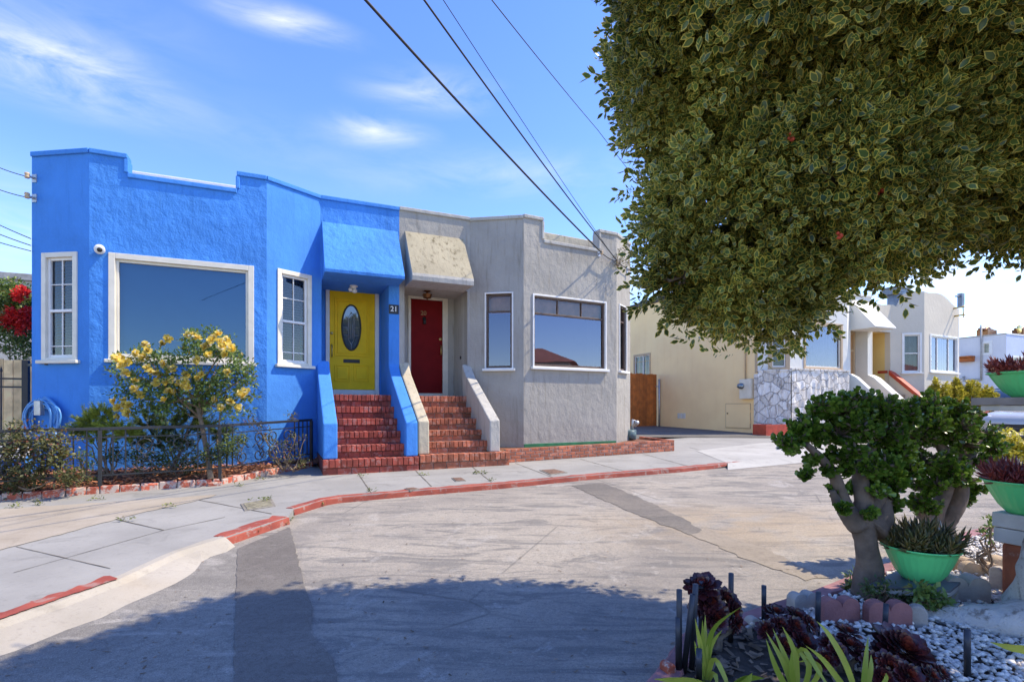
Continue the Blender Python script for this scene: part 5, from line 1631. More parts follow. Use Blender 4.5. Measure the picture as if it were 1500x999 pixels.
e0_ = at(1000, 350, 16); q = at(875, 190, 11); q2 = at(720, 0, 6.0); cable('thin cable passing high in front of the holly tree', [e0_, q, q2, q2 + (q2 - q) * 1.2], .007, .02)
# short link between the brackets on the grey house
cable('short cable looped between brackets on the grey wall', [anc, anc2, anc3], .010, .04)
wl_ = fB[0].P(fB[0].px(49, 262)[0], .03, fB[0].px(49, 262)[1])
for k, (yy, xx, yb) in enumerate(((262, -60, 215), (292, -60, 250), (351, -60, 300), (361, -60, 318), (369, -60, 335))):
    z = fB[0].px(49, yy)[1]; p = fB[0].P(.03, .04, z)
    lab = ['uppermost slack cable reaching the blue house left edge', 'second slack cable below the upper one at the left edge', 'third cable from the top at the left of the blue house', 'fourth cable from the top at the left of the blue house', 'lowest cable reaching the left edge of the blue house'][k]
    cable(lab, [p, at(xx, yb, 8.6)], .007, .06 if k < 2 else .02)
def bracket(fr, w, z, label):
    t = thing('cable_bracket', label, 'bracket', tuple(fr.P(w, 0, z)), 'cable brackets')
    mb = MB(); mb.tube([fr.P(w, 0, z), fr.P(w, .12, z)], .018, 8); mb.fbox(fr, w - .04, w + .04, -.004, .012, z - .06, z + .06); mb.build('arm', M['zinc'], t)
    mb = MB(); mb.lathe(fr.P(w, .11, z - .045), [(0, 0), (.03, .005), (.035, .03), (.022, .045), (.035, .06), (.03, .085), (0, .09)], 12); mb.build('insulator', M['tan'], t)
bracket(fG[2], fG[2].px(877, 372)[0], fG[2].px(877, 372)[1], 'cable bracket under the notch of the grey parapet')
bracket(fG[2], fG[2].px(900, 384)[0], fG[2].px(900, 384)[1], 'cable bracket at the right corner of the grey bay front')
bracket(fG[3], fG[3].px(918, 396)[0], fG[3].px(918, 396)[1], 'cable bracket on the narrow right side of the grey bay')
bracket(fB[0], .05, fB[0].px(49, 262)[1], 'upper cable bracket on the left edge of the blue house')
bracket(fB[0], .05, fB[0].px(49, 291)[1], 'lower cable bracket on the left edge of the blue house')

# covers in the pavement
M['mossy'] = plain('mossy_concrete', (.20, .18, .12), .9, var=.4, scale=16, bump=.5, bscale=60)
def lid(px, label, mat, off=.005):
    pts = [on_ground(x, y, off) for x, y in px]
    if mb_normal(pts).z < 0: pts.reverse()
    c = sum(pts, Vector()) / len(pts)
    t = thing('utility_cover', label, 'cover', tuple(c), 'covers set in the pavement')
    mb = MB(); mb.prism([p - Vector((0, 0, .02)) for p in pts], Vector((0, 0, .024))); mb.build('frame', M['lidtop'], t, bevel=.003)
    q = [c + (p - c) * .82 + Vector((0, 0, .0)) for p in pts]
    mb = MB(); mb.prism(q, Vector((0, 0, .009))); mb.build('lid', M[mat], t, bevel=.002)
M['lidtop'] = plain('worn_cover', (.20, .18, .15), .85, var=.35, scale=18, bump=.5, bscale=70)
M['rust'] = plain('rusty_iron', (.16, .09, .06), .85, var=.35, scale=18, bump=.4)
lid([(352, 738), (398, 730), (404, 741), (358, 748)], 'mossy concrete meter cover in the pavement below the iron fence', 'mossy')
lid([(661, 700), (676, 699.5), (683, 704), (667, 705)], 'small rusty iron cover in the pavement below the steps', 'rust')
lid([(790, 688.5), (812, 687), (832, 692), (806, 695.5)], 'brown stained cover in the pavement below the planter', 'rust')
lid([(592, 715.5), (606, 714), (616, 716.5), (600, 718.5)], 'small cracked cover by the weedy kerb', 'rust')

# ------------------------------------------------------------------ plants by the houses
def wander(a, b, n=6, amt=.04):
    a, b = Vector(a), Vector(b); out = []
    for k in range(n + 1):
        u = k / n; p = a.lerp(b, u); s = amt * math.sin(math.pi * u)
        if 0 < k < n: p += Vector((random.uniform(-s, s), random.uniform(-s, s), random.uniform(-s, s)))
        out.append(p)
    return out
def leaf_clumps(centers, per, r, up=.35, spread=1.0):
    c = np.repeat(np.asarray(centers, float), per, axis=0)
    d = unit(len(c)); d[:, 2] = d[:, 2] * .8 + up * .6
    p = c + d * rng.uniform(.1, 1, (len(c), 1)) * r * spread
    dirs = d + unit(len(c)) * .6
    return p, dirs, unit(len(c)) * .7 + [0, 0, 1]

# yellow flowering rose tree
RY = 7.35
base = on_ground(309, 702, .08)
rose = thing('rose_tree', 'tall yellow flowering rose with a thin trunk behind the iron fence', 'rose bush', tuple(base))
RP = lambda x, y, dy=0: at(x, y, RY + dy)
mb = MB()
mb.tube([base, RP(304, 665), RP(296, 625), RP(290, 596)], [.040, .034, .030, .026], 9); 
for tip in [(180, 540), (215, 520), (245, 560), (285, 500), (330, 505), (350, 560), (345, 595), (255, 590), (300, 540), (320, 530), (205, 585), (365, 545)]:
    st = random.choice([(290, 596), (287, 580), (294, 612)]); mid = ((st[0] + tip[0]) / 2 + random.uniform(-6, 6), (st[1] + tip[1]) / 2 + 8)
    dy = random.uniform(-.25, .3)
    mb.tube([RP(*st), RP(*mid, dy * .5), RP(*tip, dy)], [.018, .012, .006], 6)
mb.build('trunk', M['stem'], rose)
mb = MB(); b2 = base + Vector((.06, .15, 0)); mb.tube([b2, RP(318, 650, .2), RP(322, 610, .2), RP(330, 580, .2)], [.018, .014, .01, .006], 7); mb.build('second_stem', M['stem'], rose)
cl_ = []
spots = [(185, 540, 26), (215, 525, 22), (240, 535, 26), (262, 560, 30), (230, 565, 30), (200, 570, 22), (285, 520, 26), (285, 500, 16), (310, 505, 28), (330, 515, 24), (335, 535, 22),
         (350, 560, 26), (360, 545, 16), (345, 595, 26), (320, 590, 22), (255, 590, 28), (215, 595, 24), (300, 555, 24), (360, 580, 16), (175, 575, 14), (325, 560, 22), (280, 575, 22), (240, 600, 24), (310, 575, 18)]
for x, y, r in spots:
    for _ in range(int(r * r * .02) + 4):
        a = random.uniform(0, 6.28); q = r * math.sqrt(random.random()) * .95
        cl_.append(RP(x + q * math.cos(a), y + q * math.sin(a) * .8, random.gauss(0, .16)))
p, d, u = leaf_clumps(cl_, 24, .095)
scatter('foliage', 'simple', p, d, u, rng.uniform(.035, .072, len(p)), L['rose'], rose)
fl_ = [(186, 530), (176, 534), (210, 522), (254, 540), (243, 560), (270, 556), (290, 498), (309, 508), (323, 500), (338, 508), (246, 576), (200, 560), (182, 604), (173, 598), (190, 608), (183, 588), (248, 498), (192, 530), (207, 578), (273, 548), (300, 510), (340, 512), (258, 575), (227, 560), (318, 585), (277, 570), (186, 548), (346, 598), (330, 520), (360, 572), (212, 508), (171, 524), (178, 522), (199, 519), (205, 527), (214, 515), (243, 536), (248, 541), (237, 552), (262, 561), (267, 566), (284, 491), (279, 494), (316, 496), (310, 500), (331, 506), (324, 510), (303, 520), (288, 527),
       (333, 500), (180, 596), (186, 602), (175, 612), (190, 594), (168, 590), (201, 569), (252, 556), (358, 580), (352, 578), (325, 598), (337, 592), (241, 588), (291, 556), (297, 553), (222, 545), (230, 548), (215, 540), (240, 507), (320, 490), (335, 545)]
mbp, mbd, mbu, mbs = [], [], [], []
for (x, y) in fl_:
    c = np.array(RP(x + random.uniform(-2, 2), y + random.uniform(-2, 2), random.uniform(-.36, -.16)))
    ax = unit(1)[0]; ax[1] = -abs(ax[1]) - .5; ax[2] = abs(ax[2]); ax /= np.linalg.norm(ax)
    for k in range(34):
        t = unit(1)[0]; t -= ax * t.dot(ax); t /= np.linalg.norm(t); tilt = (k / 34)
        mbp.append(c + ax * .012 * (1 - tilt)); mbd.append(t * (.35 + tilt) + ax * (1.0 - tilt * .9)); mbu.append(ax); mbs.append(random.uniform(.04, .072))
scatter('blossom', 'petal', mbp, mbd, mbu, mbs, L['rosepetal'], rose)

def feathery(name, label, px, Y, rad, n, mats, base_px, spread=(1, .8, 1)):
    """soft needle shrub: sprays of fine needles round many short twigs"""
    b = at(base_px[0], base_px[1], Y); b.z = ground(b.x, b.y, .08)
    t = thing(name, label, 'shrub', tuple(b), 'shrubs in the flower bed')
    mb = MB(); P, D, U, S = [], [], [], []
    for (x, y, r) in px:
        c = at(x, y, Y); rr = r / F * Y
        mb.tube(wander(b, c, 5, .05), [.014, .012, .010, .008, .006, .004], 6)
        for _ in range(n):
            d = unit(1)[0]; d[2] = d[2] * .7 + .35
            tip = np.array(c) + d * rr * random.uniform(.3, 1.0) * np.array(spread); root = np.array(c) + (tip - np.array(c)) * .35
            ax = tip - root; ax /= np.linalg.norm(ax)
            for k in range(34):
                u = random.random(); q = root + (tip - root) * u; e = unit(1)[0] * .55 + ax
                P.append(q); D.append(e); U.append(unit(1)[0]); S.append(random.uniform(.05, .10))
    mb.build('stem', M['stem'], t)
    scatter('foliage', 'needle', P, D, U, S, mats, t, squash=(1, 3.4, 1))
    return t
feathery('needle_shrub', 'bright yellow green feathery shrub beside the coiled hose', [(128, 622, 26), (150, 610, 24), (165, 630, 28), (140, 640, 24), (185, 640, 22), (115, 632, 14)], 7.15, .5, 38, L['juniper'], (160, 700))
feathery('needle_shrub', 'dark green feathery shrub behind the rose trunk', [(215, 620, 28), (245, 625, 30), (275, 620, 30), (300, 630, 26), (230, 648, 26), (265, 650, 26), (200, 645, 22), (325, 640, 18), (290, 600, 20)], 7.75, .5, 36, L['juniper_dark'], (255, 690))

def bushy(name, label, px, Y, n, per, lr, leaf, mat, base_list, cat='shrub', group='shrubs in the flower bed', depth=.25, kind='simple', stems=True, off=.08):
    b = at(*base_list[0], Y); b.z = ground(b.x, b.y, off)
    t = thing(name, label, cat, tuple(b), group)
    cs = []; mb = MB()
    for (x, y, r) in px:
        rr = r / F * Y; c = np.array(at(x, y, Y))
        for _ in range(n):
            d = unit(1)[0] * random.random() ** .4
            cs.append(c + d * rr * np.array((1, depth / max(rr, .01) if depth else 1, 1)))
    if stems:
        for bx in base_list:
            bb = at(*bx, Y); bb.z = ground(bb.x, bb.y, off)
            for _ in range(5):
                q = cs[random.randrange(len(cs))]; mb.tube(wander(bb, Vector(q), 6, .06), [.010, .009, .008, .007, .006, .005, .004], 6)
        mb.build('stem', M['stem'], t)
    p, d, u = leaf_clumps(cs, per, lr)
    scatter('foliage', kind, p, d, u, rng.uniform(leaf * .7, leaf * 1.3, len(p)), mat, t)
    return t
bushy('rose_bush', 'sparse leggy rose bush with yellowing leaves at the left fence panel', [(15, 650, 28), (40, 645, 26), (60, 660, 30), (20, 680, 28), (50, 690, 24), (80, 650, 22), (85, 675, 18), (5, 700, 20), (35, 710, 16), (100, 700, 12), (-15, 670, 30)], 6.25, 38, 12, .08, .045, L['rose_dry'], [(20, 722), (45, 722), (5, 725)], depth=.2)
bushy('rose_bush', 'small spindly rose between the post and the blue wall', [(122, 690, 10), (128, 675, 10), (118, 665, 8), (130, 705, 6)], 6.8, 12, 7, .06, .04, L['rose'], [(124, 712)], depth=.1)
bushy('rose_bush', 'low rose shoots by the right end of the fence', [(405, 670, 14), (420, 675, 16), (435, 668, 14), (412, 655, 12), (442, 680, 10), (398, 645, 10), (425, 650, 10), (380, 628, 12), (370, 618, 8), (430, 612, 7), (436, 640, 10)], 8.0, 9, 8, .06, .038, L['rose_dry'], [(415, 690), (430, 688)], depth=.2)
bushy('shrub', 'dim leafy shrub filling the middle fence panel', [(170, 665, 16), (200, 672, 18), (235, 670, 20), (265, 672, 20), (290, 678, 16), (330, 660, 14), (345, 650, 14), (315, 668, 12)], 7.3, 30, 11, .08, .045, L['shrub'], [(210, 705), (260, 703)], depth=.25)
mb = MB()
bv = bushy('flowering_shrub', 'green shrub with bright red blossom masses above the timber fence', [(8, 440, 22), (25, 455, 25), (5, 480, 26), (32, 490, 24), (20, 510, 22), (15, 425, 16), (-20, 460, 30), (36, 440, 8), (40, 470, 10)], 10.3, 60, 12, .10, .075, L['rose'], [(15, 600)], group=None, depth=.5, off=0)
cs = []
for x, y, r, n in ((29, 431, 8, 14), (22, 466, 13, 40), (32, 478, 9, 22), (12, 474, 10, 20), (38, 462, 7, 16)):
    for _ in range(n):
        a = random.uniform(0, 6.28); q = r * math.sqrt(random.random()); cs.append(at(x + q * math.cos(a), y + q * math.sin(a), 10.3 + random.uniform(-.55, -.25)))
p, d, u = leaf_clumps(cs, 14, .08); scatter('blossom', 'petal', p, d, u, rng.uniform(.04, .08, len(p)), L['red'], bv)
# dry tuft on the parapet corner
p0 = fG[2].P(fG[2].L - .02, .05, fG[2].px(902, 392)[1])
tf = thing('dry_tuft', 'dry plant tuft growing from the right corner of the grey parapet', 'plant', tuple(p0))
cs = [np.array(p0) + np.array((random.gauss(.12, .10), random.gauss(-.03, .06), random.uniform(.0, .42))) for _ in range(34)]
mb = MB()
for c in cs[:10]: mb.tube(wander(p0, Vector(c), 4, .03), .006, 5)
mb.build('stem', M['stem'], tf); p, d, u = leaf_clumps(cs, 7, .06); scatter('foliage', 'simple', p, d, u, rng.uniform(.03, .05, len(p)), L['rose_dry'], tf)

# yellow-green columns of euphorbia with red planters, before the beige house
for i, (x0, y0, w, h, lab) in enumerate(((1379, 582, 19, 27, 'leftmost and widest yellow green bush before the beige house'), (1402, 583, 14, 25, 'second yellow green bush from the left before the beige house'),
                                    (1424, 585, 14, 27, 'third yellow green bush from the left before the beige house'), (1447, 591, 16, 22, 'rightmost yellow green bush above the red planter'))):
    Y = 17.6 + .35 * i; b = at(x0, y0 + h, Y); b.z = ground(b.x, b.y)
    t = thing('yellow_bush', lab, 'bush', tuple(b), 'yellow green bushes before the beige house')
    mb = MB(); P, D = [], []
    for k in range(26):
        a = random.uniform(0, 6.28); q = math.sqrt(random.random())
        tip = at(x0 + q * w * math.cos(a), y0 - h * math.sqrt(max(0, 1 - q * q)) * random.uniform(.5, 1) + (h * .4 if k % 4 == 0 else 0), Y + .35 * q * math.sin(a))
        mb.tube(wander(b + Vector((random.uniform(-.1, .1), 0, 0)), tip, 4, .05), .018, 5)
        for j in range(75):
            u = random.uniform(-.1, .35); e = unit(1)[0]; e[2] = abs(e[2]) * .5
            c = np.array(tip) + np.array((0, 0, -u)) ; P.append(c + e * .035); D.append(e + np.array((0, 0, .45)))
    mb.build('stem', M['stem'], t)
    r = np.clip(rng.random(len(P)), 0, 1)
    scatter('foliage', 'simple', P, D, np.tile([0, 0, 1.0], (len(P), 1)) + unit(len(P)) * .3, rng.uniform(.07, .13, len(P)), L['euph'], t, squash=(1, 1.3, 1))
def trough(px0, px1, ytop, ybot, Y, label, mat='redtrim', group='red planters along the far pavement'):
    a, b = at(px0, ybot, Y), at(px1, ybot, Y); z0 = ground(a.x, a.y, -.02); zt = (CY - ytop) / F * Y
    t = thing('red_planter', label, 'planter', ((a.x + b.x) / 2, Y, z0), group)
    fr = FR((a.x, Y), (b.x, Y + (b.x - a.x) * .44), 0); W = fr.L
    mb = MB()
    mb.fbox(fr, 0, W, -.04, 0, z0, zt); mb.fbox(fr, 0, W, -.5, -.46, z0, zt); mb.fbox(fr, 0, .04, -.46, -.04, z0, zt); mb.fbox(fr, W - .04, W, -.46, -.04, z0, zt)
    mb.build('planter_box', M[mat], t, bevel=.008)
    mb = MB(); mb.fbox(fr, .03, W - .03, -.47, -.03, z0, zt - .05); mb.build('soil', M['soil'], t)
    return t
trough(1434, 1459, 602, 613, 17.9, 'small red planter box at the right end of the yellow bushes')
trough(1122, 1200, 622, 640, 16.2, 'long low orange red planter at the foot of the stone veneer')
pt_ = at(1184, 641, 15.4); pt_.z = ground(pt_.x, pt_.y, -.02)
tp = thing('flower_pot', 'round terracotta orange pot half hidden by the jade tree leaves', 'pot', tuple(pt_))
mb = MB(); mb.lathe(pt_, [(0, 0), (.16, 0), (.23, .26), (.25, .26), (.25, .31), (.21, .31), (.2, .27), (0, .26)], 20); mb.build('pot_body', M['redtrim'], tp)
p, d, u = leaf_clumps([np.array(pt_) + np.array((random.gauss(0, .1), random.gauss(0, .1), .36 + random.uniform(0, .2))) for _ in range(40)], 8, .08); scatter('foliage', 'simple', p, d, u, rng.uniform(.04, .07, len(p)), L['shrub'], tp)

# ------------------------------------------------------------------ cars
def car(label, loc, rz, paint, suv=False, L_=4.4, W_=1.78, H__=1.45):
    t = thing('parked_car', label, 'car', loc, 'parked cars', rz)
    Lh = L_ / 2; h = H__
    # side profile (x forward, z up): body below the waist
    wl_ = h * .60
    def loft(sections, mi=0):
        mb = MB(); n = len(sections[0]); vs = [v for s in sections for v in s]; fs = []
        for i in range(len(sections) - 1):
            for k in range(n): fs.append((i * n + k, i * n + (k + 1) % n, (i + 1) * n + (k + 1) % n, (i + 1) * n + k))
        fs += [tuple(reversed(range(n))), tuple(range((len(sections) - 1) * n, len(sections) * n))]
        mb.add(vs, fs, mi, None, True); return mb
    def rsec(x, hw, z0, z1, rr=.12):
        out = []
        for (sy, sz, a0) in ((1, -1, -90), (1, 1, 0), (-1, 1, 90), (-1, -1, 180)):
            for k in range(4):
                a = math.radians(a0 + 30 * k); cy_ = sy * (hw - rr); cz = (z1 - rr) if sz > 0 else (z0 + rr)
                out.append((x, cy_ + rr * math.cos(a), cz + rr * math.sin(a)))
        return out
    hood = .56 * h if not suv else .62 * h
    S = [(-Lh, .80, .42, wl_ * .80), (-Lh + .10, .93, .26, wl_ * .97), (-Lh + .5, .98, .2, wl_ * 1.0), (-.5, 1, .19, wl_), (Lh - 1.35, 1, .19, wl_ * .99), (Lh - .9, .98, .2, hood * 1.02), (Lh - .3, .93, .22, hood * .93), (Lh - .08, .84, .26, hood * .82), (Lh, .72, .34, hood * .70)]
    mb = loft([rsec(x, W_ / 2 * k, z0, z1) for x, k, z0, z1 in S])
    o = mb.build('body', M[paint], None); o.parent = t; ORG[o.name] = Vector((0, 0, 0)); bd = o
    r0, r1 = (-Lh + (.12 if suv else .45), Lh - 1.55)
    def prt(mb, name, mat, par=t, bevel=0):
        q = mb.build(name, mat, None, bevel); q.parent = par; return q
    G = [(-Lh + .05 if suv else -Lh + .35, .86, wl_ - .04, wl_ + .03), (r0 + .25, .82, wl_ - .04, h * .965), (0, .84, wl_ - .04, h * .985), (r1 - .75, .82, wl_ - .04, h * .95), (r1 + .2, .84, wl_ - .06, wl_ + .02)]
    prt(loft([rsec(x, W_ / 2 * k, z0, z1, .06 if i in (0, 4) and False else min(.06, (z1 - z0) / 2.2)) for i, (x, k, z0, z1) in enumerate(G)]), 'windows', M['carglass'])
    R = [(r0 + .15, .76, h * .93, h * .975), (0, .80, h * .95, h), (r1 - .75, .77, h * .925, h * .965)]
    prt(loft([rsec(x, W_ / 2 * k, z0, z1, .02) for x, k, z0, z1 in R]), 'roof', M[paint])
    for s in (-1, 1):
        mb = MB()
        for xa, za, xb, zb in ((r1 + .15, wl_, r1 - .75, h * .95), (-.1, wl_, -.15, h * .97), (r0 + .9, wl_, r0 + .8, h * .96)):
            mb.tube([(xa, s * W_ / 2 * .845, za), (xb, s * W_ / 2 * .815, zb)], .035, 6)
        prt(mb, 'pillar', M[paint])
        for x in (-Lh + .78, Lh - .86):
            mb = MB(); mb.lathe((x, s * (W_ / 2 - .16), .32), [(0, -.09), (.30, -.09), (.32, -.06), (.32, .15), (.30, .17), (.21, .17), (.20, .14), (0, .14)], 26, axis=(0, s, 0))
            whl = prt(mb, 'wheel', M['tyre'])
            mb = MB(); mb.lathe((x, s * (W_ / 2 - .015), .32), [(.205, -.01), (.20, .012), (.175, .0)], 24, axis=(0, s, 0)); mb.lathe((x, s * (W_ / 2 - .015), .32), [(.05, .0), (.045, .015), (0, .018)], 12, axis=(0, s, 0))
            for k in range(7):
                a = 2 * math.pi * k / 7; ca, sa = math.cos(a), math.sin(a)
                mb.tube([(x + ca * .03, s * (W_ / 2 - .008), .32 + sa * .03), (x + ca * .19, s * (W_ / 2 - .012), .32 + sa * .19)], .02, 6)
            prt(mb, 'rim', M['rim'], whl)
            mb = MB(); 
            mb.lathe((x, s * (W_ / 2 - .008), .33), [(.345, -.02), (.375, .0), (.385, .006), (.395, -.01)], 26, axis=(0, s, 0)); prt(mb, 'wheel_arch', M['black'])
        mb = MB(); mb.lathe((Lh - .22, s * W_ / 2 * .66, hood * .76), [(.0, .13), (.07, .12), (.11, .07), (.12, .0)], 14, axis=(.9, s * .35, .15), scale=(.8, 1.3)); prt(mb, 'headlight', M['lens'])
        mb = MB(); mb.box((Lh - 1.55, s * (W_ / 2 + .06), wl_ + .07), (.12, .16, .12)); prt(mb, 'mirror', M[paint], bevel=.03)
        mb = MB(); mb.box((-Lh + .05, s * W_ / 2 * .7, wl_ * .82), (.08, .22, .16)); prt(mb, 'tail_light', M['redtrim'], bevel=.02)
    mb = MB(); mb.box((Lh - .045, 0, hood * .52), (.10, .95, .13)); mb.box((Lh - .035, 0, .32), (.09, 1.1, .09)); prt(mb, 'grille', M['black'], bevel=.02)
    return t
p = at(1478, 612, 27.0); car('white car parked far off by the white house', (p.x, p.y, ground(p.x, p.y, 0, CR)), math.radians(200), 'carwhite', True, 4.5, 1.85, 1.75)
p = at(1474, 640, 15.0); p = p + Vector((2.15, 1.0, 0)); car('silver car with only its nose in the picture at right', (p.x, p.y, ground(p.x, p.y, 0, CR)), math.radians(205), 'carsilver')

# ------------------------------------------------------------------ planting corner in the foreground
BED = .05                                      # its gravel lies this much above the pavement level
KP = [(900, 1080), (945, 999), (978, 958), (1000, 925), (1060, 905), (1120, 884), (1190, 863), (1245, 842), (1330, 812), (1400, 782), (1470, 762), (1560, 740)]
kp = [on_ground(x, y, .03) for x, y in KP]
def pinkkerb():
    mb = MB(); P = []
    for a, b in zip(kp[:-1], kp[1:]):
        k = max(1, int((b - a).length / .05))
        for j in range(k): P.append(a.lerp(b, j / k))
    P.append(kp[-1]); prev = None
    for i, p in enumerate(P):
        d = P[min(i + 3, len(P) - 1)] - P[max(i - 3, 0)]; d.z = 0; d.normalize(); s = Vector((d.y, -d.x, 0))
        j = lambda q: random.uniform(-q, q)
        cur = [p - s * (.012 + j(.004)) + Vector((0, 0, -.14)), p - s * (.004 + j(.004)) + Vector((0, 0, -.012)), p + s * .012 + Vector((0, 0, j(.003))), p + s * (.10 + j(.008)) + Vector((0, 0, j(.004))), p + s * .115 + Vector((0, 0, -.08))]
        if prev:
            for k in range(4): mb.quad(prev[k], prev[k + 1], cur[k + 1], cur[k], 0, .5)
        prev = cur
    for f in range(len(mb.f)):
        if mb_normal([Vector(mb.v[i]) for i in mb.f[f]]).z < -1e-6: mb.f[f] = tuple(reversed(mb.f[f]))
    return tag(mb.build('planting_kerb', M['pinkkerb']), kind='structure')
pinkkerb()
inn = []
for i, p in enumerate(kp):
    d = kp[min(i + 1, len(kp) - 1)] - kp[max(i - 1, 0)]; d.z = 0; d.normalize(); inn.append(p + Vector((d.y, -d.x, 0)) * .10)
bedpoly = [Vector((p.x, p.y, ground(p.x, p.y, .008))) for p in inn] + [Vector((6.5, 5.2, ground(6.5, 5.2, .008))), Vector((6.5, .6, ground(6.5, .6, .008))), Vector((.5, .6, ground(.5, .6, .008)))]
sheet('planting_soil', bedpoly, M['soil'])
M['pebble'] = plain('white_pebble', (.68, .625, .56), .7, var=.12, scale=20, rnd=.22)
# white pebbles
soilzone = [on_ground(x, y, .0) for x, y in ((985, 990), (1010, 935), (1075, 915), (1120, 930), (1180, 960), (1290, 999), (1290, 1120), (900, 1120))]
pos = []
while len(pos) < 19000:
    x, y = random.uniform(.5, 5.5), random.uniform(1.7, 5.0)
    if inpoly(x, y, bedpoly) and not inpoly(x, y, soilzone):
        if y > 3.6 and random.random() < .25: continue
        pos.append((x, y, ground(x, y, .012 + .02 * random.random())))
pos = np.array(pos); dd = unit(len(pos)); dd[:, 2] *= .2
scatter('white_gravel', 'pebble', pos, dd, unit(len(pos)) * .4 + [0, 0, 1], rng.uniform(.022, .050, len(pos)), M['pebble'])['kind'] = 'stuff'
# twigs and dead leaves on the soil
pos = []
while len(pos) < 420:
    x, y = random.uniform(.5, 3.0), random.uniform(1.7, 3.4)
    if inpoly(x, y, soilzone) and inpoly(x, y, bedpoly): pos.append((x, y, ground(x, y, .018)))
pos = np.array(pos); dd = unit(len(pos)); dd[:, 2] *= .2
M['litter'] = plain('dry_litter', (.17, .12, .08), .9, var=.3, rnd=.5)
scatter('leaf_litter', 'chip', pos, dd, unit(len(pos)) * .4 + [0, 0, 1], rng.uniform(.02, .07, len(pos)), M['litter'])['kind'] = 'stuff'

# ---- the big variegated tree
M['whitewash'] = None
def whitewash():
    m, nt, b = new_mat('whitewashed_bark'); g = N(nt); co = g.co()
    c = g.mix(g.ramp(g.noise(co, 3, 6), .3, .7), (.50, .46, .42), (.64, .61, .57))
    c = g.mix(g.math('MULTIPLY', g.ramp(g.noise(co, 9, 8, .7, .8), .52, .64), .85), c, (.16, .13, .11))
    c = g.mix(g.math('MULTIPLY', g.ramp(g.noise(co, 28, 6, .7), .56, .66), .6), c, (.22, .18, .14))
    g.set(b.inputs['Base Color'], c); b.inputs['Roughness'].default_value = .95
    n1 = g.bump(g.noise(co, 9, 8, .7, .8), .9, .03); g.set(b.inputs['Normal'], g.bump(g.noise(co, 40, 6), .6, .01, n1))
    return m
M['whitewash'] = whitewash()
tb_ = Vector((2.93, 2.62, 0)); tb_.z = ground(tb_.x, tb_.y, .0)
tree = thing('variegated_tree', 'large variegated holly tree overhanging the street with a whitewashed trunk', 'tree', tuple(tb_))
def rough_tube(pts, rads, n=22, amp=.12, flare=None):
    """bark tube with lumps"""
    P = []; Rr = []
    for i in range(len(pts) - 1):
        for k in range(6):
            u = k / 6; P.append(Vector(pts[i]).lerp(Vector(pts[i + 1]), u)); Rr.append(rads[i] * (1 - u) + rads[i + 1] * u)
    P.append(Vector(pts[-1])); Rr.append(rads[-1])
    mb = MB(); mb.tube(P, Rr, n)
    c = {}
    for i in range(len(mb.v)):
        s = i // n
        if s >= len(P): continue
        v = Vector(mb.v[i]); d = v - P[s]; a = i % n
        k = 1 + amp * (math.sin(a * 1.7 + s * .8) * .5 + math.sin(a * .9 - s * .45 + 2) * .5) + random.uniform(-.03, .03)
        mb.v[i] = tuple(P[s] + d * k)
    return mb
mbt = rough_tube([tb_ + Vector((0, 0, -.1)), tb_ + Vector((0, 0, .15)), tb_ + Vector((.01, 0, .5)), tb_ + Vector((.22, .05, .95)), tb_ + Vector((.52, .12, 1.7)), tb_ + Vector((.55, .2, 2.6))], [.38, .32, .26, .22, .20, .17])
root_end = on_ground(1372, 905, .0)
r2 = rough_tube([tb_ + Vector((-.1, -.0, .10)), tb_ + Vector((-.40, .10, .02)), Vector((1.0 * (tb_.x - .62), tb_.y + .26, ground(2, 2.9, -.02))), root_end + Vector((.1, 0, -.04))], [.16, .12, .09, .04], 16)
mbt.v, off = mbt.v, len(mbt.v)
mbt.add(r2.v, r2.f, 0, .4, True)
mbt.build('trunk', M['whitewash'], tree)
blobs = []
def blob(px, py, Y, rpx, sy=1.0, sz=1.0):
    c = at(px, py, Y); r = rpx / F * Y
    blobs.append((tuple(c), (r, r * sy, r * sz)))
blob(1075, 60, 3.1, 172, .9); blob(1090, 270, 3.25, 140, .9); blob(1115, 395, 3.25, 102, 1.0); blob(1230, 215, 3.1, 205, .9); blob(1405, 130, 2.95, 214, .85)
blob(1200, -150, 2.6, 250, .85); blob(1440, -180, 2.5, 300, .85); blob(1680, 80, 2.6, 290, .85); blob(1010, 130, 3.2, 100, .9); blob(1050, -110, 2.75, 160, .8); blob(1480, 240, 2.9, 62, .9); blob(1300, 330, 3.2, 80, 1.0); blob(1020, 385, 3.3, 72, .9)
mb = MB()
for (c, r) in blobs:
    st = tb_ + Vector((.54, .17, random.uniform(2.45, 2.6)))
    mb.tube(wander(st, Vector(c), 6, .12), [.09, .08, .065, .05, .04, .03, .02], 8)
    for _ in range(9):
        d = Vector(unit(1)[0]); e = Vector(c) + Vector((d.x * r[0], d.y * r[1], d.z * r[2])) * .8
        mb.tube(wander(Vector(c), e, 5, .08), [.02, .017, .014, .011, .008, .005], 5)
mb.build('branch', M['bark'], tree)
p, d = crown_points(blobs, 38000, .76, .06)
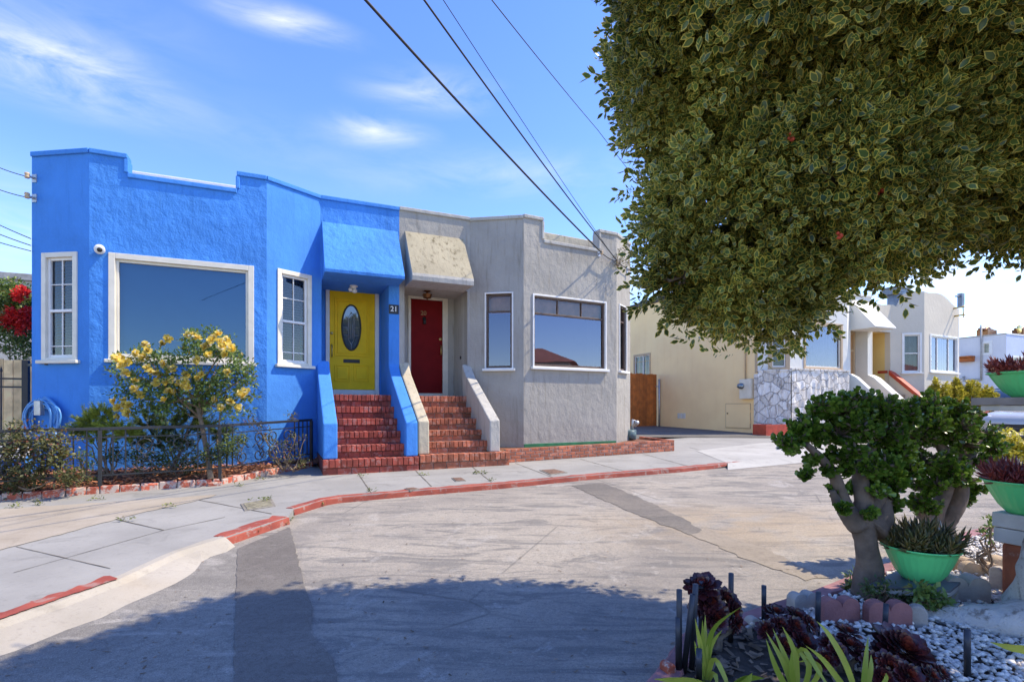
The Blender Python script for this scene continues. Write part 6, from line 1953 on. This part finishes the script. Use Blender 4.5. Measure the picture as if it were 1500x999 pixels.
# the part of the crown that stands outside the frame is built more loosely
sx, sz = p[:, 0] / np.maximum(p[:, 1], .3) * F + CX, CY - p[:, 2] / np.maximum(p[:, 1], .3) * F
far_ = (sx > 1570) | (sz < -70)
kp_ = ~far_ | (rng.random(len(p)) < .40); p, d = p[kp_], d[kp_]
pock = np.sin(p[:, 0] * 9.1 + 1.3 * np.sin(p[:, 2] * 6)) * np.sin(p[:, 2] * 8.3 + 2 + np.sin(p[:, 1] * 7)) * np.sin(p[:, 1] * 7.7 + p[:, 0] * 3)
kp_ = ~((pock > .30) & (rng.random(len(p)) < .85)); p, d = p[kp_], d[kp_]
out_ = (rng.random(len(p)) < .13) & (p[:, 0] / np.maximum(p[:, 1], .3) * F + CX < 1270)
p[out_] += d[out_] * rng.uniform(.03, .17, (int(out_.sum()), 1))
# stray twigs along the left edge
stray = [(900, 60), (896, 85), (912, 140), (930, 170), (925, 190), (905, 220), (900, 290), (908, 330), (928, 380), (936, 410), (975, 475), (985, 490), (1030, 512), (1050, 515), (1115, 518), (1160, 508), (893, 70), (884, 66), (905, 120), (918, 150), (922, 225), (930, 235), (911, 283), (918, 290), (925, 330), (915, 205), (940, 250), (912, 230), (938, 300), (946, 330), (930, 345), (922, 362), (945, 385), (932, 395), (950, 430), (962, 455), (1010, 500), (1140, 512), (1085, 510), (960, 200), (905, 30), (897, 12)]
sp = np.array([at(x, y, 3.35 + random.uniform(-.15, .15)) for x, y in stray]); sd_ = np.tile([-.8, 0, -.1], (len(sp), 1)) + unit(len(sp)) * .5
p = np.concatenate([p, sp]); d = np.concatenate([d, sd_])
per = 9
ax = d + unit(len(d)) * .45 + np.array([0, 0, .25]); ax /= np.linalg.norm(ax, axis=1, keepdims=True)
P = np.repeat(p, per, axis=0); A_ = np.repeat(ax, per, axis=0)
t_ = unit(len(P)); t_ -= A_ * (t_ * A_).sum(1, keepdims=True); t_ /= np.linalg.norm(t_, axis=1, keepdims=True)
k = np.tile(np.linspace(0, 1, per), len(p))[:, None]
P = P - A_ * (k * .10) + t_ * .012
D = A_ * (1.1 - k * .75) + t_ * (.45 + k * .7)
cl_r = np.repeat(rng.random(len(p)), per)
patchy = .5 + .5 * np.sin(p[:, 0] * 4.3 + 1.1) * np.sin(p[:, 2] * 3.7 + np.sin(p[:, 0] * 5))
rn = np.clip(np.repeat(patchy * .55 + rng.random(len(p)) * .45, per) * .8 + rng.random(len(P)) * .2, 0, 1)
S_ = rng.uniform(.028, .054, len(P)) * np.repeat(rng.uniform(.75, 1.4, len(p)), per)
scatter('crown', 'edged', P, D, A_ + unit(len(P)) * .35, S_, [L['holly'], L['holly_edge']], tree, rnd=rn)
# a tuft of fresh plain growth near the top
cs = [np.array(at(1062 + random.gauss(0, 17), 78 + random.gauss(0, 16), 2.86 + random.uniform(-.12, .2))) for _ in range(60)]
pp_, dd_, uu_ = leaf_clumps(cs, 10, .05); scatter('fresh_shoot', 'simple', pp_, dd_, uu_, rng.uniform(.035, .06, len(pp_)), L['holly_new'], tree)
# red berries
for x, y in [(1148, 95), (1078, 12), (1073, 25), (1190, 20), (1245, 235), (1230, 345), (1100, 60), (1330, 60), (1290, 280), (1420, 170), (1380, 250), (1160, 200), (1210, 130)]:
    c = at(x, y, 2.66 + random.uniform(-.1, .1)); mb = MB()
    for _ in range(6): mb.lathe(c + Vector(unit(1)[0]) * .016, [(0, -.010), (.009, -.004), (.009, .004), (0, .010)], 7)
    mb.build('berry_cluster', M['redtrim'], tree)

# ---- jade trees
def jade(label, base, limbs, clumps, Y):
    t = thing('jade_tree', label, 'jade tree', tuple(base), 'jade trees')
    mb = None
    for pts, r in limbs:
        m_ = rough_tube([at(x, y, Y + dy) if not isinstance(x, Vector) else x for x, y, dy in pts], r, 14, .08)
        if mb is None: mb = m_
        else: mb.add(m_.v, m_.f, 0, .5, True)
    mb.build('trunk', M['bark_jade'], t)
    P, D, U, S = [], [], [], []
    tw = MB()
    for (x, y, r, dy) in clumps:
        c = np.array(at(x, y, Y + dy)); rr = r / F * Y
        for _ in range(int(12 + r * r * .05)):
            d = unit(1)[0]; d[2] = d[2] * .75 + .25; q = c + d * rr * random.uniform(.55, 1.0)
            tw.tube([Vector(c) + Vector(d) * rr * .1, Vector(q)], [.010, .006], 5)
            axv = d + unit(1)[0] * .35 + np.array((0, -.15, .35)); axv /= np.linalg.norm(axv)
            for k in range(11):
                e = unit(1)[0]; e -= axv * e.dot(axv); e /= np.linalg.norm(e); f = k / 11
                P.append(q - axv * .05 * f); D.append(e * (.35 + f * .75) + axv * (.9 - f * .6)); U.append(axv); S.append(random.uniform(.028, .047))
    tw.build('twig', M['bark_jade'], t)
    scatter('crown', 'round', P, D, U, S, L['jade'], t)
    return t
b1 = on_ground(1273, 872, .02); Y1 = b1.y
jade('jade tree with a thick single trunk left of the green bowl', b1,
     [([(1272, 876, 0), (1274, 830, 0), (1268, 790, 0), (1262, 764, 0), (1266, 735, 0), (1260, 700, 0), (1268, 668, .03), (1282, 648, .05)], [.10, .068, .062, .070, .055, .042, .034, .025]),
      ([(1258, 770, 0), (1240, 748, 0), (1232, 725, 0), (1222, 695, -.03), (1200, 668, -.06), (1180, 650, -.08)], [.07, .050, .040, .032, .024, .018]),
      ([(1276, 775, 0), (1293, 755, .02), (1298, 735, .03), (1318, 738, .03)], [.085, .06, .036, .024]),
      ([(1270, 745, .02), (1292, 720, .06), (1312, 690, .1), (1322, 660, .12)], [.06, .05, .035, .022]),
      ([(1244, 750, 0), (1226, 735, -.02), (1219, 718, -.03)], [.04, .028, .016])],
     [(1205, 602, 24, 0), (1235, 606, 30, 0), (1260, 592, 22, 0), (1290, 606, 30, .05), (1180, 628, 24, -.05), (1155, 655, 20, -.08), (1195, 642, 22, -.05), (1230, 638, 28, 0), (1262, 632, 26, -.1), (1300, 640, 30, 0), (1320, 612, 28, .08),
      (1316, 668, 26, .05), (1285, 672, 20, .08), (1252, 660, 16, -.12), (1222, 668, 12, 0), (1298, 700, 24, .05), (1276, 705, 12, .06), (1226, 718, 10, 0), (1236, 746, 9, -.1), (1180, 696, 9, -.05), (1190, 676, 8, -.06), (1172, 640, 18, -.05), (1275, 752, 8, -.08), (1330, 690, 18, .1), (1300, 728, 12, .04), (1262, 684, 14, .06), (1240, 690, 10, -.02), (1312, 712, 16, .0), (1248, 716, 8, .05), (1278, 690, 15, -.10), (1296, 682, 18, -.1), (1240, 672, 14, -.1), (1216, 690, 9, -.06), (1288, 722, 11, -.08), (1310, 742, 9, .02)], Y1)
b2 = Vector((0, 0, 0)); pxy = on_ground(1386, 806, .02); Y2 = pxy.y
jade('forked jade tree rising behind the green bowl', pxy,
     [([(1378, 812, 0), (1380, 785, 0), (1384, 765, 0), (1400, 742, 0), (1408, 715, 0), (1412, 690, .04), (1408, 655, .05)], [.11, .085, .07, .06, .055, .042, .03]),
      ([(1376, 790, 0), (1366, 768, 0), (1376, 740, 0), (1388, 712, .02), (1400, 690, .04)], [.078, .06, .054, .046, .036]),
      ([(1368, 770, 0), (1352, 752, -.03), (1344, 735, -.05)], [.06, .045, .03]),
      ([(1400, 700, 0), (1385, 665, -.05), (1368, 640, -.05)], [.05, .04, .025]), ([(1408, 690, 0), (1428, 655, .05), (1440, 635, .08)], [.045, .03, .02])],
     [(1335, 605, 24, 0), (1365, 600, 26, 0), (1395, 606, 28, .05), (1420, 615, 26, .08), (1440, 640, 24, .1), (1455, 655, 20, .1), (1345, 640, 30, -.08), (1380, 640, 30, -.05), (1410, 650, 28, 0), (1350, 680, 28, -.08), (1385, 685, 26, -.08),
      (1355, 715, 22, -.08), (1345, 742, 16, -.06), (1425, 678, 20, .05), (1330, 660, 22, 0), (1430, 715, 14, .1), (1420, 735, 7, .1), (1366, 745, 12, -.1), (1372, 712, 20, -.12), (1398, 700, 20, -.1), (1352, 735, 16, -.1), (1415, 705, 14, -.06), (1405, 630, 26, -.12), (1370, 622, 24, -.15)], Y2)

# ---- bowls of succulents on stands
M['bowl'] = plain('mint_green_plastic', (.13, .64, .23), .38, var=.05, scale=4, bump=.04, bscale=12)
M['slate'] = plain('slate_tile', (.10, .11, .125), .6, var=.15, bump=.15)
M['block'] = plain('concrete_block', (.40, .35, .30), .9, var=.2, bump=.5, bscale=50)
M['whitewood'] = plain('weathered_white_wood', (.55, .51, .46), .75, var=.12, scale=5, bump=.2, bscale=40)
M['greywood'] = plain('grey_wood', (.26, .22, .20), .8, var=.2, scale=6, bump=.3, bscale=40)
M['bluepost'] = plain('blue_painted_post', (.20, .34, .62), .55, var=.1, bump=.1)
def bowl(label, c, R, H, succ, n, length, mat):
    t = thing('plant_bowl', label, 'plant bowl', tuple(c), 'mint green bowls of succulents')
    prof = [(0, .004), (.46 * R, 0), (.52 * R, .012), (.66 * R, H * .25), (.80 * R, H * .55), (.92 * R, H * .85), (.97 * R, H * .97), (1.04 * R, H), (1.04 * R, H + .008), (.98 * R, H + .006), (.94 * R, H * .9), (.90 * R, H * .8)]
    mb = MB(); mb.lathe(c, prof, 120, flute=lambda a, i: .010 * math.sin(30 * a + i * .25) if 2 <= i <= 5 else 0); mb.build('bowl', M['bowl'], t)
    mb = MB(); mb.lathe(Vector(c) + Vector((0, 0, H * .84)), [(.91 * R, 0), (0, .015)], 30); mb.build('soil', M['soil'], t)
    P, D, U, S = [], [], [], []
    for _ in range(n):
        a = random.uniform(0, 6.283); q = R * .88 * math.sqrt(random.random()); b = Vector(c) + Vector((q * math.cos(a), q * math.sin(a), H * .86))
        hgt = random.uniform(.4, 1.0) * length * (1.15 - .5 * (q / R) ** 2)
        lean = Vector((math.cos(a), math.sin(a), 0)) * (q / R) * .6
        axv = (Vector((0, 0, 1)) + lean + Vector(unit(1)[0]) * .25).normalized(); top = b + axv * hgt
        m_ = 15
        for k in range(m_):
            e = Vector(unit(1)[0]); e -= axv * e.dot(axv); e.normalize(); f = k / m_
            P.append(tuple(b + axv * hgt * (1 - f * .8))); D.append(tuple(e * (.25 + .75 * f ** .5) + axv * (1.0 - f * .55))); U.append(tuple(axv)); S.append(random.uniform(.6, 1.05) * length * .52)
    scatter(succ, 'spear', P, D, U, S, mat, t, squash=(1, .85, 1))
    return t
YB = 3.12
slab_z = (CY - 848) / F * YB
slab = thing('slate_slab', 'dark slate slab on concrete blocks under the lowest green bowl', 'slab', tuple(at(1345, 860, YB)))
s1 = [at(1271, 841, 3.02), at(1392, 866, 2.93), at(1420, 845, 3.2), at(1322, 828, 3.35)]
for v in s1: v.z = slab_z
mb = MB(); mb.prism([v - Vector((0, 0, .016)) for v in s1], Vector((0, 0, .016))); mb.build('tile', M['slate'], slab, bevel=.003)
s2 = [v.lerp(sum(s1, Vector()) / 4, .05) for v in s1]
mb = MB(); mb.prism([v - Vector((0, 0, .05)) for v in s2], Vector((0, 0, .032))); mb.build('board', M['whitewood'], slab, bevel=.004)
cc = sum(s1, Vector()) / 4
mb = MB(); zg = ground(cc.x, cc.y); mb.box((cc.x + .02, cc.y + .05, (zg + slab_z - .052) / 2), (.26, .26, slab_z - .052 - zg)); mb.build('concrete_block', M['block'], slab, bevel=.008)
bowl('mint green bowl of bronze spiky succulents on the slate slab', Vector((cc.x, cc.y, slab_z + .001)) + Vector((-.012, 0, 0)), .192, .19, 'succulent', 74, .15, L['aloe'])
# tiered stand at the right edge
ps = at(1512, 700, 3.05)
stand = thing('plant_stand', 'wooden plant stand with blue post holding the two right bowls', 'plant stand', (ps.x, ps.y, ground(ps.x, ps.y)))
mb = MB(); zg = ground(ps.x, ps.y); mb.box((ps.x - .0, ps.y - .27, (zg + .35) / 2 + .0), (.05, .05, .35 - zg)); mb.build('post', M['bluepost'], stand, bevel=.005)
bz = (CY - 753) / F * 3.05
fS_ = street_frame(ps.x - .02, ps.y, 0)
mb = MB(); mb.fbox(fS_, -.10, .22, -.13, .13, bz - .085, bz); mb.build('box', M['whitewood'], stand, bevel=.006)
mb = MB(); mb.fbox(fS_, -.095, .215, -.125, .125, bz - .175, bz - .089); mb.build('box', M['whitewood'], stand, bevel=.006)
mb = MB(); mb.fbox(fS_, -.07, .18, -.10, .10, zg, bz - .178); mb.build('pedestal', M['brick_orange'], stand, bevel=.02)
sz = (CY - 582) / F * 3.05
mb = MB(); mb.fbox(fS_, -.13, .5, -.22, .22, sz - .045, sz); mb.build('shelf', M['greywood'], stand, bevel=.004)
mb = MB(); mb.fbox(fS_, -.11, .45, -.18, .18, sz - .078, sz - .047); mb.build('shelf', M['whitewood'], stand, bevel=.004)
bowl('mint green bowl of dark red succulents on white boxes', Vector((fS_.P(.02, .0, bz + .001))), .215, .185, 'succulent', 80, .14, L['redsucc'])
bowl('uppermost mint green bowl with maroon succulents on the shelf', Vector((fS_.P(.05, .0, sz + .001))), .20, .14, 'succulent', 70, .11, L['redsucc'])

# ---- scalloped edging blocks, stones
def scallop_block(px, py, wpx, hpx, Y, label, mat, ang=0.0, lobes=2, th=.06):
    Y = on_ground(px, py + hpx / 2).y
    b = at(px, py + hpx / 2, Y); zb = ground(b.x, b.y, -.01); w = wpx / F * Y; zt = (CY - (py - hpx / 2)) / F * Y; h = zt - zb
    t = thing('edging_block', label, 'edging block', (b.x, Y, zb), 'scalloped edging blocks')
    fr = FR((0, 0), (1, 0)); fr.O = Vector((b.x, Y, zb)); fr.e = Matrix.Rotation(ang, 3, 'Z') @ Vector((1, 0, 0)); fr.n = Vector((fr.e.y, -fr.e.x, 0))
    pts = [fr.P(-w / 2, 0, 0)]
    lw = w / lobes; n = 12
    for l in range(lobes):
        for k in range(n + 1):
            a = math.pi * (1 - k / n); pts.append(fr.P(-w / 2 + lw * (l + .5) + lw / 2 * math.cos(a) * .98, 0, h - lw * .42 + lw * .42 * math.sin(a)))
    pts.append(fr.P(w / 2, 0, 0))
    mb = MB(); mb.prism(pts, -fr.n * th)
    o = mb.build('block', M[mat], t, bevel=.008)
M['pinkblock'] = plain('dusty_pink_block', (.30, .13, .12), .9, var=.2, bump=.5, bscale=60)
M['tanblock'] = plain('tan_block', (.46, .34, .22), .9, var=.2, bump=.5, bscale=60)
scallop_block(1234, 897, 58, 40, 3.02, 'dusty pink scalloped block, left of the two pink ones', 'pinkblock', .12)
scallop_block(1305, 902, 62, 40, 2.93, 'dusty pink scalloped block, right of the two pink ones', 'pinkblock', -.05)
scallop_block(1182, 884, 44, 30, 3.2, 'pale grey scalloped block behind the purple rosettes', 'block', .3)
scallop_block(1345, 905, 24, 34, 2.95, 'pale broken block end beside the pink blocks', 'block', -.5, 1)
scallop_block(1419, 866, 62, 40, 3.15, 'grey scalloped block right of the slate slab', 'block', -.08, 2, .10)
scallop_block(1440, 836, 52, 22, 3.6, 'sunlit tan scalloped block behind the green bowl', 'tanblock', -.2)
scallop_block(1412, 828, 40, 20, 3.75, 'tan scalloped block left behind the green bowl', 'tanblock', .15)
scallop_block(1458, 850, 18, 40, 3.3, 'narrow upright grey edging block end', 'block', -1.2, 1)
scallop_block(1474, 830, 34, 26, 3.7, 'round topped tan block at the right of the row', 'tanblock', 0, 1, .09)
scallop_block(985, 985, 16, 24, 2.6, 'small rusty brown brick standing in the corner of the bed', 'brick_edge', .4, 1)
scallop_block(1108, 914, 20, 16, 3.05, 'grey stone lying between the gravel and the rosettes', 'block', .2, 1)

# ---- thin dark stakes
stakes = [(995, 863, 990, 2.62, 0), (993.5, 903, 990, 2.55, 0), (1015, 870, 988, 2.60, -14), (1019, 855, 985, 2.72, -6), (1027, 850, 955, 2.80, 0), (1071, 839, 942, 2.88, -1), (1119, 857, 915, 3.0, 0), (1199, 866, 938, 3.0, -2), (1298, 884, 945, 2.86, -3), (1417, 921, 999, 2.5, 0), (1024, 950, 1010, 2.45, 0)]
labs = ['leftmost tall black stake', 'short black stake just before the leftmost tall one', 'slanting black stake third in the left bundle', 'slanting black stake beside the tall dark rosette', 'upright black stake at the right of the left bundle', 'black stake standing against the dark rosettes and street', 'black stake left of the gravel patch', 'black stake before the pink scalloped blocks', 'black stake in front of the right pink block', 'black stake alone at the right by the trunk', 'short grey stake among yellow green leaves']
M['stake'] = plain('dark_plastic_stake', (.028, .034, .05), .5, var=.15)
mb = MB()
def stake_geo(h):
    mb = MB(); mb.lathe((0, 0, -.06), [(.0, 0), (.0125, .0), (.0125, h + .055), (.010, h + .06), (0, h + .06)], 10); return mb
proto = None
for (x, yt, yb, Y, lean), lab in zip(stakes, labs):
    Y = on_ground(x, yb).y
    b = at(x + lean, yb, Y); b.z = ground(b.x, b.y); top = at(x, yt, Y); v = top - b
    if proto is None:
        proto = stake_geo(1.0).build('garden_stake', M['stake']); o = proto
    else:
        o = proto.copy(); COL.objects.link(o)
    o.location = b; o.scale = (1, 1, v.length); o.rotation_euler = v.to_track_quat('Z', 'Y').to_euler()
    tag(o, lab + ' in the planting bed', 'stake', 'black stakes in the planting bed')

# ---- dark aeonium rosettes
def rosette(parent, c, R, axis, n=70, cup=.5, heart=True):
    P, D, U, S, Rn = [], [], [], [], []
    axis = Vector(axis).normalized(); e1 = axis.orthogonal().normalized(); e2 = axis.cross(e1)
    for k in range(n):
        f = (k + .5) / n; a = k * 2.39996; e = e1 * math.cos(a) + e2 * math.sin(a)
        el = math.radians(80 - 88 * f ** .75)
        P.append(tuple(Vector(c) + e * R * .10 * f - axis * R * .30 * f * cup)); D.append(tuple(e * math.cos(el) + axis * math.sin(el))); U.append(tuple(axis)); S.append(R * (.30 + .82 * f) * random.uniform(.9, 1.1)); Rn.append(random.random())
    nh = int(n * .30) if heart else 0
    if nh: scatter('rosette_heart', 'aeon', P[:nh], D[:nh], U[:nh], S[:nh], L['aeon_heart'], parent, squash=(1, 1.1, 1))
    scatter('rosette', 'aeon', P[nh:], D[nh:], U[nh:], S[nh:], L['aeon'], parent, squash=(1, 1.0, 1))
def aeonium(label, base, Y, heads):
    Y = on_ground(*base).y
    b = at(*base, Y); b.z = ground(b.x, b.y)
    t = thing('aeonium', label, 'succulent', tuple(b), 'dark aeonium plants')
    mb = MB()
    for (x, y, r, dy, axis) in heads:
        c = at(x, y, Y + dy); mb.tube(wander(b + Vector((random.uniform(-.03, .03), 0, 0)), c - Vector(axis).normalized() * r / F * Y * .4, 4, .02), [.014, .013, .012, .011, .010], 7)
    mb.build('stem', M['bark'], t)
    for (x, y, r, dy, axis) in heads: rosette(t, at(x, y, Y + dy), r / F * Y, axis, 46 if r < 20 else (56 if r < 30 else 80))
aeonium('tall dark aeonium clump rising above the left stakes', (1045, 955), 2.9, [(1028, 858, 24, 0, (-.3, -.5, .8)), (1040, 880, 20, -.03, (0, -.9, .4)), (1064, 880, 22, .05, (.2, -.7, .6)), (1075, 897, 18, -.02, (.5, -.8, .2)), (1050, 905, 20, -.06, (0, -1, .3)), (1018, 890, 14, 0, (-.8, -.4, .3)), (1080, 915, 14, -.05, (.5, -.8, .0))])
aeonium('dark aeonium cluster with cupped rosettes in the middle of the bed', (1160, 965), 2.72, [(1137, 897, 19, .1, (0, -.4, .9)), (1168, 903, 21, .12, (.2, -.4, .9)), (1166, 917, 15, -.02, (0, -.8, .6)), (1187, 914, 14, 0, (.3, -.8, .6)), (1122, 922, 15, 0, (-.5, -.6, .6)), (1145, 915, 16, 0, (0, -.7, .7)), (1178, 940, 20, -.06, (.2, -.7, .7)), (1150, 945, 17, -.08, (0, -.8, .6))])
aeonium('slender dark aeonium before the left pink block', (1240, 985), 2.62, [(1243, 925, 17, .05, (.1, -.4, .9)), (1245, 945, 22, .0, (0, -.3, .95)), (1215, 942, 15, 0, (-.3, -.7, .6)), (1228, 955, 16, -.05, (0, -.8, .6)), (1210, 965, 15, -.05, (-.2, -.8, .6)), (1262, 962, 14, -.04, (.3, -.8, .5))])
aeonium('largest dark aeonium rosette near the white trunk', (1325, 1000), 2.5, [(1325, 950, 40, .06, (.1, -.55, .85)), (1292, 950, 15, .1, (-.6, -.5, .6)), (1305, 975, 20, -.05, (-.2, -.8, .6)), (1282, 970, 18, -.02, (-.2, -.8, .6))])
aeonium('low dark aeonium at the bottom edge with greenish heart', (1335, 1018), 2.35, [(1332, 988, 21, 0, (0, -.8, .7)), (1295, 992, 20, .02, (-.2, -.8, .6)), (1365, 990, 17, .04, (.3, -.7, .6)), (1380, 985, 14, .08, (.3, -.7, .6))])

# ---- strap leaved plants
def straps(label, base, Y, leaves, wid=.018):
    Y = on_ground(base[0], base[1]).y
    b = at(*base, Y); b.z = ground(b.x, b.y)
    t = thing('strap_leaf_plant', label, 'plant', tuple(b), 'yellow green strap leaved plants')
    for pts in leaves:
        P = [b] + [at(x, y, Y + dy) for x, y, dy in pts]
        # smooth
        Q = []
        for i in range(len(P) - 1):
            p0, p1, p2, p3 = P[max(0, i - 1)], P[i], P[i + 1], P[min(len(P) - 1, i + 2)]
            for k in range(5):
                u = k / 5; Q.append(.5 * ((2 * p1) + (p2 - p0) * u + (2 * p0 - 5 * p1 + 4 * p2 - p3) * u * u + (3 * p1 - p0 - 3 * p2 + p3) * u ** 3))
        Q.append(P[-1]); mb = MB(); vs = []; n = len(Q)
        for i, q in enumerate(Q):
            d = (Q[min(i + 1, n - 1)] - Q[max(i - 1, 0)]).normalized(); s = d.cross(Vector((.1, 1, .25))).normalized(); f = i / (n - 1)
            w = wid * .5 * (.65 + .6 * math.sin(math.pi * min(1, f * 1.1 + .1))) * (1 if f < .75 else max(.04, (1 - f) / .25)); nn = s.cross(d)
            vs += [q - s * w, q + nn * w * .22, q + s * w]
        fs = []
        for i in range(n - 1):
            for k in range(2): fs.append((i * 3 + k, i * 3 + k + 1, (i + 1) * 3 + k + 1, (i + 1) * 3 + k))
        mb.add(vs, fs, 0, random.random(), True); mb.build('leaf', L['strap'], t)
straps('yellow green strap plant at the left of the bed beside the stakes', (1035, 1002), 2.5, [[(1027, 950, 0), (1018, 905, 0)], [(1030, 955, 0), (1029, 908, 0)], [(1033, 950, 0), (1033, 900, .02)], [(1038, 945, .0), (1050, 915, -.02), (1085, 889, -.04)], [(1040, 950, 0), (1058, 922, 0)], [(1025, 970, 0), (1017, 938, 0)], [(1045, 965, -.03), (1062, 992, -.08), (1072, 1030, -.1)], [(1046, 985, -.02), (1052, 1010, -.06)]])
straps('yellow green strap plant with arching leaves in the middle', (1168, 1030), 2.35, [[(1150, 975, 0), (1122, 925, .04)], [(1155, 975, 0), (1132, 920, .04)], [(1165, 960, 0), (1146, 917, .02)], [(1160, 990, 0), (1175, 950, 0), (1200, 985, -.06), (1225, 1020, -.1)], [(1185, 975, -.02), (1152, 938, .04)], [(1140, 985, -.02), (1122, 935, .0)], [(1160, 985, -.03), (1160, 950, -.03)], [(1200, 985, -.04), (1187, 968, -.02), (1165, 970, .02)]])
straps('tall yellow green strap plant left of the large rosette', (1262, 1040), 2.32, [[(1240, 975, 0), (1215, 930, .03), (1196, 909, .06)], [(1268, 970, 0), (1272, 930, .05)], [(1275, 985, 0), (1276, 958, .02)], [(1295, 1000, 0), (1298, 985, 0)], [(1232, 1000, -.03), (1205, 965, -.02), (1180, 945, 0)]])
straps('strap leaf lying across the white trunk at the right edge', (1540, 985), 2.2, [[(1510, 955, 0), (1480, 948, 0), (1450, 940, 0)], [(1550, 940, 0), (1580, 930, 0)]], .034)
straps('low strap leaves along the bottom edge by the kerb', (1060, 1020), 2.35, [[(1020, 1000, 0), (985, 996, .0), (958, 994, 0)], [(1090, 995, 0), (1120, 993, 0)], [(1092, 1000, -.02), (1102, 985, 0)]], .03)
# jade sprouts and rose-like shoots round the jade trunk
bushy('ground_shoots', 'green and reddish leafy shoots at the jade trunk foot', [(1252, 852, 10), (1248, 862, 8), (1258, 876, 8)], 3.25, 9, 8, .03, .035, L['rose'], [(1254, 878)], cat='plant', group=None, depth=.05, off=.02)
bushy('ground_shoots', 'pale trailing stems under the slate slab', [(1290, 868, 16), (1310, 875, 14), (1275, 862, 10), (1325, 880, 10)], 3.0, 12, 7, .045, .028, L['shrub'], [(1300, 890)], cat='plant', group=None, depth=.06, off=.02)
bushy('ground_shoots', 'bright green leafy sprout beside the slate slab', [(1362, 872, 14), (1350, 868, 10), (1376, 876, 10), (1362, 886, 8)], 2.86, 8, 7, .04, .045, L['rose'], [(1360, 900)], cat='plant', group=None, depth=.06, off=.02)
bushy('ground_shoots', 'small green twig growing beside the white boxes', [(1447, 772, 6), (1450, 762, 5), (1448, 785, 5)], 3.5, 5, 6, .03, .04, L['rose'], [(1450, 800)], cat='plant', group=None, depth=.05, off=.02)
bushy('yellow_bush', 'yellow green bush glimpsed between the jade crown and the red bowl', [(1462, 660, 18), (1478, 650, 16), (1490, 665, 18), (1470, 672, 12)], 7.5, 40, 12, .08, .07, L['euph'], [(1475, 700)], cat='bush', group=None, depth=.2, off=0)

# ---- weeds in kerb and joints
cs, sc_l = [], []
def weedline(px, n, r=.03, off=.0, c=CR):
    for (x, y) in px:
        g_ = on_ground(x, y, 0, c)
        for _ in range(n): cs.append((g_.x + random.gauss(0, r * 1.6), g_.y + random.gauss(0, r * .7), ground(g_.x, g_.y, random.uniform(.005, .035), c)))
weedline([(592, 722), (604, 724), (616, 722), (625, 720), (640, 720), (650, 720), (585, 724)], 16)
weedline([(545, 727), (560, 726), (482, 737), (500, 733), (670, 718), (722, 713), (870, 700), (960, 690), (425, 762), (412, 770), (375, 782), (700, 716), (470, 742), (1020, 684), (800, 704), (620, 718)], 6)
weedline([(544, 720), (619, 696), (529, 698), (694, 694), (708, 694), (775, 665), (878, 667), (250, 744), (185, 764), (672, 678), (350, 712), (378, 703), (140, 732), (60, 740), (20, 744), (720, 704), (770, 661), (766, 655), (380, 735), (388, 733), (770, 662)], 6, .025, .0, C0)
cs = np.array(cs); p, d, u = leaf_clumps(cs, 5, .02); scatter('weeds', 'simple', p, d, u, rng.uniform(.018, .04, len(p)), L['weed'])['kind'] = 'stuff'
# twigs and crumbs on the street
pos = []
for _ in range(500):
    x, y = random.uniform(0, 1250), random.uniform(700, 990); q = on_road(x, y, .006); pos.append(tuple(q))
pos = np.array(pos); dd = unit(len(pos)); dd[:, 2] *= .1
scatter('street_litter', 'chip', pos, dd, unit(len(pos)) * .2 + [0, 0, 1], rng.uniform(.008, .028, len(pos)), M['litter'])['kind'] = 'stuff'
